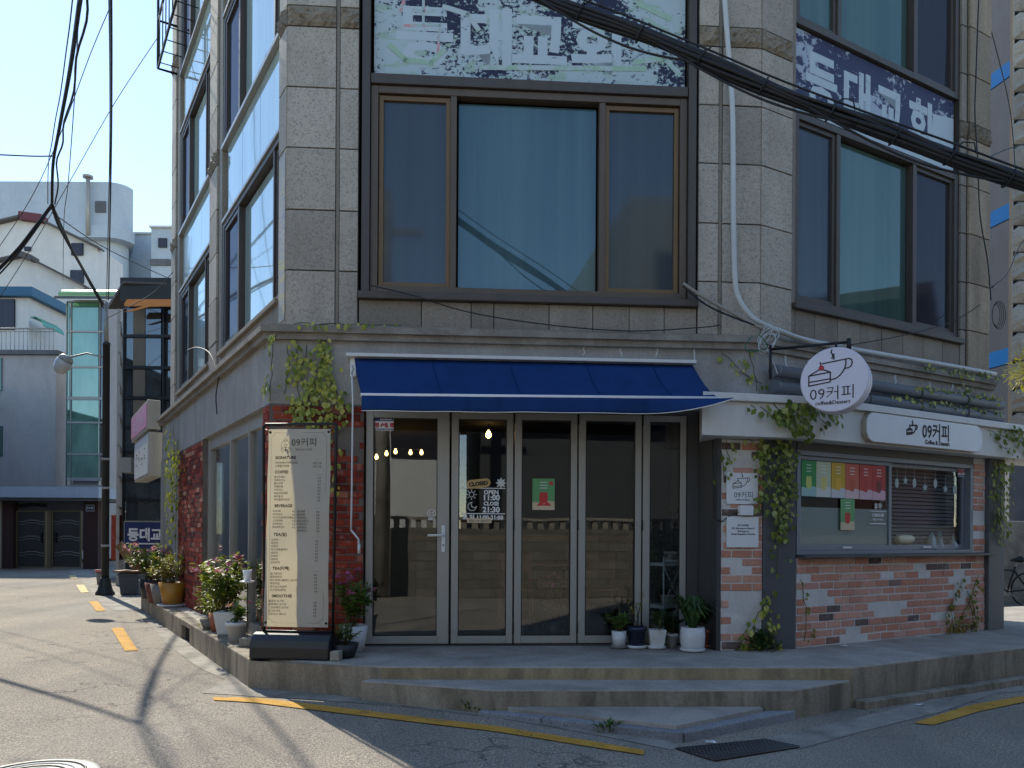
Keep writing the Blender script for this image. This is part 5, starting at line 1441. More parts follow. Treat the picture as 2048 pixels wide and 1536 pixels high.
def potted(label, loc, pot, r0, r1, h, mat, plant, saucer=None):
    """pot: round|square; r0 base, r1 rim radius; plant = list of (kind, count, radius, height, leaf size, material)"""
    o = thing('potted_plant', label, 'potted plant', loc)
    loc = Vector(loc); z0 = .0
    if saucer:
        MB().lathe([(r1 * .95, 0), (r1 * 1.08, .012), (r1 * 1.1, .03), (r1 * 1.02, .03)], loc, 24).build('saucer', saucer, o); z0 = .014
    m_ = MB()
    if pot == 'square':
        c4 = lambda r, z: [loc + Vector((a * r, b * r, z)) for a, b in ((-1, -1), (1, -1), (1, 1), (-1, 1))]
        m_.hexa(c4(r0, z0) + c4(r1, z0 + h)); m_.build('pot', mat, o, bevel=.008)
    else:
        seg = 24
        if pot == 'barrel': pr = [(r0, z0), (r1 * 1.02, z0 + h * .25), (r1 * 1.06, z0 + h * .6), (r1, z0 + h), (r1 - .012, z0 + h), (r1 - .02, z0 + h - .03)]
        elif pot == 'rim': pr = [(r0, z0), (r1 * .94, z0 + h * .8), (r1 * 1.04, z0 + h * .8), (r1 * 1.06, z0 + h), (r1 - .01, z0 + h), (r1 - .02, z0 + h - .03)]
        else: pr = [(r0, z0), (r1, z0 + h), (r1 - .01, z0 + h), (r1 - .02, z0 + h - .03)]
        m_.lathe(pr, loc, seg); m_.build('pot', mat, o)
    MB().lathe([(r1 * .5, z0 + h - .03), (r1 * .9, z0 + h - .022)], loc, 16).build('soil', M['soil'], o)
    top = loc + Vector((0, 0, z0 + h - .02))
    stm = MB(); folio = {}
    for (kind, cnt, rad, ht, ls, mt) in plant:
        mb_ = folio.setdefault(mt, MB())
        if kind == 'bush':
            nst = max(5, cnt // 16); tips = []
            for i in range(nst):
                a = random.uniform(0, 2 * PI); rr = rad * math.sqrt(random.random())
                tip = top + Vector((rr * math.cos(a), rr * math.sin(a), ht * random.uniform(.5, 1.0)))
                b0 = top + Vector((random.uniform(-.3, .3) * r1, random.uniform(-.3, .3) * r1, 0))
                mid = b0.lerp(tip, .5) + Vector((0, 0, ht * .1))
                stm.tube([b0, mid, tip], .003, 4); tips.append((b0, mid, tip))
            for i in range(cnt):
                b0, mid, tip = random.choice(tips); t_ = random.uniform(.25, 1.0)
                p = b0.lerp(mid, t_ * 2) if t_ < .5 else mid.lerp(tip, t_ * 2 - 1)
                d = Vector((random.gauss(0, 1), random.gauss(0, 1), random.uniform(-.3, .9)))
                add_leaf(mb_, p, d, Vector((random.uniform(-.4, .4), random.uniform(-.4, .4), 1)), ls * random.uniform(.6, 1.3), .62)
        elif kind == 'blade':
            for i in range(cnt):
                a = random.uniform(0, 2 * PI); e = random.uniform(.2, 1.0)
                d = Vector((math.cos(a) * rad * e, math.sin(a) * rad * e, 0)); hh = ht * random.uniform(.6, 1)
                p0 = top + d * .1; p1 = top + d * .55 + Vector((0, 0, hh)); p2 = top + d * 1.05 + Vector((0, 0, hh * random.uniform(.55, .95)))
                w = Vector((-math.sin(a), math.cos(a), 0)) * ls * .5
                mb_.face([p0 - w * .6, p0 + w * .6, p1 + w, p1 - w], True); mb_.face([p1 - w, p1 + w, p2 + w * .1, p2 - w * .1], True)
        elif kind == 'trail':
            for i in range(cnt):
                a = random.uniform(0, 2 * PI); p = top + Vector((math.cos(a) * r1 * random.uniform(.3, 1.1), math.sin(a) * r1 * random.uniform(.3, 1.1), random.uniform(-ht, .06)))
                add_leaf(mb_, p, Vector((math.cos(a), math.sin(a), random.uniform(-.8, .6))), Vector((0, 0, 1)), ls * random.uniform(.6, 1.2), .7)
        elif kind == 'flower':
            for i in range(cnt):
                a = random.uniform(0, 2 * PI); rr = rad * math.sqrt(random.uniform(.05, 1))
                p = top + Vector((rr * math.cos(a), rr * math.sin(a), ht * random.uniform(.75, 1.08) * (1 - .25 * (rr / rad) ** 2)))
                fb = MB()
                for k in range(14):
                    d = Vector((random.gauss(0, 1), random.gauss(0, 1), random.uniform(-.1, 1)))
                    add_leaf(fb, p + d.normalized() * ls * .2, d, Vector((0, 0, 1)), ls * random.uniform(.5, .8), .8)
                fb.build('flower', M[mt], o, fix=False)
                stm.tube([p - Vector((0, 0, ht * .3)), p], .002, 4)
    for mt, mb_ in folio.items():
        if mb_.v: mb_.build('foliage', M[mt], o, fix=False)
    if stm.v: stm.build('stem', M['stem'], o)
    return o
def on(px, py): return at_z(px, py, PZ + .004)
# far cluster on the side street kerb
potted('mustard yellow pot of dry heather like plant on the kerb', on(345, 1212), 'round', .13, .19, .33, M['pot_yellow'], [('bush', 420, .30, .42, .045, 'lf_dry'), ('bush', 90, .2, .5, .07, 'lf_lime')], M['pot_white'])
potted('taupe pot with drying plant beside the mustard pot on the kerb', on(325, 1208), 'round', .12, .17, .30, M['pot_grey'], [('bush', 330, .26, .38, .045, 'lf_dry'), ('bush', 60, .2, .45, .06, 'lf_lime')])
potted('dark red pot between the flowering bush and the taupe pot', on(312, 1205), 'round', .11, .16, .30, M['pot_brown'], [('bush', 200, .24, .45, .07, 'lf_green')])
potted('tall pink flowering bush in a black pot at the end of the kerb', on(300, 1196), 'round', .12, .17, .30, M['pot_black'], [('bush', 560, .40, .62, .08, 'lf_green'), ('flower', 30, .42, .64, .065, 'petal_pink')])
# near cluster
potted('grey bowl of straggly lime plant on the kerb by the shop window', on(425, 1256), 'round', .10, .14, .10, M['pot_grey'], [('bush', 260, .24, .34, .06, 'lf_lime'), ('trail', 40, .2, .15, .05, 'lf_lime')])
potted('terracotta pot hidden among the pink flowers by the shop window', on(440, 1262), 'round', .09, .12, .2, M['pot_terra'], [('bush', 340, .30, .58, .085, 'lf_lime'), ('flower', 8, .28, .60, .075, 'petal_pink')])
potted('tall white ribbed square pot with pink flowers by the shop window', on(456, 1268), 'square', .085, .12, .24, M['pot_white'], [('bush', 420, .34, .62, .08, 'lf_green'), ('bush', 120, .3, .5, .08, 'lf_lime'), ('flower', 9, .34, .64, .075, 'petal_pink')])
potted('small white round pot with rose flowers in front of the ribbed pot', on(474, 1282), 'rim', .075, .105, .19, M['pot_white'], [('bush', 90, .13, .22, .075, 'lf_green'), ('flower', 3, .12, .26, .05, 'petal_rose')])
# beside the banner
potted('cracked white pot with tall pink flowers against the brick pier', on(706, 1303), 'round', .10, .135, .24, M['pot_white'], [('bush', 300, .20, .45, .075, 'lf_green'), ('flower', 10, .19, .52, .055, 'petal_pink')])
potted('low black bowl of grassy herbs beside the banner base', on(688, 1314), 'round', .09, .13, .12, M['pot_black'], [('bush', 330, .15, .2, .035, 'lf_green')])
# by the end of the doors
potted('white pot of bushy green herb on a clear saucer by the doors', on(1238, 1296), 'round', .058, .072, .15, M['pot_white'], [('bush', 300, .13, .19, .045, 'lf_green')], M['pot_grey'])
potted('navy glazed pot with bare twigs on a white ribbed saucer', on(1273, 1296), 'rim', .072, .09, .19, M['pot_blue'], [('bush', 40, .14, .36, .035, 'lf_dry')], M['pot_white'])
potted('cream square pot with trailing burgundy leaves by the doors', on(1313, 1297), 'square', .06, .082, .17, M['pot_white'], [('trail', 34, .12, .1, .045, 'lf_dry'), ('bush', 80, .12, .2, .05, 'lf_dark')], M['pot_white'])
potted('small plain white pot behind the cream and barrel pots', on(1344, 1294), 'rim', .045, .058, .13, M['pot_white'], [('bush', 110, .12, .26, .06, 'lf_dark')])
potted('white barrel shaped pot with arching strap leaves by the kiosk', on(1385, 1302), 'barrel', .10, .108, .21, M['pot_white'], [('blade', 70, .28, .32, .03, 'lf_dark'), ('blade', 24, .22, .22, .03, 'lf_green')], M['pot_white'])
potted('terracotta pot with dark leaves behind the barrel shaped pot', on(1416, 1294), 'rim', .06, .08, .16, M['pot_terra'], [('bush', 160, .17, .3, .08, 'lf_dark')], M['pot_terra'])
# inside, behind the glass
potted('white cup of succulents standing on the metal plant rack inside', rp(.45, .4, 1.092), 'rim', .06, .075, .10, M['pot_white'], [('bush', 60, .1, .1, .04, 'lf_dark')], M['pot_white'])
potted('leafy plant on the lower shelf of the metal plant rack inside', rp(.35, .4, .652), 'rim', .06, .08, .10, M['pot_white'], [('bush', 140, .2, .22, .06, 'lf_dark')])
potted('large dark leaved plant on the floor inside the end door', rp(.6, .9, PZ + .01), 'round', .14, .18, .3, M['pot_black'], [('bush', 420, .4, 1.1, .1, 'lf_dark')])
potted('pink flowering plant on the floor inside behind the watermelon poster door', C.P(2.75, -.32, PZ + .01), 'round', .09, .12, .2, M['pot_black'], [('bush', 200, .22, .5, .07, 'lf_dark'), ('flower', 12, .22, .5, .06, 'petal_pink')])
# paper cup stake ornament
cp = on(494, 1292)
o = thing('cup_stake', 'white cup shaped ornament on a thin stake among the kerb pots', 'ornament', cp)
MB().tube([cp, cp + Vector((0, 0, .62))], .005, 6).build('stake', M['black'], o)
MB().lathe([(.055, .60), (.07, .61), (.07, .617), (.04, .618)], cp, 16).build('tray', M['white_plastic'], o)
MB().lathe([(.032, .62), (.043, .72), (.040, .72), (.03, .63)], cp, 16).build('cup', M['white_plastic'], o)
o = MB().box(None, cp.x - .06, cp.x + .06, cp.y - .05, cp.y + .05, PZ + .003, PZ + .085).build('concrete_block', M['apron'], bevel=.01); tag(o, 'small concrete block holding the cup stake on the kerb', 'block')
# weeds in the gutter
M['weed'] = m_leaf('weed_leaf', GRN)
for px, py, s_, lab in ((945, 1424, .14, 'green weed tuft growing at the foot of the steps'), (1217, 1461, .1, 'small weed sprouting from the gutter in front of the granite kerb')):
    p = at_z(px, py, .0); p.z = gz(p.x) + .004; w_ = MB(); random.seed(px)
    for i in range(90):
        a = random.uniform(0, 2 * PI); r = random.uniform(0, s_)
        add_leaf(w_, p + Vector((r * math.cos(a), r * math.sin(a) * .5, random.uniform(0, .06))), Vector((math.cos(a), math.sin(a), random.uniform(.2, 1.4))), Vector((0, 0, 1)), random.uniform(.03, .06), .4)
    tag(w_.build('weed', M['weed'], fix=False), lab, 'weed')
p = KF.P(.38, .08, PZ); w_ = MB()
for i in range(260):
    a = random.uniform(0, 2 * PI); r = abs(random.gauss(0, .09)); add_leaf(w_, p + Vector((r * math.cos(a), r * math.sin(a) * .5, random.uniform(0, .2) * math.exp(-r * 5))), Vector((math.cos(a), math.sin(a), random.uniform(0, 1.2))), Vector((0, 0, 1)), random.uniform(.03, .07), .6)
tag(w_.build('weed', M['lf_dark'], fix=False), 'dark leafy weed clump on the platform at the foot of the grey column', 'weed')
# ------------------------------------------------------------------ houses at the end of the side street
M['render_grey'] = m_concrete('house_render_grey', srgb(168, 164, 164), srgb(182, 178, 176), srgb(148, 144, 142), .4, .5, True, .2)
M['render_white'] = m_concrete('house_render_white', srgb(206, 206, 204), srgb(220, 219, 214), srgb(180, 180, 178), .3, .3, True, .1)
M['render_blue'] = m_concrete('house_render_blue', srgb(170, 184, 196), srgb(184, 196, 206), srgb(150, 164, 178), .3, .2, True, .1)
M['render_slate'] = m_concrete('house_render_slate', srgb(96, 98, 104), srgb(112, 114, 118), srgb(76, 78, 82), .4, .4, True, .2)
M['dark_brick'] = plain('dark_brown_brick', srgb(72, 50, 46), .9, 0, .25, 14, bump=.6, bscale=40)
M['gate_metal'] = plain('gate_metal', srgb(70, 68, 66), .5, .3, .12, 3)
M['gold_frame'] = plain('gate_brass', srgb(122, 110, 86), .45, .3, .1)
M['green_glass'] = m_coated('green_stair_glass', srgb(58, 98, 86), srgb(104, 148, 128), .18, .03, (.75, 1, .92, 1), (2, 2, .8))
M['black_glass'] = m_coated('black_stair_glass', srgb(30, 36, 40), srgb(74, 78, 78), .10, .03, (.8, .9, 1, 1), (2, 2, .6))
M['green_canopy'] = plain('green_canopy', srgb(150, 186, 132), .4, 0, .06)
M['orange'] = plain('orange_fascia', srgb(206, 128, 50), .5, 0, .06)
M['red_roof'] = plain('red_tile', srgb(104, 54, 62), .7, 0, .15)
M['blue_trim'] = plain('blue_trim', srgb(46, 96, 128), .6, 0, .1)
M['roof_grey'] = plain('roof_slate', srgb(88, 84, 82), .8, 0, .1)
def W(px, py, Y): return at_Y(px, py, Y)
def slab_px(px0, px1, py0, py1, Y, depth, name, mat, parent, bevel=0):
    a = W(px0, py1, Y); b = W(px1, py0, Y)
    return MB().box(None, a.x, b.x, Y, Y + depth, min(a.z, b.z), max(a.z, b.z)).build(name, mat, parent, bevel=bevel)
# gatehouse
YG = 27.3
gh = thing('gatehouse', 'low gatehouse with grey flat canopy and dark metal double gate', 'gatehouse', W(100, 1137, YG))
slab_px(-60, 197, 974, 994, YG - .6, 2.4, 'canopy', M['render_blue'], gh); slab_px(-60, 196, 995, 1000, YG - .5, 2.2, 'canopy_soffit', M['render_slate'], gh)
for a, b in ((4, 27), (166, 196)):
    p = slab_px(a, b, 1000, 1139, YG, .5, 'brick_pier', M['dark_brick'], gh)
slab_px(-60, 3, 1000, 1139, YG + .1, .4, 'side_wall', plain('cream_wall', srgb(190, 178, 150), .8), gh)
slab_px(27, 166, 1000, 1022, YG + .25, .1, 'transom', M['render_slate'], gh)
for a, b in ((32, 92), (103, 163)):
    lf = slab_px(a, b, 1022, 1135, YG + .2, .06, 'gate_leaf', M['gate_metal'], gh)
    fr_m = MB()
    A0 = W(a, 1135, YG + .15); B0_ = W(b, 1021, YG + .15)
    for (x0, x1, z0, z1) in ((A0.x, A0.x + .05, A0.z, B0_.z), (B0_.x - .05, B0_.x, A0.z, B0_.z), (A0.x + .05, B0_.x - .05, B0_.z - .05, B0_.z), (A0.x + .05, B0_.x - .05, A0.z, A0.z + .04)):
        fr_m.box(None, x0, x1, YG + .14, YG + .2, z0, z1)
    fr_m.build('leaf_frame', M['gold_frame'], lf)
    for py in (1043, 1075, 1106):
        w_ = B0_.x - A0.x; z = W(a, py, YG + .15).z
        pts_ = [Vector((A0.x + w_ * t_, YG + .18, z + .05 * s_)) for t_, s_ in ((.06, 0), (.25, 0), (.35, 1), (.68, 1), (.78, 0), (.94, 0))]
        MB().tube(pts_, .016, 5).build('moulding', M['grey_alu'], lf)
        MB().tube([p - Vector((0, 0, .09)) for p in pts_], .012, 5).build('moulding', M['grey_alu'], lf)
    hx = B0_.x - .14 if a < 60 else A0.x + .14
    MB().box(None, hx - .03, hx + .03, YG + .1, YG + .16, W(a, 1085, YG).z, W(a, 1065, YG).z).build('handle', M['black'], lf)
slab_px(93, 102, 1021, 1136, YG + .12, .12, 'centre_post', M['gold_frame'], gh)
cr_ = MB()
for k in range(24):
    x = 32 + k * 2.6; h_ = 8 + 5 * math.exp(-((k - 14) / 6) ** 2)
    c = W(x, 1012 - (h_ - 8) * .6, YG + .22); cr_.tube([c + Vector((.05 * math.cos(a), 0, .05 * math.sin(a))) for a in [q * PI / 4 for q in range(9)]], .011, 4)
cr_.build('scroll_cresting', M['black'], gh, kind='stuff')
np_ = thing('house_number', 'dark house number plate 54-8 on the gatehouse brick pier', 'number plate', W(181, 1020, YG - .05))
slab_px(172, 188, 1010, 1022, YG - .04, .03, 'plate', plain('plate_navy', srgb(44, 54, 84), .5), np_)
a = W(173.5, 1018, YG - .045); pm = MB(); txt(pm, Pl(a, (1, 0, 0), (0, 0, 1)), '54-8', 0, 0, .12, .004, sx=.95); stroke(pm, Pl(W(172, 1022, YG - .043), (1, 0, 0), (0, 0, 1)), [(0, 0), (0, .21), (.28, .21), (.28, 0), (0, 0)], .014); pm.build('number', M['white_print'], np_)
# grey house on the left
YH_ = 30.5
ho = thing('grey_house', 'plain grey rendered house behind the gatehouse with roof terrace railing', 'house', W(50, 1100, YH_))
slab_px(-160, 112, 706, 1120, YH_, 8, 'wall', M['render_grey'], ho); slab_px(-160, 116, 700, 707, YH_ - .15, 8.4, 'parapet', M['render_slate'], ho)
slab_px(-160, 3, 715, 780, YH_ - .06, .1, 'window', GG, ho); slab_px(-160, 4, 852, 912, YH_ - .06, .1, 'window', GG, ho)
slab_px(-160, 58, 590, 700, YH_ + 3.0, 4, 'upper_storey', M['render_white'], ho)
slab_px(-160, 64, 573, 590, YH_ + 2.7, 4.6, 'roof_trim', M['blue_trim'], ho)
slab_px(-160, 28, 598, 658, YH_ + 2.9, .1, 'window', GD, ho)
rl = MB(); z0, z1 = W(0, 700, YH_).z, W(0, 654, YH_).z; x0, x1 = W(-160, 700, YH_).x, W(104, 700, YH_).x
rl.tube([(x0, YH_ + .2, z1), (x1, YH_ + .2, z1)], .03, 6); rl.tube([(x0, YH_ + .2, z1 - .12), (x1, YH_ + .2, z1 - .12)], .02, 6)
rail = rl.build('railing', M['grey_alu'], ho)
x = x0
while x < x1:
    MB().tube([(x, YH_ + .2, z0), (x, YH_ + .2, z1)], .014, 4).build('baluster', M['grey_alu'], rail); x += .17
gc = thing('green_canopy', 'small translucent green canopy on the grey house roof terrace', 'canopy', W(75, 652, YH_ + 2.5))
m_ = MB()
for k in range(6):
    a0_, a1_ = k / 6 * PI / 2, (k + 1) / 6 * PI / 2
    q = [W(60 + 28 * math.sin(a_), 652 - 19 * math.cos(a_), YH_ + 2.5) for a_ in (a0_, a1_)]
    m_.face([q[0], q[1], q[1] + Vector((0, 1.5, 0)), q[0] + Vector((0, 1.5, 0))])
m_.build('sheet', plain('green_plastic', srgb(60, 150, 120), .4), gc, solid=.03)
# tree sliver
def crown_tree(name, label, base, h, rad, mat, n_=900, trunk=.18):
    o = thing(name, label, 'tree', base); base = Vector(base)
    MB().tube([base, base + Vector((.05, 0, h * .4)), base + Vector((0, .1, h * .85))], [trunk, trunk * .7, trunk * .25], 8).build('trunk', M['wood'], o)
    lim = MB(); cr = MB(); cl_ = []
    for i in range(16):
        a = random.uniform(0, 2 * PI); z = h * random.uniform(.35, 1.0); r = rad * random.uniform(.3, 1.0)
        c = base + Vector((r * math.cos(a), r * math.sin(a), z)); cl_.append((c, rad * random.uniform(.25, .45)))
        lim.tube([base + Vector((0, 0, z * .6)), c], [.05, .015], 5)
    for i in range(n_):
        c, r = random.choice(cl_); d = Vector((random.gauss(0, 1), random.gauss(0, 1), random.gauss(0, .8))).normalized()
        add_leaf(cr, c + d * r * random.uniform(.5, 1), d + Vector((0, 0, -.3)), Vector((random.gauss(0, 1), random.gauss(0, 1), 1)), random.uniform(.10, .22))
    lim.build('limb', M['wood'], o); cr.build('crown', mat, o, fix=False)
crown_tree('garden_tree', 'dark green tree squeezed between the grey house and the stair tower', W(121, 1120, 33), 6.0, .9, M['lf_dark'], 1500)
# white gabled houses further back
def gable(name, label, pts_, Y, depth, mat, roofs, wins):
    o = thing(name, label, 'house', W(sum(p[0] for p in pts_) / len(pts_), 1100, Y))
    MB().extr([W(px, py, Y) for px, py in pts_], Vector((0, depth, 0))).build('wall', mat, o)
    for (a, b, t_, mt) in roofs:
        A_, B_ = W(a[0], a[1], Y - .4), W(b[0], b[1], Y - .4)
        MB().extr([A_, B_, B_ + Vector((0, 0, t_)), A_ + Vector((0, 0, t_))], Vector((0, .7, 0))).build('roof', mt, o)
    for (x0, y0, x1, y1, mt) in wins:
        w_ = slab_px(x0, x1, y0, y1, Y - .12, .14, 'window', mt, o)
    return o
gable('white_house', 'tall white gabled house with dark red ridge behind the grey house', [(-120, 470), (40, 434), (80, 440), (195, 494), (195, 1000), (-120, 1000)], 46, 3, M['render_white'],
      [((-120, 470), (38, 433), .12, M['roof_grey']), ((36, 437), (82, 443), .45, M['red_roof']), ((82, 441), (196, 496), .12, M['roof_grey'])], [(48, 493, 60, 501, GD), (142, 486, 165, 510, GD), (140, 540, 166, 566, GD)])
gable('low_white_house', 'lower white gabled house in front of the red ridged house', [(-120, 545), (33, 512), (64, 520), (168, 572), (168, 1000), (-120, 1000)], 40, 2, M['render_white'],
      [((-120, 545), (34, 511), .1, M['roof_grey']), ((33, 510), (62, 521), .3, M['roof_grey']), ((64, 520), (170, 574), .1, M['roof_grey'])], [(49, 409, 50, 410, GD)][:0])
# big rounded block
YB = 78
bb = thing('rounded_block', 'large pale blue grey building with a rounded upper storey and thin chimney', 'building', W(120, 1050, YB))
def rounded(px0, px1, py0, py1, Y, depth, r, name, mat):
    a = W(px0, py1, Y); b = W(px1, py0, Y)
    pl_ = [(a.x, Y), (b.x - r, Y)] + [(b.x - r + r * math.sin(q * PI / 16), Y + r - r * math.cos(q * PI / 16)) for q in range(1, 9)] + [(b.x * (Y + depth) / Y - 1, Y + depth), (a.x, Y + depth)]
    return MB().prism(pl_, a.z, b.z).build(name, mat, bb)
rounded(-200, 249, 364, 452, YB, 20, 1.8, 'upper_storey', M['render_blue']); rounded(-200, 250, 450, 472, YB - .4, 20, 2.0, 'cornice', M['render_blue']); rounded(-200, 240, 472, 1050, YB + .6, 18, 1.8, 'wall', M['render_blue'])
slab_px(190, 211, 402, 424, YB - .15, .3, 'vent', M['render_slate'], bb)
MB().tube([W(176, 470, YB - .5), W(176, 356, YB - .5)], .2, 8).build('chimney', M['grey_alu'], bb); MB().tube([W(176, 356, YB - .5), W(176, 352, YB - .5)], .5, 8).build('chimney_cap', M['grey_alu'], bb)
for (x0, y0, x1, y1, lab, Y) in ((250, 467, 302, 700, 'pale blue tower block right of the rounded building', 84), (299, 454, 356, 700, 'pale blue tower block with small window behind the dark glass block', 80)):
    tw = thing('tower_block', lab, 'building', W((x0 + x1) / 2, 1050, Y))
    slab_px(x0, x1, y0, 1050, Y, 12, 'wall', M['render_blue'], tw); slab_px(x0 - 1, x1 + 1, y0 - 3, y0, Y - .3, 12.6, 'roof_edge', M['render_white'], tw)
    if x0 > 280: slab_px(316, 333, 476, 494, Y - .2, .3, 'window', GD, tw); slab_px(300, 340, 518, 530, Y - .2, .3, 'window_band', M['render_slate'], tw)
    else: slab_px(255, 298, 560, 575, Y - .2, .3, 'window_band', M['render_slate'], tw)
# green glazed stair tower
YS = 29.6
stt = thing('stair_tower', 'glazed stair tower with green panes and pale green curved canopy', 'building', W(170, 1000, YS))
slab_px(144, 209, 600, 1100, YS + .25, 1.6, 'core', M['render_grey'], stt)
fm = MB()
def bar_px(mb, px0, px1, py0, py1, Y, d=.1):
    a = W(px0, py1, Y); b = W(px1, py0, Y); mb.box(None, a.x, b.x, Y, Y + d, a.z, b.z)
for px in (130, 139, 197, 207): bar_px(fm, px, px + 3.5, 603, 972, YS, .12)
rows = [603, 663, 734, 795, 845, 908, 957, 972]
for k, py in enumerate(rows): bar_px(fm, 133.5, 207, py - 1.5, py + 1.5 + (3 if k in (3, 6) else 0), YS + .01, .1)
fm.build('frame', M['grey_alu'], stt)
for r0, r1 in zip(rows[:-2], rows[1:-1]):
    slab_px(142.5, 197, r0 + 2, r1 - 2, YS + .05, .03, 'pane', M['green_glass'], stt)
    slab_px(133.5, 139, r0 + 2, r1 - 2, YS + .05, .03, 'pane', M['green_glass'], stt); slab_px(200.5, 207, r0 + 2, r1 - 2, YS + .05, .03, 'pane', M['black_glass'], stt)
m_ = MB()
for k in range(6):
    a0_, a1_ = k / 6 * PI / 2, (k + 1) / 6 * PI / 2
    z0, z1 = W(0, 602 - 26 * math.sin(a0_), YS).z, W(0, 602 - 26 * math.sin(a1_), YS).z
    y0, y1 = YS - .5 + .9 * (1 - math.cos(a0_)), YS - .5 + .9 * (1 - math.cos(a1_))
    xa, xb = W(131, 600, YS).x, W(250, 600, YS).x
    m_.face([Vector((xa, y0, z0)), Vector((xb, y0, z0)), Vector((xb, y1, z1)), Vector((xa, y1, z1))])
m_.build('canopy', M['green_canopy'], stt, solid=.04)
MB().box(None, W(129, 0, YS).x, W(252, 0, YS).x, YS - .56, YS - .48, W(0, 604, YS).z, W(0, 600, YS).z).build('canopy_edge', M['render_slate'], stt)
# dark glazed block next to the corner building
YD = 19.0
db = thing('dark_glass_block', 'dark framed glass building with black canopy and orange fascia', 'building', W(290, 1100, YD))
x0, x1 = W(243, 0, YD).x, W(420, 0, YD).x
zb_, zt_ = .05, W(0, 612, YD).z
dl = Vector((-.42, .91, 0)); farp = Vector((x0, YD, 0)) + dl * 5.5
MB().prism([(x0 + .12, YD + .12), (x1, YD + .12), (x1, YD + 6), (farp.x + .2, farp.y)], zb_, zt_).build('core', M['black_glass'], db)
fm = MB()
for px in (243, 322): bar_px(fm, px, px + 6, 612, 1120, YD, .1)
for py in (612, 672, 735, 796, 855, 905, 960, 1000): bar_px(fm, 249, 420, py - 2.5, py + 2.5, YD + .01, .08)
fm.build('front_frame', M['black'], db)
for r0, r1 in ((615, 670), (675, 732), (738, 793), (799, 852), (858, 902), (908, 957), (963, 997)):
    slab_px(249, 322, r0, r1, YD + .06, .03, 'pane', M['black_glass'], db)
    slab_px(266, 290, r0 + 1, r1, YD + .04, .02, 'curtain_panel', plain('beige_blind', srgb(116, 106, 92), .8), db) if r1 < 900 else None
SF = Fr((x0, YD), (dl.x, dl.y), -1)
fm = MB()
for k in range(5): fm.box(SF, k * 1.3, k * 1.3 + .07, -.02, .05, zb_, zt_ - .05)
z = 1.2
while z < zt_: fm.box(SF, .0, 5.3, -.02, .045, z, z + .06); z += .75
fm.build('side_frame', M['grey_alu'], db)
MB().extr([W(216, 618, YD + .8), W(246, 566, YD - .4), W(246, 562, YD - .4), W(214, 612, YD + .8)], Vector((6, .6, 0))).build('canopy', M['roof_grey'], db)
slab_px(240, 420, 556, 600, YD - .3, 3, 'roof_box', M['black'], db)
m_ = MB(); a_, b_ = W(250, 598, YD - .5), W(420, 624, YD - .5)
m_.face([W(250, 624, YD - .5), W(330, 600, YD - .5), W(420, 600, YD - .5), W(420, 612, YD - .5), W(300, 614, YD - .5), W(262, 624, YD - .5)]); m_.face([W(250, 606, YD - .48), W(256, 599, YD - .48), W(332, 599, YD - .48), W(420, 599, YD - .48), W(420, 611, YD - .48), W(250, 613, YD - .48)])
m_.build('orange_fascia', M['orange'], db, solid=.03)
slab_px(241, 262, 915, 945, YD - .5, .5, 'wall_box', M['grey_alu'], db)
slab_px(222, 236, 1030, 1120, YD + .6, .3, 'brick_pier', M['brick'], db)

# ------------------------------------------------------------------ street lamp, signs and clutter by the far kerb
LP = at_z(210, 1190, .06)
lp = thing('street_lamp', 'dark green lamp post with a clear globe head on a side arm', 'lamp post', LP)
M['lamp_green'] = plain('lamp_paint', srgb(46, 50, 50), .5, .2, .12)
MB().lathe([(.19, 0), (.185, .05), (.15, .10), (.12, .22), (.10, .32), (.09, .36)], LP, 18).build('base', M['lamp_green'], lp)
zt = W(0, 690, LP.y).z
MB().lathe([(.075, .3), (.068, zt - .06), (.075, zt - .06), (.075, zt)], LP, 14).build('pole', M['lamp_green'], lp)
MB().tube([LP + Vector((0, 0, zt - .06)), LP + Vector((-.01, 0, 6.1))], [.05, .035], 8).build('upper_pole', M['grey_alu'], lp)
az = W(0, 716, LP.y).z
MB().tube([LP + Vector((0, 0, az - .05)), LP + Vector((-.4, 0, az + .05)), W(142, 714, LP.y), W(136, 712, LP.y)], .02, 6).build('arm', M['grey_alu'], lp)
hc = W(126, 728, LP.y)
M['globe'] = plain('lamp_globe', srgb(190, 192, 188), .25, 0, .15, 4)
tilt = Matrix.Rotation(math.radians(32), 3, 'Y')
MB().lathe([(.05, .2), (.10, .19), (.14, .14), (.15, .08)][::-1], hc, 16, True, tilt).build('lamp_cap', M['grey_alu'], lp)
MB().lathe([(.02, -.22), (.08, -.2), (.13, -.14), (.16, -.02), (.16, .08)], hc, 16, True, tilt).build('lamp_glass', M['globe'], lp)
for zz in (1.0, 2.2, 2.8): MB().lathe([(.08, zz), (.08, zz + .05)], LP, 14).build('clamp', M['grey_alu'], lp)
# church direction board
YC = 17.6
cs = thing('church_sign', 'blue church direction sign with white Korean letters and arrow', 'sign', W(290, 1165, YC))
slab_px(249, 352, 1044, 1101, YC, .05, 'board', plain('church_blue', srgb(34, 48, 104), .5), cs, .004)
pm = MB(); pl = Pl(W(252, 1081, YC - .004), (1, 0, 0), (0, 0, 1))
txt(pm, pl, '등대교회', .03, .02, .31, .012, sx=.92)
b_ = (W(340, 0, YC).x - W(252, 0, YC).x)
stroke(pm, pl, [(.28, -.07), (b_ - .12, -.07)], .03); pm.face([pl.P(b_ - .16, -.12), pl.P(b_, -.07), pl.P(b_ - .16, -.02)])
pm.build('lettering', M['white_print'], cs, fix=False)
fm = MB(); bar_px(fm, 247, 249, 1042, 1165, YC - .01, .05); bar_px(fm, 249, 352, 1042, 1044, YC - .01, .05); fm.build('frame', M['grey_alu'], cs)
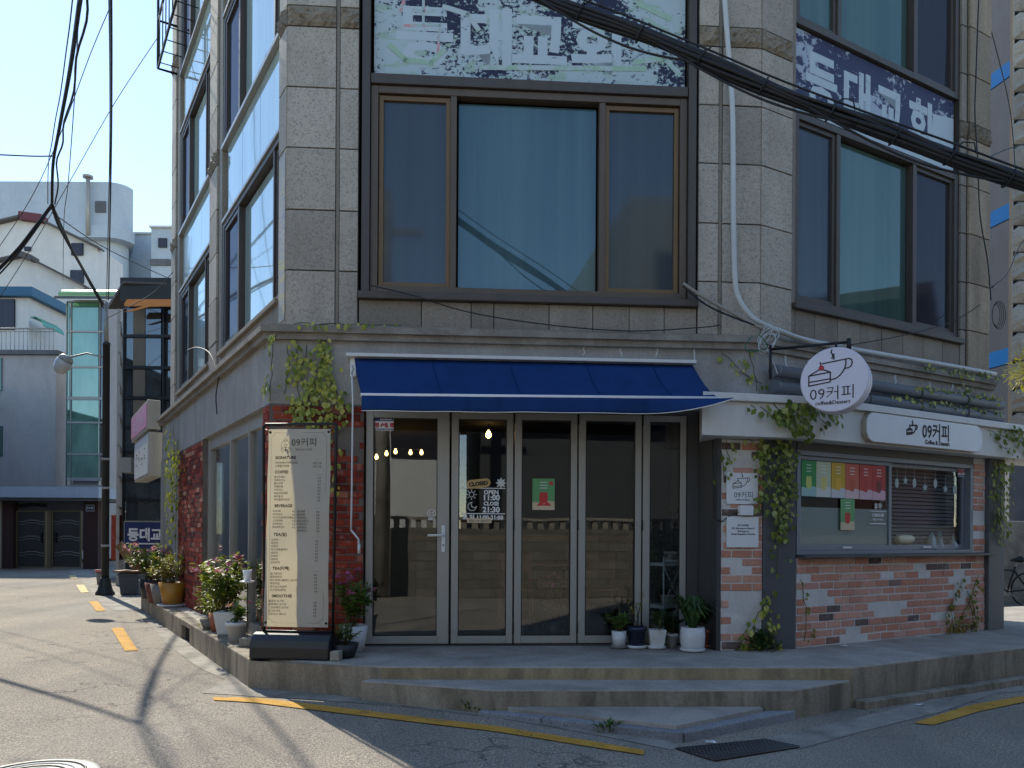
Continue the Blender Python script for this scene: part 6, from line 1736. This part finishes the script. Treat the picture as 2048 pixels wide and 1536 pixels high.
# bins, planks and pots beside the church sign
def tub(label, px, py, w, d, h, mat, name='storage_tub'):
    p = at_z(px, py, .065); o = thing(name, label, 'tub', p)
    c4 = lambda r, z: [p + Vector((a * w * r / 2, b * d * r / 2 + d / 2, z)) for a, b in ((-1, -1), (1, -1), (1, 1), (-1, 1))]
    MB().hexa(c4(.85, 0) + c4(1, h)).build('body', mat, o, bevel=.015); MB().hexa(c4(1.06, h) + c4(1.06, h + .04)).build('rim', mat, o); MB().hexa(c4(.95, h + .042) + c4(.95, h + .06)).build('soil', M['soil'], o)
    return p
M['tub_grey'] = plain('grey_tub', srgb(74, 78, 86), .6, 0, .1)
p = tub('dark grey plastic tub standing beside the lamp post', 256, 1190, .42, .42, .40, M['tub_grey'])
tub('black plastic tub between the grey tub and the flowering bush', 281, 1182, .42, .4, .3, M['pot_black'])
o = MB().box(None, p.x - .3, p.x + .32, p.y - .05, p.y + .42, .54, .57).build('plank', M['wood']); tag(o, 'flat board lying across the grey plastic tub', 'board')
potted('terracotta planter on the board behind the grey tub', Vector((p.x + .28, p.y + .3, .58)), 'square', .15, .2, .25, M['pot_terra'], [('bush', 30, .2, .2, .08, 'lf_dry')])
M['lumber'] = plain('weathered_plank', srgb(142, 112, 76), .8, 0, .2, 10)
def plank(label, a, b, w):
    a, b = Vector(a), Vector(b); d = (b - a).normalized(); s_ = Vector((d.z, 0, -d.x)) * w / 2
    o = MB().extr([a - s_, b - s_, b + s_, a + s_], Vector((0, .05, 0))).build('plank', M['lumber']); tag(o, label, 'plank')
plank('long weathered plank leaning out of the planter by the church sign', W(272, 1136, p.y + .4), W(236, 1088, p.y + .5), .17)
plank('short weathered plank standing in the planter beside the long plank', W(278, 1136, p.y + .45), W(286, 1098, p.y + .5), .14)
o = thing('pink_pot', 'small pot with a pink rim behind the lamp post', 'pot', at_z(203, 1168, .065)); MB().lathe([(.10, 0), (.13, .3), (.11, .3)], o.location, 14).build('pot', M['pot_grey'], o); MB().lathe([(.14, .3), (.15, .36), (.1, .36)], o.location, 14).build('rim', M['petal_rose'], o)
# projecting sign boxes on the neighbouring shop
def sign_box(label, u0, u1, n0, n1, z0, z1, face, body, text=None, dz=0):
    o = thing('sign_box', label, 'sign', L.P((u0 + u1) / 2, n0, z0))
    MB().box(L, u0, u1, n0, n1, z0, z1).build('box', body, o, bevel=.01)
    MB().box(L, u0 + .05, u1 - .05, n1, n1 + .012, z0 + .05, z1 - .05).build('face', face, o)
    if text:      # lettering worn away to a few illegible marks
        m_ = MB(); pq = Pl(L.P((u0 + u1) / 2, n1 + .016, (z0 + z1) / 2), -L.d, (0, 0, 1)); random.seed(text)
        for k in range(4):
            x = (k - 1.5) * .42
            for q in range(3):
                y = random.uniform(-.12, .14); stroke(m_, pq, [(x - .08, y), (x + random.uniform(.02, .1), y + random.uniform(-.03, .03))], .03)
        m_.build('worn_marks', M['ghost_white'] if text == 1 else M['grey_print'], o, fix=False)
M['pink'] = plain('faded_pink', srgb(206, 138, 168), .5, 0, .12, 4)
M['cream_box'] = plain('cream_metal', srgb(176, 170, 156), .6, 0, .1, 4, streak=.3)
ua, ub = 7.38, 9.9
sign_box('faded pink sign box projecting from the shop past the brick wall', ua, ub, .0, .21, 3.17, 3.68, M['pink'], M['cream_box'], 1)
ua, ub = 7.36, 9.5
sign_box('off white sign box hanging below the faded pink sign', ua, ub, -.04, .19, 2.35, 3.12, M['white_panel'], M['cream_box'], 2)
# metal window cage high on the side facade
cg_ = thing('window_cage', 'dark metal window cage jutting from the upper side street facade', 'cage', L.P(6.5, 0, 8.6))
u0, z0 = L.at(408, 100, .1); ua, ub = 3.9, 6.7; zc0, zc1 = 9.1, 10.9; no = .16
fm = MB()
for z in (zc0, zc0 + .8, zc1):
    fm.tube([L.P(ua, Lu, z), L.P(ua, no, z), L.P(ub, no, z), L.P(ub, Lu, z)], .02, 6)
for u in (ua, ub): fm.tube([L.P(u, no, zc0), L.P(u, no, zc1)], .02, 6)
fm.build('frame', M['black'], cg_)
u = ua + .15
while u < ub:
    MB().tube([L.P(u, Lu, zc0), L.P(u, no, zc0)], .010, 4).build('floor_bar', M['black'], cg_)
    MB().tube([L.P(u, no, zc0), L.P(u, no, zc0 + .8)], .010, 4).build('bar', M['black'], cg_); u += .35
# ------------------------------------------------------------------ right edge: neighbour, bicycle, wall
nd = Vector((-.175, .985, 0)).normalized()
NF = Fr((12.2, 11.0), (nd.x, nd.y), -1)
nb_ = thing('neighbour_building', 'slate grey rendered building with bright blue painted bands', 'building', NF.P(6, -1, 0))
MB().box(NF, 6.4, 19, -5, 0, -.1, 18).build('wall', m_concrete('neighbour_shaded_slate', srgb(48, 56, 68), srgb(58, 66, 78), srgb(40, 46, 56), .4, .4, True, .2), nb_)  # slate darkened: the colour stands in for shade on this sunlit wall
M['shaded_blue_band'] = plain('shaded_blue_band', srgb(20, 84, 140), .8, 0, .08, spec=.05)  # blue paint, darkened too so shade sits in the colour
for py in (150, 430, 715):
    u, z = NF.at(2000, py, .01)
    MB().box(NF, 6.42, 19, .0, .012, z - .18, z + .17).build('band', M['shaded_blue_band'], nb_)
q0 = W(2030, 0, 16.9)
st_ = thing('stone_pier', 'rough split stone pier in front of the slate grey neighbour', 'pier', Vector((q0.x + .6, 16.9, 0)))
z = W(0, 860, 16.9).z; random.seed(4)
core = MB().box(None, q0.x + .06, q0.x + 3, 17.0, 17.15, z, 16).build('core', M['joint'], st_)
zz = z
while zz < 15.5:
    hh = random.uniform(.5, .65)
    m_ = MB(); nu, nv = 8, 5
    gr = [[Vector((q0.x + .02 + 1.2 * i / nu, 17.0 - (0 if i in (0, nu) or j in (0, nv) else random.uniform(.05, .16)), zz + .015 + (hh - .03) * j / nv)) for j in range(nv + 1)] for i in range(nu + 1)]
    for i in range(nu):
        for j in range(nv): m_.face([gr[i][j], gr[i + 1][j], gr[i + 1][j + 1], gr[i][j + 1]])
    m_.build('stone_block', M['stone'], core, fix=False); zz += hh
MB().box(None, q0.x + .0, q0.x + 3, 17.0, 17.15, -.1, z - .01).build('pier_base', M['render_slate'], st_)
gw_ = MB().box(None, 9.2, 14, 16.55, 16.8, -.1, 1.72).build('garden_wall', M['apron'], bevel=.02); tag(gw_, 'sunlit concrete garden wall behind the parked bicycle', 'wall')
bs = thing('yellow_shrub', 'yellowish shrub showing above the kiosk roof at the neighbour wall', 'shrub', NF.P(2.8, .8, .0))
bs.location = W(2070, 1200, 15.5); sh = MB(); bc = W(2058, 738, 15.5)
for i in range(700):
    d = Vector((random.gauss(0, 1), random.gauss(0, 1), random.gauss(0, 1))).normalized(); add_leaf(sh, bc + d * random.uniform(.05, .42), d, Vector((0, 0, 1)), random.uniform(.05, .1), .5)
sh.build('foliage', M['lf_dry'], bs, fix=False); MB().tube([bs.location, bc], [.05, .02], 6).build('stem', M['stem'], bs)
# bicycle
BY = 15.9
bk0 = W(2056, 1160, BY); by_ = Vector((bk0.x, BY, -.03)); WR = .34
bike = thing('bicycle', 'dark bicycle leaning by the concrete garden wall beyond the kiosk', 'bicycle', by_)
def bp3(x, z): return by_ + Vector((x, 0, z))
for cx in (0, -1.03):
    w_ = MB(); w_.tube([bp3(cx + WR * math.cos(a), WR + WR * math.sin(a)) for a in [k * PI / 16 for k in range(33)]], .018, 6, False); wo = w_.build('wheel', M['black'], bike)
    sp_ = MB()
    for k in range(12): sp_.tube([bp3(cx, WR), bp3(cx + WR * .97 * math.cos(k * PI / 6), WR + WR * .97 * math.sin(k * PI / 6))], .0025, 3)
    sp_.build('spokes', M['grey_alu'], wo, kind='stuff'); MB().tube([bp3(cx, WR) - Vector((0, .04, 0)), bp3(cx, WR) + Vector((0, .04, 0))], .025, 8).build('hub', M['grey_alu'], wo)
f_ = MB()
for a, b in (((0, .34), (-.43, .29)), ((0, .34), (-.28, .72)), ((-.43, .29), (-.26, .80)), ((-.43, .29), (-.85, .68)), ((-.28, .72), (-.86, .78)), ((-.84, .64), (-.90, .88)), ((-.86, .66), (-1.03, .34))): f_.tube([bp3(*a), bp3(*b)], .018, 6)
f_.build('frame', M['black'], bike)
MB().tube([bp3(-.26, .78), bp3(-.22, .92)], .014, 6).build('seat_post', M['grey_alu'], bike)
MB().tube([bp3(-.09, .95), bp3(-.15, .955), bp3(-.25, .945), bp3(-.36, .935)], [.05, .07, .045, .015], 8).build('saddle', M['black'], bike)
MB().tube([bp3(-.90, .88) + Vector((-.05, -.28, .05)), bp3(-.92, .93) + Vector((0, -.1, 0)), bp3(-.92, .93) + Vector((0, .1, 0)), bp3(-.90, .88) + Vector((-.05, .28, .05))], .014, 6).build('handlebar', M['black'], bike)
MB().lathe([(.09, -.01), (.09, .01)], bp3(-.43, .29), 16, False, Matrix.Rotation(PI / 2, 3, 'X')).build('chainring', M['grey_alu'], bike)
MB().tube([bp3(-.43, .29) + Vector((0, -.06, 0)), bp3(-.30, .18) + Vector((0, -.07, 0)), bp3(-.30, .18) + Vector((0, -.14, 0))], .012, 6).build('crank', M['grey_alu'], bike)

# ------------------------------------------------------------------ across the street (seen reflected in the glass)
t = NT('block_wall')
bt = t.n('TexBrick'); bt.inputs['Scale'].default_value = 1.0; bt.inputs['Brick Width'].default_value = .40; bt.inputs['Row Height'].default_value = .2; bt.inputs['Mortar Size'].default_value = .008
bt.inputs['Color1'].default_value = srgb(132, 128, 118); bt.inputs['Color2'].default_value = srgb(112, 108, 100); bt.inputs['Mortar'].default_value = srgb(80, 74, 66)
mp = t.n('Mapping'); mp.inputs['Rotation'].default_value = (PI / 2, 0, 0); t.l(t.pos(), mp.inputs['Vector']); t.l(mp.outputs[0], bt.inputs['Vector'])
M['block_wall'] = t.done(t.principled(t.mix(t.math('MULTIPLY', t.noise(2, 4), .5), bt.outputs['Color'], srgb(90, 84, 72)), .95, 0, t.bump(bt.outputs['Fac'], -.4, .01)))
bw = thing('block_wall', 'concrete block garden wall across the street with pierced coping', 'wall', (0, -1.6, 0))
MB().box(None, -14, 16, -1.9, -1.7, -.1, 1.5).build('wall', M['block_wall'], bw); MB().box(None, -14, 16, -1.92, -1.68, 1.68, 1.74).build('coping', M['apron'], bw)
pc = MB(); x = -14
while x < 16: pc.box(None, x, x + .12, -1.88, -1.72, 1.5, 1.68); x += .24
pc.build('pierced_course', M['apron'], bw, kind='stuff')
h1 = thing('pale_house', 'pale rendered house across the street behind the block wall', 'house', (-4, -6, 0))
MB().box(None, -4.2, .3, -9, -4.6, -.1, 6.0).build('wall', M['render_white'], h1); MB().box(None, -4.5, .5, -9.2, -4.3, 6.0, 6.25).build('roof', M['roof_grey'], h1)  # pale wall, render whitened so it bounces sunlight onto the shaded facade
for x in (-3.2, -1.4): w_ = MB().box(None, x, x + 1.4, -4.62, -4.55, 3.3, 4.6).build('window', GD, h1)
h2 = thing('apartment_block', 'cream apartment block with rows of windows across the street', 'building', (8, -16, 0))
MB().box(None, 7.5, 26, -26, -14, -.1, 14.5).build('wall', plain('apartment_cream', srgb(150, 152, 142), .8, 0, .06, .5), h2)
for i in range(5):
    for j in range(4): MB().box(None, 8.5 + i * 3.6, 10.5 + i * 3.6, -14.0, -13.93, 1.5 + j * 3.1, 3.1 + j * 3.1).build('window', GD, h2)
h3 = thing('wide_house', 'wide white house across the street beyond the pale house', 'house', (-12, -8, 0))
MB().box(None, -18, -5.5, -12, -5, -.1, 7.5).build('wall', M['render_white'], h3); MB().box(None, -18.3, -5.2, -12.2, -4.7, 7.5, 7.8).build('roof', M['roof_grey'], h3)  # unseen wall set to white to throw fill light onto the facade
for x in (-16, -12.5, -9): MB().box(None, x, x + 1.6, -5.02, -4.95, 4.2, 5.6).build('window', GD, h3)
h4 = thing('charcoal_house', 'charcoal grey house across the street behind the block wall', 'house', (4.5, -6, 0))
MB().box(None, .9, 9, -10, -5.2, -.1, 4.6).build('wall', plain('charcoal_render', srgb(70, 72, 75), .9, 0, .15, 1.5), h4); MB().box(None, .7, 9.2, -10.2, -4.5, 4.6, 4.85).build('roof', M['roof_grey'], h4)
up = thing('utility_pole', 'concrete utility pole across the street beside the block wall', 'utility pole', (-1.5, -1.1, 0))
MB().lathe([(.16, -.05), (.12, 8.5)], (-1.5, -1.2, 0), 14).build('pole', M['apron'], up); MB().box(None, -2.3, -.7, -1.26, -1.14, 7.6, 7.72).build('cross_arm', M['grey_alu'], up)

h5 = thing('dark_house', 'dark brown house on the main street beyond the kiosk corner', 'house', (20, 3, 0))
MB().box(None, 17, 26, -8, 8.5, -.1, 7.5).build('wall', M['dark_brick'], h5); MB().box(None, 16.7, 26.3, -8.3, 8.8, 7.5, 7.8).build('roof', M['roof_grey'], h5)
for y in (-6, -2.5, 1, 4.5):
    for z in (1.2, 4.2): MB().box(None, 16.92, 17.02, y, y + 1.7, z, z + 1.5).build('window', GD, h5)
MB().box(None, 14.2, 14.45, -6, 9, -.1, 1.6).build('front_wall', M['block_wall'], h5)
h6 = thing('lane_house', 'grey house lining the opposite side of the side street', 'house', (-15, 10, 0))
MB().box(None, -21, -12, 3, 16, -.1, 6.4).build('wall', M['render_slate'], h6); MB().box(None, -21.3, -11.7, 2.7, 16.2, 6.4, 6.65).build('roof', M['roof_grey'], h6)
for y in (4.5, 8, 11.5):
    for z in (1.2, 4.0): MB().box(None, -12.02, -11.93, y, y + 1.9, z, z + 1.4).build('window', GD, h6)

h7 = thing('corner_house', 'white house further up the opposite side of the side street', 'house', (-24, 21, 0))
MB().box(None, -32, -20.8, 17.5, 30.3, -.1, 6.8).build('wall', M['render_grey'], h7); MB().box(None, -32.3, -20.7, 17.2, 30.3, 6.8, 7.05).build('roof', M['roof_grey'], h7)
for y in (18.5, 21.5, 24): MB().box(None, -20.82, -20.73, y, y + 1.6, 1.2, 2.6).build('window', GD, h7)
# ------------------------------------------------------------------ overhead cables
def smooth(pts_, k=6):
    out = []
    n_ = len(pts_)
    for i in range(n_ - 1):
        p0, p1, p2, p3 = pts_[max(i - 1, 0)], pts_[i], pts_[i + 1], pts_[min(i + 2, n_ - 1)]
        for j in range(k):
            t_ = j / k
            out.append(.5 * ((2 * p1) + (p2 - p0) * t_ + (2 * p0 - 5 * p1 + 4 * p2 - p3) * t_ ** 2 + (3 * p1 - p0 - 3 * p2 + p3) * t_ ** 3))
    out.append(pts_[-1]); return out
def cable(label, pts_, r, mat='rubber', name='cable', cat='cable'):
    o = MB().tube(smooth([W(*p) for p in pts_], 6), r, 6).build(name, M[mat], fix=False); tag(o, label, cat); return o
# thick bundle across the front
core_pts = [W(900, -90, 5.4), W(1080, -8, 5.3), W(1240, 52, 5.2), W(1400, 118, 5.1), W(1570, 190, 5.0), W(1750, 258, 4.9), W(1900, 312, 4.8), W(2060, 372, 4.7), W(2250, 436, 4.6)]
cb = thing('cable_bundle', 'thick bundle of black cables sagging across the front of the granite facade', 'cables', W(1500, 160, 5.0))
random.seed(3)
sm_ = smooth(core_pts, 8)
for k in range(9):
    a = k * 2 * PI / 9; off = Vector((.0, math.cos(a) * .03, math.sin(a) * .034)) if k else Vector((0, 0, 0))
    ph = random.uniform(0, 6); pts_ = [p + off * (1 + .25 * math.sin(i * .35 + ph)) + Vector((0, 0, .006 * math.sin(i * .5 + ph))) for i, p in enumerate(sm_)]
    MB().tube(pts_, random.uniform(.009, .019), 6).build('cable', M['rubber'], cb, fix=False)
for (i0, i1, sag) in ((8, 24, .10), (20, 38, .07), (34, 54, .09)):
    pts_ = [sm_[i] + Vector((0, -.03, -.04 - sag * math.sin(PI * (i - i0) / (i1 - i0)))) for i in range(i0, i1 + 1)]
    MB().tube(pts_, .008, 5).build('slack_cable', M['rubber'], cb, fix=False)
for i in range(6, len(sm_) - 4, 6):
    c = sm_[i]; d = (sm_[i + 1] - sm_[i]).normalized(); x = d.cross(Vector((0, 1, 0))).normalized()
    MB().tube([c + (x * math.cos(a) + Vector((0, 1, 0)) * math.sin(a)) * .056 for a in [q * PI / 8 for q in range(17)]], .006, 4).build('tie', M['rubber'], cb, fix=False)
    if i % 12 == 0:
        MB().tube([c + x * .05, c + x * .11 + d * .03, c + x * .13 + d * .09, c + x * .07 + d * .13], .005, 4).build('tie_tail', M['rubber'], cb, fix=False)
MB().tube([p + Vector((0, .05, .12)) for p in sm_], .007, 5).build('messenger_wire', M['rubber'], cb, fix=False)
# bundle over the side street
lb = [(172, -60, 5.6), (160, 0, 6.2), (140, 140, 7.6), (118, 260, 9.2), (106, 330, 10.2), (104, 410, 11.2)]
ls = thing('street_bundle', 'thick black cable running overhead along the side street to the forked joint', 'cables', W(104, 410, 11.2))
sm2 = smooth([W(*p) for p in lb], 6)
MB().tube(sm2, .019, 8).build('cable', M['rubber'], ls, fix=False)
MB().tube([p + Vector((.05 + .02 * math.sin(i), .02, .02)) for i, p in enumerate(sm2)], .011, 5).build('cable', M['rubber'], ls, fix=False)
MB().tube([p + Vector((-.06, .0, -.02 * math.sin(i))) for i, p in enumerate(sm2)], .006, 5).build('lashing_wire', M['rubber'], ls, fix=False)
cable('black cable from the forked joint down to the lamp post', [(104, 410, 11.2), (120, 455, 12.2), (150, 510, 13.6), (178, 560, 14.9), (206, 608, 16.2)], .028)
cable('thinner black cable following the forked joint down to the lamp post', [(106, 412, 11.2), (128, 462, 12.2), (156, 522, 13.6), (182, 572, 14.9), (207, 616, 16.2)], .014)
cable('black cable from the forked joint towards the white houses', [(104, 410, 11.2), (70, 455, 11.4), (30, 505, 11.6), (-40, 575, 12)], .026)
cable('thinner black cable beside the one towards the white houses', [(104, 412, 11.2), (70, 462, 11.4), (30, 514, 11.6), (-40, 590, 12)], .012)
cable('pair of straight thin cables dropping to the lamp post, darker one', [(222, -20, 6.5), (223, 150, 8.2), (222, 330, 11), (217, 600, 16.2)], .011)
cable('pair of straight thin cables dropping to the lamp post, lighter one', [(218, -20, 6.6), (220, 150, 8.3), (219, 330, 11), (213, 600, 16.2)], .008, 'grey_print')
cable('thin wire slanting from the window cage down over the white houses', [(320, 68, 14), (230, 205, 14.5), (140, 362, 15), (60, 500, 15.5), (-30, 640, 16)], .007)
cable('thin wire crossing the sky beside the window cage wire', [(222, 10, 12), (180, 110, 13), (120, 270, 14), (60, 400, 15), (-20, 520, 16)], .007)
cable('thin horizontal wire leading to the thick side street cable', [(-30, 308, 11), (60, 312, 10.6), (104, 312, 10.2)], .010)
cable('thin wire from the forked joint to the dark glass block', [(104, 425, 11.5), (200, 490, 14), (290, 535, 17), (345, 560, 18.6)], .009)
cable('fine wire hanging along the thick side street cable', [(158, -10, 7), (150, 180, 9), (136, 370, 12), (128, 440, 14), (126, 560, 20)], .006)
cable('fine wire from the lamp post to the granite corner', [(207, 640, 16.2), (300, 590, 14), (345, 545, 13)], .007)
# wires and conduit on the building
def fcable(label, fr, n_, pts_, r, mat='rubber', name='wire', cat='wire'):
    q = []
    for px, py in pts_:
        u, z = fr.at(px, py, n_); q.append(fr.P(u, n_, z))
    return q
M['conduit'] = plain('white_conduit', srgb(196, 200, 198), .5, 0, .08, 6, streak=.2)
q = fcable('', C, .03, [(1448, -20), (1452, 40), (1464, 200), (1466, 300), (1467, 440), (1470, 560), (1478, 598), (1498, 628), (1520, 645)], .02) 
q2 = fcable('', R, .03, [(1560, 662), (1620, 682), (1750, 706), (1880, 728), (1990, 748)], .02)
o = MB().tube(smooth(q + q2, 6), .026, 8).build('conduit', M['conduit'], fix=False); tag(o, 'white plastic conduit running down the granite pier and along the ledge', 'conduit')
q = fcable('', C, .07, [(1366, 567), (1400, 590), (1450, 618), (1500, 645), (1522, 655)], .02); q2 = fcable('', R, .10, [(1560, 665), (1640, 690), (1700, 694)], .02)
o = MB().tube(smooth(q + q2, 6), .018, 8).build('conduit', plain('grey_rope', srgb(150, 144, 132), .8, 0, .2, 30)); tag(o, 'grey wrapped conduit slanting from the window sill corner to the round sign', 'conduit')
q = fcable('', C, .08, [(1366, 572), (1410, 608), (1460, 632), (1510, 650)], .01)
o = MB().tube(smooth(q, 6), .009, 6).build('wire', M['rubber'], fix=False); tag(o, 'thin dark wire under the grey wrapped conduit at the sill corner', 'wire')
q = fcable('', C, .06, [(738, 570), (830, 592), (940, 625), (1100, 650), (1260, 662), (1400, 655), (1440, 650)], .01)
o = MB().tube(smooth(q, 6), .006, 5).build('wire', M['rubber'], fix=False); tag(o, 'thin black wire sagging below the big brown window across the sill stones', 'wire')
q = fcable('', R, .06, [(1960, 610), (1900, 645), (1800, 672), (1700, 690)], .01)
o = MB().tube(smooth(q, 6), .006, 5).build('wire', M['rubber'], fix=False); tag(o, 'thin black wire slanting across the sill stones above the round sign', 'wire')
q = fcable('', R, .05, [(1958, -20), (1952, 150), (1950, 230), (1956, 330), (1960, 430), (1975, 520), (1982, 600)], .01)
o = MB().tube(smooth(q, 6), .008, 5).build('wire', M['rubber'], fix=False); tag(o, 'black wire running down the rust stained end pilaster', 'wire')
cable('thin wire looping from the end pilaster to the stone pier', [(1960, -10, 10), (1990, 90, 11), (2020, 220, 12.5), (2030, 330, 14)], .008)
cable('black wire from the cable bundle end up to the stone pier', [(1976, 316, 9.8), (2010, 300, 10.5), (2060, 285, 11)], .010)
cable('black wire hanging between the end pilaster and the stone pier', [(1984, 575, 9.8), (2015, 545, 10.5), (2040, 490, 11), (2070, 460, 11.5)], .010)
# coil of spare wire on the end pilaster
o = thing('wire_coil', 'coil of spare black wire hung on the rust stained end pilaster', 'wire', W(1990, 655, 9.85))
for k in range(4):
    c = W(1992, 630, 9.82 - k * .02); MB().tube([c + Vector((.05 * math.cos(a) * (1 + k * .22) + .012 * k, 0, .13 * math.sin(a) * (1 + k * .12))) for a in [j * PI / 10 for j in range(21)]], .004, 5).build('loop', M['rubber'], o, fix=False)
# tangle of pale and green wire by the round sign bracket
M['green_wire'] = plain('green_wire', srgb(40, 104, 74), .5)
o = thing('wire_tangle', 'tangle of pale loops of wire above the round sign bracket', 'wire', W(1540, 700, 7.5)); random.seed(8)
for k in range(5):
    c = W(1540 + random.uniform(-12, 16), 672 + random.uniform(-6, 14), 7.45); a0 = random.uniform(0, 3); rx_, rz_ = random.uniform(.04, .10), random.uniform(.08, .12)
    MB().tube([c + Vector((rx_ * math.cos(a), .01 * k, rz_ * math.sin(a + a0))) for a in [j * PI / 10 for j in range(21)]], .0045, 5).build('loop', M['conduit'], o, fix=False)
MB().tube(smooth([W(1530, 690, 7.45), W(1545, 720, 7.45), W(1555, 748, 7.42)], 5), .005, 5).build('tail', M['conduit'], o, fix=False)
o = MB().tube(smooth([W(1505, 672, 7.46), W(1491, 690, 7.45), W(1498, 703, 7.45), W(1520, 700, 7.45), W(1535, 692, 7.45), W(1518, 668, 7.46)], 6), .006, 5).build('wire', M['green_wire'], fix=False); tag(o, 'loop of green wire beside the pale wire tangle', 'wire')
# loose wire on the side street wall
q = [L.P(*(lambda a: (a[0], .05, a[1]))(L.at(px, py, .05))) for px, py in ((375, 700), (395, 695), (418, 705), (432, 735), (438, 750), (432, 790), (434, 828))]
o = MB().tube(smooth(q, 5), .007, 5).build('wire', M['rubber'], fix=False); tag(o, 'loose wire dangling on the concrete band of the side street wall', 'wire')
# drain grate, manhole, litter
gp = [at_z(1352, 1500, -.03), at_z(1530, 1482, -.03), at_z(1600, 1496, -.03), at_z(1430, 1524, -.03)]
gt = thing('drain_grate', 'steel grid drain cover in the gutter below the granite kerb', 'drain', gp[0] + Vector((0, 0, .004)))
m_ = MB(); m_.prism([p for p in gp], -.026, -.022); m_.build('pit', M['black'], gt)
gm = MB()
for k in range(25):
    t_ = k / 24; a = gp[0].lerp(gp[1], t_); b = gp[3].lerp(gp[2], t_); gm.tube([a + Vector((0, 0, .012)), b + Vector((0, 0, .012))], .005, 4)
for k in range(9):
    t_ = k / 8; a = gp[0].lerp(gp[3], t_); b = gp[1].lerp(gp[2], t_); gm.tube([a + Vector((0, 0, .012)), b + Vector((0, 0, .012))], .005, 4)
gm.build('grid', M['dark_alu'], gt, kind='stuff')
mc = at_z(58, 1560, .06); mh = thing('manhole_cover', 'round pale painted manhole cover with curved ribs in the road', 'manhole', mc)
M['mh_white'] = plain('manhole_paint', srgb(206, 206, 196), .7, 0, .12, 12)
MB().lathe([(.335, .0), (.335, .016), (.31, .022)], mc, 36).build('cover', M['mh_white'], mh)
for k in range(6):
    MB().tube([mc + Vector((( .04 + k * .045) * math.cos(a), (.04 + k * .045) * math.sin(a), .024)) for a in [j * PI / 14 for j in range(29)]], .008, 4).build('rib', M['dark_alu'] if k % 2 else M['mh_white'], mh)
for px, py, lab in ((1423, 1487, 'crumpled white litter lying by the drain grate'), (1840, 1412, 'white paper scrap on the gutter apron'), (1688, 1294, 'flat white paper scrap on the platform by the brick counter')):
    z = PZ if py < 1330 else -.03; p = at_z(px, py, z); m_ = MB()
    for k in range(4): m_.face([p + Vector((random.uniform(-.05, .05), random.uniform(-.03, .03), random.uniform(.006, .02))) for q in range(4)])
    tag(m_.build('litter', M['white_print'], fix=False), lab, 'litter')
